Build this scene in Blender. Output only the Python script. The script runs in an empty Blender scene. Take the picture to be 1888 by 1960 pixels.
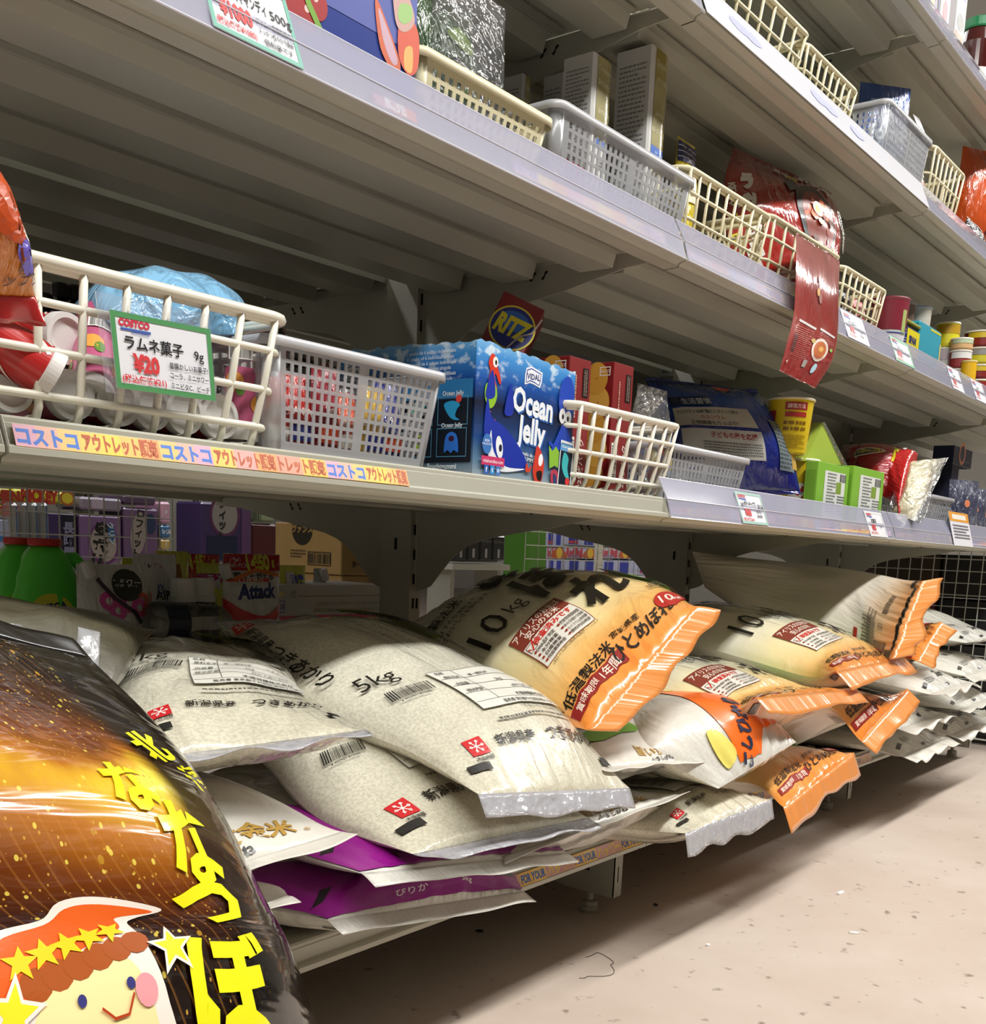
import bpy, math, random
import numpy as np
from mathutils import Vector, Matrix
from mathutils.geometry import tessellate_polygon
random.seed(7)
SC = bpy.context.scene; COL = SC.collection

# ------------------------------------------------------------------ camera
CAM = np.array([-1.2870, -0.7209, 0.5065]); YAW, PIT, ROL = (math.radians(a) for a in (37.7269, -9.6397, 2.4694))
FPX, PYX = 2085.4, 1402.23
FW = np.array([math.cos(YAW)*math.cos(PIT), math.sin(YAW)*math.cos(PIT), math.sin(PIT)])
_r = np.array([math.sin(YAW), -math.cos(YAW), 0.0]); _u = np.cross(_r, FW)
RT = math.cos(ROL)*_r + math.sin(ROL)*_u; UP = -math.sin(ROL)*_r + math.cos(ROL)*_u
cd = bpy.data.cameras.new('camera'); cam = bpy.data.objects.new('camera', cd); COL.objects.link(cam)
cam.matrix_world = Matrix(((RT[0], UP[0], -FW[0], CAM[0]), (RT[1], UP[1], -FW[1], CAM[1]), (RT[2], UP[2], -FW[2], CAM[2]), (0, 0, 0, 1)))
cd.sensor_fit = 'HORIZONTAL'; cd.sensor_width = 36; cd.lens = FPX/1888*36; cd.shift_y = (PYX-980)/1888; cd.clip_start = .02
SC.camera = cam
# ------------------------------------------------------------------ world and lamps
w = bpy.data.worlds.new('world'); SC.world = w; w.use_nodes = True
w.node_tree.nodes['Background'].inputs[0].default_value = (.86, .92, 1, 1); w.node_tree.nodes['Background'].inputs[1].default_value = .16
def area(name, loc, sx, sy, power, col=(1, .97, .91), rot=(0, 0, 0)):
    l = bpy.data.lights.new(name, 'AREA'); l.shape = 'RECTANGLE'; l.size = sx; l.size_y = sy; l.energy = power; l.color = col
    o = bpy.data.objects.new(name, l); o.location = loc; o.rotation_euler = rot; COL.objects.link(o); return o
LAMPS = [(-1.6, -1.2), (0.9, -1.2), (3.4, -1.2)]
for x, y in LAMPS: area('ceiling_lamp_light', (x, y, 2.62), 2.3, .22, 76, (1, .985, .945))
for x, y in ((-.6, 1.55), (1.9, 1.55), (4.4, 1.55)): area('ceiling_lamp_light', (x, y, 2.62), 2.3, .22, 30, (.97, .98, 1))
SC.view_settings.view_transform = 'Standard'; SC.view_settings.look = 'None'; SC.view_settings.exposure = 0; SC.view_settings.gamma = 1
SC.view_settings.use_curve_mapping = False
SC.cycles.max_bounces = 10; SC.cycles.transparent_max_bounces = 24; SC.cycles.sample_clamp_indirect = 6; SC.cycles.caustics_reflective = False; SC.cycles.caustics_refractive = False

# ------------------------------------------------------------------ placing helpers: where the sight line of a pixel meets a real plane
def ray(x, y): return FW + RT*(x-944)/FPX + UP*(PYX-y)/FPX
def onX(x, y, X): d = ray(x, y); return CAM + d*(X-CAM[0])/d[0]
def onY(x, y, Y): d = ray(x, y); return CAM + d*(Y-CAM[1])/d[1]
def onZ(x, y, Z): d = ray(x, y); return CAM + d*(Z-CAM[2])/d[2]
ORD = ('first', 'second', 'third', 'fourth', 'fifth', 'sixth', 'seventh', 'eighth', 'ninth', 'tenth', 'eleventh', 'twelfth', 'thirteenth', 'fourteenth', 'fifteenth', 'sixteenth', 'seventeenth', 'eighteenth', 'nineteenth', 'twentieth', 'next to last', 'last')
A3 = lambda *a: np.array(a, dtype=float)
def lin(h):
    if isinstance(h, str):
        h = h.lstrip('#'); h = h if len(h) == 6 else ''.join(q*2 for q in h); c = [int(h[i:i+2], 16)/255 for i in (0, 2, 4)]
    else: c = h
    return tuple(v/12.92 if v <= .04045 else ((v+.055)/1.055)**2.4 for v in c) + (1,)

# ------------------------------------------------------------------ materials
_M = {}
def nm(key):
    m = bpy.data.materials.new(key); m.use_nodes = True; nt = m.node_tree; return m, nt, nt.nodes['Principled BSDF']
def mat(col, rough=.5, metal=0, coat=0, spec=.5, bump=0, bscale=200, trans=0, emit=0, noise=0, nscale=20, sub=0):
    key = (col if isinstance(col, str) else tuple(col), rough, metal, coat, spec, bump, bscale, trans, emit, noise, nscale)
    if key in _M: return _M[key]
    m, nt, b = nm('paint_%d' % len(_M)); c = lin(col)
    b.inputs['Base Color'].default_value = c; b.inputs['Roughness'].default_value = rough; b.inputs['Metallic'].default_value = metal
    b.inputs['Coat Weight'].default_value = coat; b.inputs['Coat Roughness'].default_value = .12; b.inputs['Specular IOR Level'].default_value = spec
    b.inputs['Transmission Weight'].default_value = trans
    m.diffuse_color = c
    tc = None
    def coord():
        nonlocal tc
        if tc is None: tc = nt.nodes.new('ShaderNodeTexCoord')
        return tc.outputs['Object']
    if noise:
        n = nt.nodes.new('ShaderNodeTexNoise'); n.inputs['Scale'].default_value = nscale; n.inputs['Detail'].default_value = 4
        nt.links.new(coord(), n.inputs['Vector']); r = nt.nodes.new('ShaderNodeMapRange')
        r.inputs['To Min'].default_value = 1-noise; r.inputs['To Max'].default_value = 1+noise*.6; nt.links.new(n.outputs['Fac'], r.inputs['Value'])
        h = nt.nodes.new('ShaderNodeMix'); h.data_type = 'RGBA'; h.blend_type = 'MULTIPLY'; h.inputs['Factor'].default_value = 1
        h.inputs['A'].default_value = c; nt.links.new(r.outputs['Result'], h.inputs['B']); nt.links.new(h.outputs['Result'], b.inputs['Base Color'])
    if bump:
        n = nt.nodes.new('ShaderNodeTexNoise'); n.inputs['Scale'].default_value = bscale; n.inputs['Detail'].default_value = 3
        nt.links.new(coord(), n.inputs['Vector']); u = nt.nodes.new('ShaderNodeBump'); u.inputs['Strength'].default_value = bump; u.inputs['Distance'].default_value = .004
        nt.links.new(n.outputs['Fac'], u.inputs['Height']); nt.links.new(u.outputs['Normal'], b.inputs['Normal'])
    _M[key] = m; return m
def clear_mat(name, col, alpha, rough=.12, spec=.5, bump=0):
    """thin clear plastic: mostly see-through, some milky body and a glossy skin"""
    key = ('clear', col, alpha, rough, bump)
    if key in _M: return _M[key]
    m, nt, b = nm(name); b.inputs['Base Color'].default_value = lin(col); b.inputs['Roughness'].default_value = rough; b.inputs['Specular IOR Level'].default_value = spec
    t = nt.nodes.new('ShaderNodeBsdfTransparent'); x = nt.nodes.new('ShaderNodeMixShader'); f = nt.nodes.new('ShaderNodeFresnel'); f.inputs['IOR'].default_value = 1.45
    x.inputs[0].default_value = alpha; nt.links.new(t.outputs[0], x.inputs[1]); nt.links.new(b.outputs[0], x.inputs[2])
    gl = nt.nodes.new('ShaderNodeBsdfGlossy'); gl.inputs['Roughness'].default_value = rough; x2 = nt.nodes.new('ShaderNodeMixShader'); a = nt.nodes.new('ShaderNodeMath'); a.operation = 'MULTIPLY'; a.inputs[1].default_value = .7
    nt.links.new(f.outputs[0], a.inputs[0]); nt.links.new(a.outputs[0], x2.inputs[0]); nt.links.new(x.outputs[0], x2.inputs[1]); nt.links.new(gl.outputs[0], x2.inputs[2])
    if bump:
        n = nt.nodes.new('ShaderNodeTexNoise'); n.inputs['Scale'].default_value = 60; tc = nt.nodes.new('ShaderNodeTexCoord'); nt.links.new(tc.outputs['Object'], n.inputs['Vector'])
        u = nt.nodes.new('ShaderNodeBump'); u.inputs['Strength'].default_value = bump; u.inputs['Distance'].default_value = .01; nt.links.new(n.outputs['Fac'], u.inputs['Height']); nt.links.new(u.outputs['Normal'], b.inputs['Normal']); nt.links.new(u.outputs['Normal'], gl.inputs['Normal'])
    nt.links.new(x2.outputs[0], nt.nodes['Material Output'].inputs[0]); m.diffuse_color = lin(col); _M[key] = m; return m
def ramp(nt, fac, stops, interp='LINEAR'):
    r = nt.nodes.new('ShaderNodeValToRGB'); r.color_ramp.interpolation = interp; e = r.color_ramp.elements
    while len(e) < len(stops): e.new(.5)
    for i, (p, c) in enumerate(stops): e[i].position = p; e[i].color = lin(c)
    nt.links.new(fac, r.inputs[0]); return r.outputs[0]
def film_mat(name, stops, axis='Y', rough=.25, mixn=.12, nsc=6, bump=.25, bsc=(14, 5), coat=.6, grain=0, spec=.5, dots=None, spec2=None):
    """printed plastic film: colours run along the pack's own length (UV), with creases in the relief"""
    m, nt, b = nm(name); uv = nt.nodes.new('ShaderNodeTexCoord'); sep = nt.nodes.new('ShaderNodeSeparateXYZ'); nt.links.new(uv.outputs['UV'], sep.inputs[0])
    n = nt.nodes.new('ShaderNodeTexNoise'); n.inputs['Scale'].default_value = nsc; n.inputs['Detail'].default_value = 4; nt.links.new(uv.outputs['UV'], n.inputs['Vector'])
    ma = nt.nodes.new('ShaderNodeMath'); ma.operation = 'MULTIPLY_ADD'; ma.inputs[1].default_value = mixn; nt.links.new(n.outputs['Fac'], ma.inputs[0])
    sb = nt.nodes.new('ShaderNodeMath'); sb.operation = 'SUBTRACT'; sb.inputs[1].default_value = mixn/2; nt.links.new(sep.outputs[axis], sb.inputs[0]); nt.links.new(sb.outputs[0], ma.inputs[2])
    col = ramp(nt, ma.outputs[0], stops)
    ob = nt.nodes.new('ShaderNodeTexCoord')
    if grain:
        v = nt.nodes.new('ShaderNodeTexNoise'); v.inputs['Scale'].default_value = 330; v.inputs['Detail'].default_value = 3; nt.links.new(ob.outputs['Object'], v.inputs['Vector'])
        n2 = nt.nodes.new('ShaderNodeTexNoise'); n2.inputs['Scale'].default_value = 22; nt.links.new(ob.outputs['Object'], n2.inputs['Vector'])
        mr = nt.nodes.new('ShaderNodeMapRange'); mr.inputs['From Min'].default_value = .38; mr.inputs['From Max'].default_value = .6; mr.inputs['To Min'].default_value = 1-grain; mr.inputs['To Max'].default_value = 1; nt.links.new(v.outputs['Fac'], mr.inputs['Value'])
        mr2 = nt.nodes.new('ShaderNodeMapRange'); mr2.inputs['From Min'].default_value = .35; mr2.inputs['From Max'].default_value = .65; mr2.inputs['To Min'].default_value = 1-grain*.5; mr2.inputs['To Max'].default_value = 1; nt.links.new(n2.outputs['Fac'], mr2.inputs['Value'])
        for q in (mr, mr2):
            h = nt.nodes.new('ShaderNodeMix'); h.data_type = 'RGBA'; h.blend_type = 'MULTIPLY'; h.inputs['Factor'].default_value = 1
            nt.links.new(col, h.inputs['A']); nt.links.new(q.outputs[0], h.inputs['B']); col = h.outputs['Result']
    if dots:
        for sc, thr, dc in dots:
            v = nt.nodes.new('ShaderNodeTexVoronoi'); v.inputs['Scale'].default_value = sc; nt.links.new(ob.outputs['Object'], v.inputs['Vector'])
            c = nt.nodes.new('ShaderNodeMath'); c.operation = 'LESS_THAN'; c.inputs[1].default_value = thr; nt.links.new(v.outputs['Distance'], c.inputs[0])
            h = nt.nodes.new('ShaderNodeMix'); h.data_type = 'RGBA'; nt.links.new(c.outputs[0], h.inputs['Factor']); nt.links.new(col, h.inputs['A']); h.inputs['B'].default_value = lin(dc); col = h.outputs['Result']
    nt.links.new(col, b.inputs['Base Color']); b.inputs['Roughness'].default_value = rough; b.inputs['Coat Weight'].default_value = coat; b.inputs['Coat Roughness'].default_value = .08; b.inputs['Specular IOR Level'].default_value = spec
    mp = nt.nodes.new('ShaderNodeMapping'); mp.inputs['Scale'].default_value = (bsc[0], bsc[1], 1); nt.links.new(uv.outputs['UV'], mp.inputs['Vector'])
    w1 = nt.nodes.new('ShaderNodeTexNoise'); w1.inputs['Scale'].default_value = 1; w1.inputs['Detail'].default_value = 3; w1.inputs['Distortion'].default_value = .8; nt.links.new(mp.outputs[0], w1.inputs['Vector'])
    u = nt.nodes.new('ShaderNodeBump'); u.inputs['Strength'].default_value = bump; u.inputs['Distance'].default_value = .012; nt.links.new(w1.outputs['Fac'], u.inputs['Height'])
    nt.links.new(u.outputs['Normal'], b.inputs['Normal']); nt.links.new(u.outputs['Normal'], b.inputs['Coat Normal'])
    m.diffuse_color = lin(stops[0][1]); return m

# ------------------------------------------------------------------ objects
_W = {}
def thing(name, label, cat, loc=(0, 0, 0), group=None):
    o = bpy.data.objects.new(name, None); COL.objects.link(o); o.location = loc; o.empty_display_size = .05; _W[o.name] = np.array(loc, float)
    tag(o, label, cat, group); return o
def tag(o, label=None, cat=None, group=None, kind=None):
    if label: o['label'] = label
    if cat: o['category'] = cat
    if group: o['group'] = group
    if kind: o['kind'] = kind
    return o
def obj(name, verts, faces, m, parent=None, smooth=False, uv=None, mi=None, label=None, kind=None):
    """verts in world space; a child mesh is stored relative to its thing"""
    V = np.asarray(verts, float).reshape(-1, 3); off = _W[parent.name] if parent is not None else np.zeros(3)
    me = bpy.data.meshes.new(name); me.from_pydata((V-off).tolist(), [], faces)
    for x in (m if isinstance(m, (list, tuple)) else [m]): me.materials.append(x)
    if mi is not None: me.polygons.foreach_set('material_index', mi)
    if smooth: me.polygons.foreach_set('use_smooth', [True]*len(me.polygons))
    if uv is not None:
        l = me.uv_layers.new(name='UVMap'); idx = np.empty(len(me.loops), int); me.loops.foreach_get('vertex_index', idx)
        l.data.foreach_set('uv', np.asarray(uv, float)[idx].ravel())
    o = bpy.data.objects.new(name, me); COL.objects.link(o); _W[o.name] = off
    if parent is not None: o.parent = parent
    if label: o['label'] = label
    if kind: o['kind'] = kind
    return o
def copy_tree(o, d=(0, 0, 0), label=None, parent=None, group=None):
    c = o.copy(); COL.objects.link(c)
    if parent is None:
        c.location = Vector(o.location)+Vector(d); _W[c.name] = _W[o.name]+np.array(d, float)
        if label: c['label'] = label
        if group: c['group'] = group
    else: c.parent = parent; _W[c.name] = _W[parent.name]
    for ch in list(o.children): copy_tree(ch, parent=c)
    return c
class MB:
    """collects shapes into one mesh"""
    def __init__(s): s.v = []; s.f = []; s.m = []; s.cur = 0
    def add(s, v, f):
        n = len(s.v); s.v += [tuple(map(float, p)) for p in v]; s.f += [tuple(i+n for i in q) for q in f]; s.m += [s.cur]*len(f); return s
    def box(s, a, b):
        x0, y0, z0 = a; x1, y1, z1 = b
        return s.add([(x0, y0, z0), (x1, y0, z0), (x1, y1, z0), (x0, y1, z0), (x0, y0, z1), (x1, y0, z1), (x1, y1, z1), (x0, y1, z1)],
                     [(0, 3, 2, 1), (4, 5, 6, 7), (0, 1, 5, 4), (1, 2, 6, 5), (2, 3, 7, 6), (3, 0, 4, 7)])
    def obox(s, o, ex, ey, ez):
        """box from corner o with edge vectors"""
        o, ex, ey, ez = (np.asarray(q, float) for q in (o, ex, ey, ez))
        return s.add([o, o+ex, o+ex+ey, o+ey, o+ez, o+ex+ez, o+ex+ey+ez, o+ey+ez], [(0, 3, 2, 1), (4, 5, 6, 7), (0, 1, 5, 4), (1, 2, 6, 5), (2, 3, 7, 6), (3, 0, 4, 7)])
    def tube(s, pts, r, n=8, closed=False, cap=True):
        P = [np.asarray(p, float) for p in pts]; N = len(P); rings = []; up = None
        for i in range(N):
            a = P[(i-1) % N] if (closed or i > 0) else P[i]; b = P[(i+1) % N] if (closed or i < N-1) else P[i]
            t = b-a; t /= (np.linalg.norm(t)+1e-12)
            if up is None: up = np.cross(t, A3(0, 0, 1)) if abs(t[2]) < .9 else np.cross(t, A3(1, 0, 0))
            up = up-t*(up@t); up /= np.linalg.norm(up); w_ = np.cross(t, up)
            rr = r if np.isscalar(r) else r[i]
            rings.append([P[i]+rr*(math.cos(2*math.pi*k/n)*up+math.sin(2*math.pi*k/n)*w_) for k in range(n)])
        v = [p for q in rings for p in q]; f = []
        for i in range(N if closed else N-1):
            j = (i+1) % N
            for k in range(n): f.append((i*n+k, i*n+(k+1) % n, j*n+(k+1) % n, j*n+k))
        if cap and not closed: f += [tuple(reversed(range(n))), tuple(range((N-1)*n, N*n))]
        return s.add(v, f)
    def lathe(s, c, prof, n=24, axis=(0, 0, 1), caps=True):
        ax = np.asarray(axis, float); ax /= np.linalg.norm(ax); e1 = np.cross(ax, A3(1, 0, 0)) if abs(ax[0]) < .8 else np.cross(ax, A3(0, 1, 0)); e1 /= np.linalg.norm(e1); e2 = np.cross(ax, e1); c = np.asarray(c, float)
        v = []; f = []
        for (r, h) in prof:
            for k in range(n): a = 2*math.pi*k/n; v.append(c+ax*h+r*(math.cos(a)*e1+math.sin(a)*e2))
        for i in range(len(prof)-1):
            for k in range(n): f.append((i*n+k, i*n+(k+1) % n, (i+1)*n+(k+1) % n, (i+1)*n+k))
        if caps: f += [tuple(reversed(range(n))), tuple(range((len(prof)-1)*n, len(prof)*n))]
        return s.add(v, f)
    def prism(s, poly, d):
        """poly: list of 3D points, d: thickness vector"""
        n = len(poly); d = np.asarray(d, float); t = tessellate_polygon([[Vector(p) for p in poly]])
        f = [tuple(q) for q in t] + [tuple(i+n for i in reversed(q)) for q in t] + [(i, (i+1) % n, (i+1) % n+n, i+n) for i in range(n)]
        return s.add(list(poly)+[np.asarray(p)+d for p in poly], f)
    def extr(s, prof, x0, x1):
        """open profile of (Y,Z) swept along X"""
        n = len(prof); v = [(x0, y, z) for y, z in prof]+[(x1, y, z) for y, z in prof]
        return s.add(v, [(i, i+1, i+1+n, i+n) for i in range(n-1)])
    def build(s, name, m, parent=None, **k):
        if isinstance(m, (list, tuple)): k['mi'] = s.m
        return obj(name, s.v, s.f, m, parent, **k)
def solid(o, t, off=0):
    q = o.modifiers.new('thickness', 'SOLIDIFY'); q.thickness = t; q.offset = off; return o
def bevel(o, wd, seg=2):
    q = o.modifiers.new('bevel', 'BEVEL'); q.width = wd; q.segments = seg; q.limit_method = 'ANGLE'; return o

# ------------------------------------------------------------------ lettering and flat print
_T = {}
def glyphs(s, bold=0.0):
    if (s, bold) in _T: return _T[(s, bold)]
    c = bpy.data.curves.new('t', 'FONT'); c.body = s; c.size = 1; c.align_x = 'CENTER'; c.align_y = 'CENTER'; c.resolution_u = 2; c.offset = bold; c.fill_mode = 'FRONT'
    o = bpy.data.objects.new('t', c); m = o.to_mesh()
    v = np.array([q.co[:2] for q in m.vertices]); f = [tuple(p.vertices) for p in m.polygons]
    o.to_mesh_clear(); bpy.data.objects.remove(o); bpy.data.curves.remove(c)
    if len(v): v = v-np.array([(v[:, 0].max()+v[:, 0].min())/2, (v[:, 1].max()+v[:, 1].min())/2])
    _T[(s, bold)] = (v, f); return v, f
def subdiv(v, f, thr):
    v = [tuple(p) for p in v]; tri = []
    for q in f:
        for i in range(1, len(q)-1): tri.append((q[0], q[i], q[i+1]))
    mid = {}; out = []; st = [(t, 0) for t in tri]
    def M(a, b):
        k = (min(a, b), max(a, b))
        if k not in mid: mid[k] = len(v); v.append(((v[a][0]+v[b][0])/2, (v[a][1]+v[b][1])/2))
        return mid[k]
    while st:
        (a, b, c), d = st.pop(); L = [math.dist(v[a], v[b]), math.dist(v[b], v[c]), math.dist(v[c], v[a])]; k = L.index(max(L))
        if L[k] < thr or d > 9: out.append((a, b, c)); continue
        if k == 1: a, b, c = b, c, a
        elif k == 2: a, b, c = c, a, b
        m_ = M(a, b); st += [((a, m_, c), d+1), ((m_, b, c), d+1)]
    return np.array(v), out
class Plane:
    """flat printed face: metres from the origin corner"""
    def __init__(s, o, ex, ey, thr=1e9):
        s.o = np.asarray(o, float); s.ex = np.asarray(ex, float)/np.linalg.norm(ex); s.ey = np.asarray(ey, float)/np.linalg.norm(ey); s.n = np.cross(s.ex, s.ey); s.thr = thr
    def pts(s, P, off): return s.o + P[:, :1]*s.ex + P[:, 1:2]*s.ey + off*s.n
class Fn:
    """curved printed face: fn(x,y metres)->(points, normals)"""
    def __init__(s, fn, thr=.01): s.fn = fn; s.thr = thr
    def pts(s, P, off): p, n = s.fn(P); return p+n*off
class Print:
    def __init__(s, surf, base=None, step=.00012): s.s = surf; s.g = {}; s.k = 0; s.dy = 0; s.base = (.0011 if isinstance(surf, Fn) else .0004) if base is None else base; s.step = step if not isinstance(surf, Fn) else .00008
    def put(s, v, f, x, y, rot, color, nm_, sx=1, sy=1, shear=0):
        v = np.asarray(v, float)*np.array([sx, sy])
        if shear: v = v+np.stack([v[:, 1]*shear, 0*v[:, 1]], 1)
        if s.s.thr < 1: v, f = subdiv(v, f, s.s.thr)
        a = math.radians(rot); R = np.array([[math.cos(a), -math.sin(a)], [math.sin(a), math.cos(a)]])
        P = v@R.T+np.array([x, y+s.dy]); s.k += 1
        W = s.s.pts(P, s.base+s.step*s.k); g = s.g.setdefault((nm_, color), MB()); g.add(W, f); g.n = getattr(g, 'n', 0)+(2 if nm_ in ('lettering', 'brush_lettering', 'small_print', 'barcode') else 1); return s
    def text(s, t, x, y, h, color='#111111', rot=0, bold=.01, sx=1, shear=0, maxw=None, name='lettering'):
        v, f = glyphs(t, bold)
        if not len(v): return s
        wd = (v[:, 0].max()-v[:, 0].min())*h*sx
        if maxw and wd > maxw: sx *= maxw/wd
        return s.put(v, f, x, y, rot, color, name, sx=h*sx, sy=h, shear=shear)
    def vtext(s, t, x, y, h, color='#111111', pitch=1.0, bold=.01, rot=0, name='lettering'):
        a = math.radians(rot)
        for i, ch in enumerate(t):
            d = -((i-(len(t)-1)/2)*h*pitch); s.text(ch, x-d*math.sin(a), y+d*math.cos(a), h, color, rot, bold, name=name)
        return s
    def rect(s, x, y, w_, h, color, rot=0, name='printed_panel'):
        return s.put([(-w_/2, -h/2), (w_/2, -h/2), (w_/2, h/2), (-w_/2, h/2)], [(0, 1, 2, 3)], x, y, rot, color, name)
    def frame(s, x, y, w_, h, t, color, rot=0, name='printed_line'):
        a, b = w_/2, h/2; v = [(-a, -b), (a, -b), (a, b), (-a, b), (-a+t, -b+t), (a-t, -b+t), (a-t, b-t), (-a+t, b-t)]
        return s.put(v, [(0, 1, 5, 4), (1, 2, 6, 5), (2, 3, 7, 6), (3, 0, 4, 7)], x, y, rot, color, name)
    def disc(s, x, y, rx, ry, color, rot=0, n=24, name='printed_panel'):
        return s.put([(rx*math.cos(2*math.pi*k/n), ry*math.sin(2*math.pi*k/n)) for k in range(n)], [(0, k, k+1) for k in range(1, n-1)], x, y, rot, color, name)
    def poly(s, P, color, x=0, y=0, rot=0, sc=1, name='printed_picture'):
        t = tessellate_polygon([[Vector((a, b, 0)) for a, b in P]]); ar = sum(P[i-1][0]*P[i][1]-P[i][0]*P[i-1][1] for i in range(len(P)))
        f = [tuple(q) for q in t]
        o = []
        for q in f:
            a, b, c = (P[i] for i in q); cr = (b[0]-a[0])*(c[1]-a[1])-(b[1]-a[1])*(c[0]-a[0]); o.append(q if cr > 0 else (q[0], q[2], q[1]))
        return s.put(P, o, x, y, rot, color, name, sx=sc, sy=sc)
    def blob(s, P, color, x=0, y=0, rot=0, sc=1, n=5, name='printed_picture'):
        """closed smooth curve through points"""
        Q = []; N = len(P)
        for i in range(N):
            p0, p1, p2, p3 = (np.array(P[(i+k-1) % N], float) for k in range(4))
            for j in range(n):
                t = j/n; Q.append(tuple(.5*((2*p1)+(-p0+p2)*t+(2*p0-5*p1+4*p2-p3)*t*t+(-p0+3*p1-3*p2+p3)*t**3)))
        return s.poly(Q, color, x, y, rot, sc, name)
    def star(s, x, y, r, color, rot=0, name='printed_picture'):
        P = [(r*(1 if k % 2 == 0 else .42)*math.cos(math.pi/2+k*math.pi/5), r*(1 if k % 2 == 0 else .42)*math.sin(math.pi/2+k*math.pi/5)) for k in range(10)]
        return s.put([(0, 0)]+P, [(0, 1+k, 1+(k+1) % 10) for k in range(10)], x, y, rot, color, name)
    def stroke(s, pts, wd, color, x=0, y=0, rot=0, name='printed_line'):
        v = []; f = []; N = len(pts); P = np.array(pts, float)
        for i in range(N):
            t = P[min(i+1, N-1)]-P[max(i-1, 0)]; t /= np.linalg.norm(t)+1e-9; n_ = np.array([-t[1], t[0]]); ww = wd if np.isscalar(wd) else wd[i]
            v += [P[i]-n_*ww/2, P[i]+n_*ww/2]
        for i in range(N-1): f.append((2*i, 2*i+2, 2*i+3, 2*i+1))
        return s.put(v, f, x, y, rot, color, name)
    def barcode(s, x, y, w_, h, rot=0, color='#222222', n=30, digits=True):
        rnd = random.Random(5); v = []; f = []; t = -w_/2
        while t < w_/2:
            b = w_/n*rnd.choice((.35, .5, .9)); k = len(v); v += [(t, -h/2), (t+b, -h/2), (t+b, h/2), (t, h/2)]; f.append((k, k+1, k+2, k+3)); t += b+w_/n*rnd.choice((.4, .6, .8))
        s.put(v, f, x, y, rot, color, 'barcode'); return s
    def fine(s, x, y, w_, h, rows, rot=0, color='#444444', fill=.55, name='small_print'):
        """rows of print too small to read"""
        rnd = random.Random(rows*7+int(w_*1e4)); v = []; f = []; lh = h/rows
        for r in range(rows):
            yy = h/2-lh*(r+.5); t = -w_/2; end = w_/2-(rnd.random()*.35*w_ if r % 3 == 2 else 0)
            while t < end:
                b = min(lh*rnd.uniform(.35, 1.0), end-t); k = len(v); v += [(t, yy-lh*fill/2), (t+b, yy-lh*fill/2), (t+b, yy+lh*fill/2), (t, yy+lh*fill/2)]; f.append((k, k+1, k+2, k+3)); t += b+lh*rnd.uniform(.12, .3)
        if v: s.put(v, f, x, y, rot, color, name)
        return s
    def done(s, parent, rough=.35, coat=.3):
        for (n_, c), g in s.g.items(): g.build(n_, mat(c, rough, coat=coat), parent, kind='stuff' if g.n > 1 else None)
# ------------------------------------------------------------------ the shop
IV = mat('#b3b2a5', .36, noise=.12, nscale=9)          # ivory paint of the shelving
IVD = mat('#a19f92', .45, noise=.2, nscale=14)
def floor_mat():
    m, nt, b = nm('vinyl_floor'); tc = nt.nodes.new('ShaderNodeTexCoord'); O = tc.outputs['Object']
    n = nt.nodes.new('ShaderNodeTexNoise'); n.inputs['Scale'].default_value = 2.2; n.inputs['Detail'].default_value = 8; n.inputs['Roughness'].default_value = .65; nt.links.new(O, n.inputs['Vector'])
    c = ramp(nt, n.outputs['Fac'], [(.3, '#b5a598'), (.5, '#c0b1a5'), (.72, '#c8bcb1')])
    n2 = nt.nodes.new('ShaderNodeTexNoise'); n2.inputs['Scale'].default_value = 38; n2.inputs['Detail'].default_value = 5; nt.links.new(O, n2.inputs['Vector'])
    c2 = ramp(nt, n2.outputs['Fac'], [(.27, '#8d8078'), (.36, '#ffffff')])
    v = nt.nodes.new('ShaderNodeTexVoronoi'); v.inputs['Scale'].default_value = 9; v.inputs['Randomness'].default_value = 1; nt.links.new(O, v.inputs['Vector'])
    c3 = ramp(nt, v.outputs['Distance'], [(.018, '#7b6f68'), (.03, '#ffffff')])
    for q in (c2, c3):
        h = nt.nodes.new('ShaderNodeMix'); h.data_type = 'RGBA'; h.blend_type = 'MULTIPLY'; h.inputs['Factor'].default_value = .8; nt.links.new(c, h.inputs['A']); nt.links.new(q, h.inputs['B']); c = h.outputs['Result']
    nt.links.new(c, b.inputs['Base Color']); b.inputs['Roughness'].default_value = .55; b.inputs['Specular IOR Level'].default_value = .35
    return m
f = MB().box((-5, -2.6, -.05), (9, 9, 0)).build('floor', floor_mat(), kind='structure')
MB().box((-5, -2.6, 2.7), (9, 9, 2.75)).build('ceiling', mat('#b9b7b2', .9), kind='structure')
MB().box((-5, -2.65, 0), (9, -2.6, 2.7)).build('wall_front', mat('#8a877f', .85), kind='structure')
MB().box((-5, 9, 0), (9, 9.05, 2.7)).build('wall_back', mat('#dedad0', .85), kind='structure')
MB().box((9, -2.65, 0), (9.05, 9.05, 2.7)).build('wall_right', mat('#dedad0', .85), kind='structure')
MB().box((-5.05, -2.65, 0), (-5, 9.05, 2.7)).build('wall_left', mat('#dedad0', .85), kind='structure')
for i, (x, y) in enumerate(LAMPS+[(-.6, 1.55), (1.9, 1.55), (4.4, 1.55)]):
    t = thing('ceiling_light', 'long white fluorescent ceiling light over the %s aisle, %s of three' % ('near' if i < 3 else 'far', ('left', 'middle', 'right')[i % 3]), 'lamp', (x, y, 2.65), 'ceiling lights')
    MB().box((x-1.2, y-.15, 2.65), (x+1.2, y+.15, 2.7)).build('housing', mat('#eeeeea', .5), t)
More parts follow.
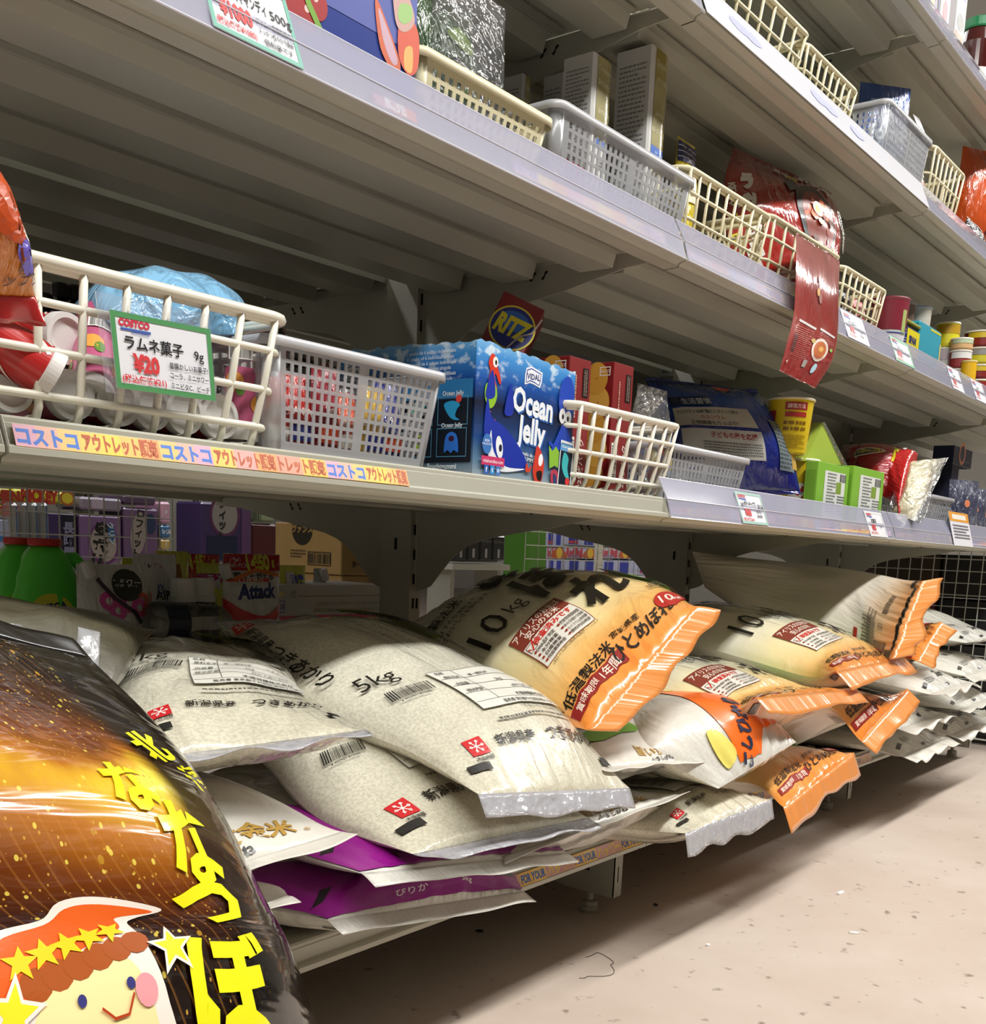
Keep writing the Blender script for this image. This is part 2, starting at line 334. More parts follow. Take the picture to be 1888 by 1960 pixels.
# marks and litter on the floor
LIT = mat('#4a423c', .8); rn = random.Random(3)
def litter(px, py, r, col, lab, elong=1):
    p = onZ(px, py, 0); a = rn.random()*3.1; n = 9; P = []
    for k in range(n):
        t = 2*math.pi*k/n; rr = r*rn.uniform(.6, 1.1); x, y = rr*elong*math.cos(t), rr*math.sin(t); P.append(A3(p[0]+x*math.cos(a)-y*math.sin(a), p[1]+x*math.sin(a)+y*math.cos(a), .0004))
    o = MB().prism(P, (0, 0, .0018)).build('litter', mat(col, .8)); tag(o, lab, 'litter')
litter(1255, 1733, .003, '#2c2622', 'dark speck of dirt on the floor in the shadow of the shelf edge', 2)
litter(1610, 1710, .004, '#f3f1ee', 'white paper scrap on the bright floor, nearest the top of the bare floor', 3)
litter(1636, 1787, .003, '#f3f1ee', 'small white scrap on the bright floor below the larger one', 3)
litter(918, 1783, .004, '#1e1a17', 'black crumb on the floor beneath the lowest shelf', 1.3)
litter(1356, 1810, .003, '#efece8', 'tiny pale scrap near the middle of the bare floor', 1.2)
hair = MB(); cc = onZ(1125, 1850, .0008); hair.tube([cc+A3(.045*math.cos(a)*(1+.2*math.sin(3*a)), .03*math.sin(a)+.006*math.sin(5*a), 0) for a in np.linspace(-2.9, 1.0, 26)], .00035, 5)
tag(hair.build('thread', mat('#2b2420', .8)), 'thin dark curled thread lying on the floor', 'thread')

# shelf boards
def yy(y, side): return y if side == 0 else .95-y
def shelf_board(x0, x1, z0, side, label, holes=True, lipmat=None):
    t = thing('shelf_board', label, 'shelf', (x0, yy(0, side), z0), 'metal shelf boards of the gondola'); g = .0015; a, b = x0+g, x1-g
    S = lambda P: [(yy(y, side), z0+z) for y, z in P]
    d = MB().extr(S([(.44, .010), (.44, .0230), (.062, .0230)]), a, b).extr(S([(.038, .0230), (.013, .0230)]), a, b)
    # perforated strip near the front edge
    n = 56; pw = (b-a)/n
    for i in range(n):
        cx, cy, r = a+(i+.5)*pw, .05, .0042
        C4 = [(a+i*pw, .038), (a+(i+1)*pw, .038), (a+(i+1)*pw, .062), (a+i*pw, .062)]
        oc = [(cx+r*math.cos(math.pi/4*k+math.pi/8-math.pi*.75), cy+r*math.sin(math.pi/4*k+math.pi/8-math.pi*.75)) for k in range(8)]
        if not holes: oc = [(cx, cy)]*8
        v = [(x, yy(y, side), z0+.0230) for x, y in C4+oc]
        d.add(v, [(0, 1, 4+1, 4+0), (1, 5, 4+2, ), (1, 2, 4+3, 4+2), (2, 7, 4+4), (2, 3, 4+5, 4+4), (3, 9, 4+6), (3, 0, 4+7, 4+6), (0, 11, 4+0)] if True else [])
    o = d.build('deck', IV, t); solid(o, .0011, 0)
    r = MB().extr(S([(.013, .0230), (.013, .0243), (.0095, .0252), (.0082, .0238), (.0082, .0206), (.0072, .0200), (.0066, .0065), (.0012, .0052), (-.0008, .0042), (-.0008, .0006), (.003, -.0006), (.009, -.0024), (.0105, -.0052), (.0105, -.0066), (.029, -.0078), (.030, -.003), (.031, .003), (.044, .004), (.045, .0217), (.075, .0217)]), a, b)
    for e in (a, b-.001): r.prism([(e, yy(y, side), z0+z) for y, z in [(.013, .0245), (.0082, .0245), (-.0006, .004), (-.0008, .0006), (.009, -.0024), (.013, -.006)]], (.001, 0, 0))
    o = r.build('front_rail', lipmat or IV, t); solid(o, .0011, 0)
    for i, y0 in enumerate((.1, .23, .36)):
        q = MB().extr(S([(y0-.014, .0214), (y0-.006, .0214), (y0, 0), (y0+.05, 0), (y0+.057, .0214), (y0+.065, .0214)]), a+.012, b-.012)
        for e in (a+.012, b-.013): q.prism([(e, yy(y, side), z0+z) for y, z in [(y0-.006, .0214), (y0, 0), (y0+.05, 0), (y0+.057, .0214)]], (.001, 0, 0))
        o = q.build('rib', IV, t); solid(o, .001, 0)
    s = MB()
    for y0 in (.083, .19, .322): s.box((a+.015, min(yy(y0, side), yy(y0+.012, side)), z0+.0150), (b-.015, max(yy(y0, side), yy(y0+.012, side)), z0+.0170))
    s.build('seam_strip', IVD, t)
    return t
ZA, ZB, ZC, ZD, ZE = .110, .555, .874, 1.16, 1.4526
names = {'A': 'lowest', 'B': 'waist-high', 'C': 'third', 'D': 'fourth', 'E': 'topmost visible'}
bay = {-2: 'bay left of the photo', -1: 'near bay', 0: 'middle bay', 1: 'far right bay', 2: 'farthest bay'}
for lv, z in zip('ABCDE', (ZA, ZB, ZC, ZD, ZE)):
    for k in (-1, 0, 1):
        if lv == 'A' and k == -1: pass
        shelf_board(.9*k, .9*k+.9, z, 0, 'ivory metal %s shelf board, %s' % (names[lv], bay[k]))
for lv, z in (('B', ZB), ('C', ZC), ('D', ZD), ('E', ZE)): shelf_board(1.8, 2.7, z, 0, 'ivory metal %s shelf board, %s' % (names[lv], bay[2]))
shelf_board(-1.8, -.9, ZB, 0, 'ivory metal waist-high shelf board cut off by the left photo edge'); shelf_board(-1.8, -.9, ZC, 0, 'ivory metal third shelf board above the left photo edge')
shelf_board(-1.8, -.9, ZA, 0, 'ivory metal lowest shelf board behind the black rice bag at the left')
for lv, z in (('A', .21), ('B', .575), ('C', .888)):
    for k in (-1, 0, 1): shelf_board(.9*k, .9*k+.9, z, 1, 'ivory metal %s shelf board on the far side, %s' % (names[lv], bay[k]), holes=False)
# frame: posts, brackets, base legs
DK = mat('#15140f', .9)
BR = [(.010, .019), (.012, .006), (.085, .0015), (.135, -.008), (.185, -.018), (.24, -.026), (.30, -.036), (.33, -.045), (.35, -.055), (.37, -.069), (.39, -.090), (.41, -.112), (.425, -.118), (.440, -.122), (.440, .019)]
UPL = {-2: 'beyond the left photo edge', -1: 'hidden at the left edge of the near bay', 0: 'between near and middle bays', 1: 'between the middle and far bays', 2: 'at the far right end'}
for k in (-2, -1, 0, 1, 2):
    X = .9*k; fr = thing('gondola_upright', 'ivory slotted steel post with curved brackets, '+UPL[k], 'shelving upright', (X, .475, 0))
    for (z, side) in ((ZB, 0), (ZC, 0), (ZD, 0), (ZE, 0), (.575-.02, 1), (.874, 1), (1.16, 1)):
        if k == -2 and z > .9: continue
        o = MB().prism([(X-.0012, yy(y, side), z+zz) for y, zz in BR], (.0024, 0, 0)).build('bracket', IV, fr)
        h = MB()
        for yh in (.215, .235): h.prism([(X-.0016, yy(yh+.004*math.cos(a)+.006*(a > 3.1), side), z+.006+.006*math.sin(a)) for a in np.linspace(0, 5.5, 8)], (.0004, 0, 0))
        h.build('bracket_slot', DK, fr)
    p = MB().box((X-.0125, .443, .03), (X+.0125, .507, 1.9)).build('post', IV, fr)
    s = MB()
    for i in range(46):
        z = .14+i*.038
        for (y, dx) in ((.4425, 0), (.5066, 0)): s.box((X-.006, y-.0005, z), (X-.002, y+.0012, z+.016)); s.box((X+.003, y-.0005, z), (X+.007, y+.0012, z+.016))
    s.build('post_slot', DK, fr, kind='stuff')
    MB().box((X-.0129, .472, .4965), (X-.0120, .4775, .515)).build('side_slot', DK, fr)
    # base leg with adjustable foot
    l = MB(); l.prism([(X-.0215, y, z) for y, z in [(.034, .032), (.034, .1085), (.443, .1085), (.443, .055), (.12, .032)]], (.0015, 0, 0)); l.box((X-.0215, .034, .032), (X-.0005, .0355, .1085)); l.box((X-.0215, .034, .106), (X, .443, .1085)); l.box((X-.0215, .034, .0305), (X-.0005, .12, .032))
    o = l.build('base_leg', IVD, fr)
    q = MB(); q.box((X-.0218, .075, .062), (X-.0213, .088, .076)); q.box((X-.0125, .0337, .052), (X-.0105, .0341, .074)); q.build('leg_hole', DK, fr)
    MB().lathe((X-.012, .078, 0), [(.013, 0), (.0135, .004), (.0115, .008), (.0125, .010), (.0115, .016), (.005, .018), (.004, .034)], 20).build('levelling_foot', IVD, fr, smooth=False)
for k in (-2, -1, 0, 1):
    bp = MB().box((.9*k+.015, .470, .91), (.9*k+.885, .478, 1.88)).build('back_panel', IV)
    tag(bp, 'ivory steel back panel behind the upper shelves, %s' % bay[k], 'panel')
for k in (1, 2):
    bp = MB().box((.9*k+.015, .470, .585), (.9*k+.885, .478, .905 if k == 1 else 1.88)).build('back_panel', IV)
    tag(bp, 'ivory steel back panel behind the waist-high shelf, %s' % bay[k], 'panel')
# unseen dark shelving behind the camera, added to cut bounced light
og = thing('added_dark_gondola', 'unseen ivory gondola with dark cartons behind the photographer, added to cut bounced light', 'shelving', (1, -2.0, 0))
MB().box((-4.5, -2.35, 0), (6, -2.3, 2.0)).build('back_panel', mat('#4c4b46', .6), og)
for z in (.1, .5, .9, 1.3, 1.7): MB().box((-4.5, -2.3, z), (6, -1.72, z+.03)).build('shelf', IV, og)
cr = random.Random(9)
for z in (.13, .53, .93, 1.33, 1.73):
    x = -4.4; q = MB()
    while x < 5.6:
        wdt = cr.uniform(.2, .42); q.box((x, -2.25, z), (x+wdt-.02, -1.8+cr.uniform(-.05, .05), z+cr.uniform(.2, .33))); x += wdt
    q.build('carton_row', mat(cr.choice(['#54483a', '#3d3a36', '#4a2e27', '#34383f']), .7), og, kind='stuff')

# wire-grid panels
def wire_panel(name, label, o, ex, ey, nx, ny, r=.0015, col='#a8a9a2', parent=None):
    o, ex, ey = (np.asarray(q, float) for q in (o, ex, ey)); t = thing(name, label, 'wire panel', tuple(o)); m = mat(col, .35, spec=.6)
    n = np.cross(ex, ey); n /= np.linalg.norm(n)
    for i in range(nx+1): p = o+ex*i/nx; MB().tube([p, p+ey], r, 6).build('wire', m, t)
    for j in range(ny+1): p = o+ey*j/ny+n*r*1.6; MB().tube([p, p+ex], r if 0 < j < ny else r*1.7, 6).build('wire', m, t)
    return t
wire_panel('wire_grid_panel', 'white wire grid rack behind the rice bags at the right edge', (1.96, -.10, .03), (0, .66, 0), (0, 0, .60), 20, 18, .0016, '#b3b4ac')
# ------------------------------------------------------------------ rice bags
def cr_interp(R, v):
    """Catmull-Rom through rows R (n,k) at parameters v in 0..1"""
    n = len(R); x = np.clip(v, 0, 1)*(n-1); i = np.minimum(x.astype(int), n-2); t = (x-i)[:, None]
    g = lambda j: R[np.clip(j, 0, n-1)]
    p0, p1, p2, p3 = g(i-1), g(i), g(i+1), g(i+2)
    p0 = np.where((i == 0)[:, None], 2*p1-p2, p0); p3 = np.where((i == n-2)[:, None], 2*p2-p1, p3)
    return .5*((2*p1)+(-p0+p2)*t+(2*p0-5*p1+4*p2-p3)*t*t+(-p0+3*p1-3*p2+p3)*t**3)
class Bag:
    """pillow bag. rows: (L, R, top, bottom) from the back end to the front end; e0,e1: how much of the length rounds off at each end"""
    def __init__(s, rows, e0=.22, e1=.2, seed=1, wr=.0022, pleat=.003, p=2.6, seal=.016, sealdir=None, up=None, flip=False, lump=.003):
        s.Lr = np.array([r[0] for r in rows], float); s.Rr = np.array([r[1] for r in rows], float)
        s.T = np.array([[r[2], r[3]] for r in rows], float); s.e0, s.e1, s.p = e0, e1, p; s.wr, s.pl, s.lump = wr, pleat, lump
        s.rnd = np.random.RandomState(seed); s.K = s.rnd.uniform(-1, 1, (14, 2)); s.ph = s.rnd.uniform(0, 6.28, 14); s.seal = seal; s.sealdir = sealdir; s.upv = up; s.flip = flip
        v = np.linspace(0, 1, 9); M = s.mid(np.zeros(9)+.5, v); s.len = float(np.linalg.norm(np.diff(M, axis=0), axis=1).sum()); 
        s.wid = float(np.mean(np.linalg.norm(s.Lr-s.Rr, axis=1)))
    def mid(s, q, v):
        L = cr_interp(s.Lr, v); R = cr_interp(s.Rr, v); return L*(1-q)[:, None]+R*q[:, None]
    def normal(s, v):
        L = cr_interp(s.Lr, v); R = cr_interp(s.Rr, v); h = .02
        a = s.mid(np.full(len(v), .5), np.clip(v-h, 0, 1)); b = s.mid(np.full(len(v), .5), np.clip(v+h, 0, 1))
        n = np.cross(R-L, a-b); n /= np.linalg.norm(n, axis=1)[:, None]+1e-12
        ref = np.array(s.upv if s.upv is not None else (0, -.3, 1.0)); n *= np.sign(n@ref)[:, None]; return n
    def noise(s, q, v, fq, fv, k0=0, k=5):
        r = 0
        for i in range(k0, k0+k): j = i % 14; r = r+np.sin(q*fq*(1+.7*s.K[j, 0])*6.28+v*fv*s.K[j, 1]*6.28+s.ph[j]+1.5*np.sin(v*fv*3+s.ph[(j+3) % 14]))
        return r/k
    def surf(s, q, v, side=1, off=0):
        """q across 0..1, v along 0..1; side 1 top, -1 bottom"""
        u = 2*q-1; n = s.normal(v); T = cr_interp(s.T, v)[:, 0 if side > 0 else 1]
        e = np.where(v < s.e0, np.sqrt(np.clip(1-(1-v/s.e0)**2, 0, 1)), 1); e *= np.where(1-v < s.e1, np.sqrt(np.clip(1-(1-(1-v)/s.e1)**2, 0, 1)), 1)
        c = np.clip(1-np.abs(u)**s.p, 0, 1)**.62
        end = np.exp(-(1-v)/.10)+np.exp(-v/.10)
        w_ = s.wr*s.noise(q, v, 2.2, 3.2)+s.lump*s.noise(q, v, .9, 1.3, 4)+s.pl*end*s.noise(q, v, 9, .6, 7)
        h = T*e*c+w_*np.clip(e*c*1.6, 0, 1)
        return s.mid(q, v)+n*(side*h+off)[:, None]
    def top(s, P, x0=None):
        q = P[:, 0]; v = P[:, 1]; a = s.surf(q, v); d = .004
        dq = s.surf(np.clip(q+d, 0, 1), v)-s.surf(np.clip(q-d, 0, 1), v); dv = s.surf(q, np.clip(v+d, 0, 1))-s.surf(q, np.clip(v-d, 0, 1))
        n = np.cross(dq, dv); n /= np.linalg.norm(n, axis=1)[:, None]+1e-12; n *= np.sign((n*s.normal(v)).sum(1))[:, None]; return a, n
    def side(s, P):
        q = P[:, 0]; v = P[:, 1]; a = s.surf(q, v, -1); d = .004
        dq = s.surf(np.clip(q+d, 0, 1), v, -1)-s.surf(np.clip(q-d, 0, 1), v, -1); dv = s.surf(q, np.clip(v+d, 0, 1), -1)-s.surf(q, np.clip(v-d, 0, 1), -1)
        n = np.cross(dq, dv); n /= np.linalg.norm(n, axis=1)[:, None]+1e-12; n *= -np.sign((n*s.normal(v)).sum(1))[:, None]; return a, n
    def surface(s, bottom=False, thr=.0065):
        """print surface in metres: x across from the left seam, y from the front end towards the back"""
        f = s.side if bottom else s.top
        def fn(P):
            Q = np.stack([P[:, 0]/s.wid, 1-P[:, 1]/s.len], 1)
            return f(np.clip(Q, .004, .996))
        return Fn(fn, thr)
def make_bag(name, label, bag, m, cat='rice bag', group=None, nu=64, nv=80, under=None, sealm=None, sealends=(1, 1), wave=.004):
    base = bag.mid(np.array([.5]), np.array([.5]))[0]; t = thing(name, label, cat, tuple(base), group)
    U = .5-.5*np.cos(np.linspace(0, math.pi, nu)); U = .55*U+.45*np.linspace(0, 1, nu); Vv = np.linspace(0, 1, nv); Vv = .5*Vv+.5*(.5-.5*np.cos(Vv*math.pi))
    for side, mm, nm_ in ((1, m, 'front_film'), (-1, under or m, 'back_film')):
        Q, V2 = np.meshgrid(U, Vv); P = bag.surf(Q.ravel(), V2.ravel(), side); f = []
        for j in range(nv-1):
            for i in range(nu-1):
                a, b, c, d = j*nu+i, j*nu+i+1, (j+1)*nu+i+1, (j+1)*nu+i
                f.append((a, d, c, b) if side > 0 else (a, b, c, d))
        obj(nm_, P, f, mm, t, smooth=True, uv=np.stack([Q.ravel(), V2.ravel()], 1))
    # flat crimped seals at the ends
    for k, v0 in enumerate((1.0, 0.0)):
        if not sealends[k] or bag.seal <= 0: continue
        n = 40; q = np.linspace(0, 1, n); e = bag.mid(q, np.full(n, v0)); inn = bag.mid(q, np.full(n, .97 if v0 else .03)); d = e-inn; d /= np.linalg.norm(d, axis=1)[:, None]
        if v0 and bag.sealdir is not None: d = np.tile(np.array(bag.sealdir, float)/np.linalg.norm(bag.sealdir), (n, 1))
        nn = bag.normal(np.full(n, v0)); rows = []; m3 = 6
        for j in range(m3):
            tt = j/(m3-1); wv = (wave*tt*bag.noise(q, q*0+tt, 2.3, .3, 3)+wave*.18*tt*np.sin(q*17+bag.ph[0]))
            edge = d*(bag.seal*tt*(1+.06*np.sin(q*7+bag.ph[1])+.03*np.sin(q*23)))[:, None]; rows.append(e+edge+nn*wv[:, None])
        P = np.concatenate(rows); f = [(j*n+i, j*n+i+1, (j+1)*n+i+1, (j+1)*n+i) for j in range(m3-1) for i in range(n-1)]
        o = obj('seal_strip', P, f, sealm or m, t, smooth=True, uv=np.stack([np.tile(q, m3), np.repeat(np.linspace(v0, v0, m3), n)], 1)); solid(o, .0006, 0)
    return t
RICE = film_mat('clear_rice_film', [(0, '#dedac6'), (.5, '#e3dfcd'), (1, '#dcd6c0')], rough=.3, grain=.20, bump=.3, bsc=(9, 5), coat=1)
RICEF = film_mat('pleated_rice_film', [(0, '#d3ccb0'), (1, '#d8d0b4')], rough=.3, grain=.24, bump=.5, bsc=(34, 3), coat=1)
WHITE = film_mat('white_film', [(0, '#d4d1ca'), (.6, '#dedbd4'), (1, '#d6d2c8')], rough=.38, bump=.3, bsc=(7, 5), coat=.4)
WHITE2 = film_mat('frosted_white_film', [(0, '#cfccc0'), (.6, '#d9d6ca'), (1, '#dedcd4')], rough=.32, bump=.4, bsc=(10, 6), coat=.7, grain=.08)
SEALC = clear_mat('clear_seal', '#d9d9e0', .5, .14, bump=.5)
ORG = film_mat('orange_printed_film', [(0, '#dcd9cd'), (.42, '#dddac6'), (.6, '#e8d9a6'), (.8, '#eab86c'), (1, '#f08c36')], mixn=.34, nsc=2.6, rough=.28, bump=.35, bsc=(9, 6), coat=1)
ORGS = film_mat('orange_seal_film', [(0, '#e89a52'), (1, '#e39049')], rough=.3, bump=.3, bsc=(10, 3), coat=.8)
ORGB = film_mat('orange_bag_white_back', [(0, '#d5cfc2'), (.7, '#ddd5c6'), (.9, '#e6bd93'), (1, '#ea9c58')], mixn=.12, rough=.35, bump=.25, coat=.5)
K = '#14120f'; RED = '#c5242a'; DRED = '#8e2320'

def logo(pr, x, y, r, rot=0):
    pr.rect(x, y, r*2, r*2, RED, rot)
    for k in range(3): pr.put([(-r*.8, -r*.05), (r*.8, -r*.05), (r*.8, r*.05), (-r*.8, r*.05)], [(0, 1, 2, 3)], x, y, rot+60*k, '#f2ece4', 'printed_line')
    for k in range(6):
        a = math.radians(rot+60*k+0); pr.frame(x+.62*r*math.cos(a), y+.62*r*math.sin(a), r*.26, r*.26, r*.06, '#f2ece4', rot+60*k+45)
    a = math.radians(rot); pr.text('木徳神糧', x+1.45*r*math.sin(a), y-1.45*r*math.cos(a), r*.5, K, rot)
def brush(pr, t, x, y, h, rot=0, shear=.18, bold=.035, sx=1): pr.text(t, x, y, h, K, rot, bold, sx, shear, name='brush_lettering')
def tsuki(bag, t, W, L, full=True, dx=0):
    """print of the clear bag: label block, 5kg, brand line at the front, brand line along the left edge"""
    p = Print(bag.surface()); p.dy = -L*.055
    logo(p, W*.15+dx, L*.20, .0125*W/.285)
    k = W/.285; p.text('新潟県産', W*.37+dx, L*.20, .0165*k, K, bold=.015)
    brush(p, 'つきあかり', W*.73+dx, L*.20, .0205*k, bold=.025)
    p.rect(W*.10, L*.135, .030, .010, '#23211f'); p.rect(W*.93, L*.135, .022, .010, '#23211f')
    p.rect(W*.62, L*.405, W*.58, L*.20, '#dbd9cf'); p.frame(W*.62, L*.405, W*.58, L*.20, .0008, '#55524d')
    for i in range(4): p.rect(W*.62, L*(.335+.04*i), W*.56, .0007, '#6b6862', name='printed_line')
    p.rect(W*.47, L*.42, .0007, L*.17, '#6b6862', name='printed_line')
    p.text('木徳神糧株式会社', W*.70, L*.345, .007, '#3a3733'); p.text('販売者 東京都千代田区神田小川町2-8', W*.66, L*.318, .006, '#3a3733'); p.text('フリーダイヤル 0120-885811', W*.68, L*.296, .0058, '#3a3733')
    p.text('名称', W*.38, L*.488, .0065, '#3a3733'); p.text('原料玄米', W*.41, L*.462, .006, '#3a3733'); p.text('単一原料米', W*.57, L*.465, .006, '#3a3733'); p.text('つきあかり', W*.78, L*.462, .006, '#8a3a30')
    p.text('内容量', W*.40, L*.42, .0065, '#3a3733'); p.text('5kg', W*.62, L*.42, .007, '#3a3733'); p.text('精米時期', W*.41, L*.383, .0062, '#3a3733'); p.text('枠外下部に記載', W*.72, L*.383, .006, '#3a3733')
    p.fine(W*.6, L*.262, W*.5, .006, 1, color='#5a5751')
    p.barcode(W*.19, L*.46, .046, .017, -14); p.text('4 902951 812345', W*.175, L*.43, .0045, '#333', rot=-14)
    p.text('5kg', W*.16, L*.545, .030, '#1d1b18', rot=-8, bold=0)
    p.dy = 0
    if full:
        for i, ln in enumerate(('粒が大きく、ツヤツヤと', '美しく、もちっとした', '食感が特徴のお米です。')): p.vtext(ln, W*(.60-.085*i), L*(.72-.012*i), .0105, '#2a2824', pitch=1.0, bold=0)
        p.vtext('つきあかり', W*.82, L*.745, .044, K, pitch=.86, bold=.045, name='brush_lettering')
        a = L*.93; logo(p, W*.06, a, .011, -90); p.text('新潟県産', W*.06, a-.043, .0130, K, -90, .015); brush(p, 'つきあかり', W*.06, a-.112, .0165, -90, bold=.025)
        P = [(W*.45, L*.93), (W*.72, L*.97), (W*.99, L*.93), (W*.99, L*.78), (W*.93, L*.72), (W*.86, L*.79), (W*.74, L*.83), (W*.62, L*.86), (W*.52, L*.88)]
        p.blob(P, '#9fb53a', name='printed_leaf')
    p.done(t)
pY = onY
# R7: bottom bag with purple band
def purple_bag(label, rows, seed, band=True, e1=.24):
    b = Bag(rows, seed=seed, e1=e1, seal=.020, lump=.004, sealdir=(0, -.85, -.35)); t = make_bag('rice_bag', label, b, WHITE2, sealm=WHITE2, group=None)
    pr = Print(b.surface()); W, L = b.wid, b.len
    pr.poly([(W*.0, .004), (W, .004), (W, .048), (W*.42, .05), (W*.14, .19), (0, .21)], '#8e1183', name='printed_band')
    pr.rect(W*.90, .038, .036, .013, '#1d1b1e', 4); pr.rect(W*.06, .085, .03, .012, '#1d1b1e', 50)
    pr.text('ぴりか', W*.38, .020, .015, '#e9dfe6', 0); pr.text('5kg', W*.66, .020, .012, '#e9dfe6', 0)
    pr.done(t)
    p2 = Print(b.surface(True)); p2.rect(W*.10, .06, .028, .013, '#1d1b1e', -6); p2.fine(W*.4, .03, W*.5, .012, 3, color='#555'); p2.done(t); return t
R7 = purple_bag('white rice bag with a magenta band and 5kg, lowest, lying on the bottom shelf', [
    (A3(-.665, .28, .168), A3(-.40, .28, .168), .032, .030), (A3(-.68, .12, .170), A3(-.39, .12, .170), .040, .036), (pY(560, 1745, -.02)+[-.005, 0, 0], A3(-.37, -.02, .168), .036, .034), (pY(628, 1762, -.075), pY(1002, 1706, -.075), .020, .016)], 11)
R8 = purple_bag('white rice bag with a magenta corner between the lowest bag and the front clear bag', [
    (A3(-.62, .27, .232), A3(-.36, .27, .232), .026, .028), (A3(-.63, .12, .232), A3(-.36, .12, .230), .030, .030), (A3(-.645, 0, .228), A3(-.35, 0, .222), .028, .030), (pY(692, 1672, -.095), pY(1085, 1632, -.09), .012, .02)], 12)
# R5 golden rice bag at the left, R6 tip under it
def gold_bag(label, rows, seed, side='back', e1=.2, grp=None, green=False):
    b = Bag(rows, seed=seed, e1=e1, seal=.02, lump=.0035); t = make_bag('rice_bag', label, b, WHITE, sealm=WHITE, group=grp); W, L = b.wid, b.len
    p = Print(b.surface()); p.text('旨い黄金米', W*.62, .028, .026, '#b08a3c', bold=.03); p.text('®', W*.9, .02, .008, '#b08a3c'); brush(p, 'ふさこがね', W*.58, .007, .011, shear=0)
    if green: p.blob([(W*.2, .08), (W*.55, .09), (W*.5, .13), (W*.15, .12)], '#7fb84a', name='printed_leaf')
    p.done(t)
    p = Print(b.surface(True)); p.rect(W*.93, .020, .034, .013, '#1f1d1d'); p.rect(W*.06, .03, .03, .013, '#1f1d1d'); p.fine(W*.42, .026, W*.46, .016, 5, color='#56534e'); p.frame(W*.42, .026, W*.5, .019, .0007, '#56534e'); p.fine(W*.78, .024, .012, .008, 2, color='#56534e'); p.done(t); return t
R5 = gold_bag('white rice bag with gold lettering in the left stack, under the clear bag', [
    (A3(-.93, .28, .285), A3(-.70, .28, .285), .030, .030), (A3(-.95, .12, .275), A3(-.68, .12, .275), .042, .034), (A3(-.96, -.02, .268), A3(-.675, -.02, .270), .045, .038), (A3(-.96, -.105, .262), pY(655, 1592, -.105), .010, .012)], 21)
R6 = gold_bag('white rice bag with only a black-barred corner showing beside the black rice bag', [
    (A3(-1.03, .28, .185), A3(-.78, .28, .185), .030, .030), (A3(-1.04, .10, .185), A3(-.77, .10, .185), .032, .030), (A3(-1.04, -.04, .200), pY(500, 1700, -.06), .025, .03), (A3(-1.05, -.11, .215), pY(556, 1715, -.11), .006, .01)], 22)
R9 = gold_bag('white rice bag with gold lettering squeezed under the front clear bag, right', [
    (A3(-.34, .28, .190), A3(-.06, .28, .190), .035, .040), (A3(-.345, .12, .190), A3(-.055, .12, .190), .038, .042), (pY(930, 1600, -.02), A3(-.06, -.02, .188), .034, .036), (pY(960, 1640, -.09), pY(1302, 1520, -.09), .010, .014)], 23)
R10 = gold_bag('white rice bag with gold lettering right of and under the orange 10kg bag', [
    (A3(-.26, .30, .285), A3(.02, .30, .280), .035, .036), (A3(-.25, .14, .275), A3(.03, .14, .270), .04, .038), (A3(-.24, 0, .262), A3(.03, 0, .255), .038, .036), (pY(1140, 1470, -.09), pY(1352, 1450, -.09), .008, .012)], 24, green=True)
# clear 5kg bags
def clear_bag(label, rows, seed, full=True, e1=.16, seal=.02, sealdir=None, wr=.002):
    b = Bag(rows, seed=seed, e1=e1, seal=seal, sealdir=sealdir, wr=wr, lump=.005, pleat=.003); t = make_bag('rice_bag', label, b, RICE, under=RICE, sealm=SEALC, wave=.006); tsuki(b, t, b.wid, b.len, full)
    p = Print(b.surface(True)); W = b.wid; p.rect(W*.5, .022, W*.86, .0007, '#4a4740', name='printed_line'); p.fine(W*.5, .016, W*.84, .005, 1, color='#6a655a'); p.rect(W*.03, .02, .012, .02, '#23211f'); p.done(t); return t, b
R4, _ = clear_bag('clear rice bag with black lettering, second from top of the near stack, beneath another', [
    (A3(-.575, .27, .310), A3(-.31, .27, .310), .036, .036), (A3(-.58, .14, .300), A3(-.32, .14, .300), .043, .036), (pY(600, 1560, .02), A3(-.33, .02, .275), .046, .034), (pY(790, 1635, -.105), pY(1125, 1565, -.105), .016, .014)], 31, False)
R2, _ = clear_bag('clear rice bag with black lettering lying on top of the left stack', [
    (pY(200, 1225, .27), pY(520, 1260, .27), .014, .03), (pY(190, 1275, .14), pY(560, 1310, .14), .030, .035), (pY(205, 1370, .03), pY(600, 1372, .02), .036, .036), (pY(265, 1455, -.060), pY(700, 1397, -.115), .010, .020)], 32)
R3, _ = clear_bag('clear 5kg rice bag with black lettering, its open end drooping, topmost of the near stack', [
    (pY(425, 1205, .27), A3(-.262, .27, .404), .024, .030), (pY(500, 1290, .17), A3(-.262, .17, .376), .046, .040), (pY(640, 1378, .06), A3(-.258, .06, .336), .050, .036), (pY(790, 1442, -.03), A3(-.255, -.03, .298), .044, .030), (pY(915, 1520, -.118), pY(1205, 1508, -.118), .012, .012)], 33, seal=.024, sealdir=(0, -.5, -.9))
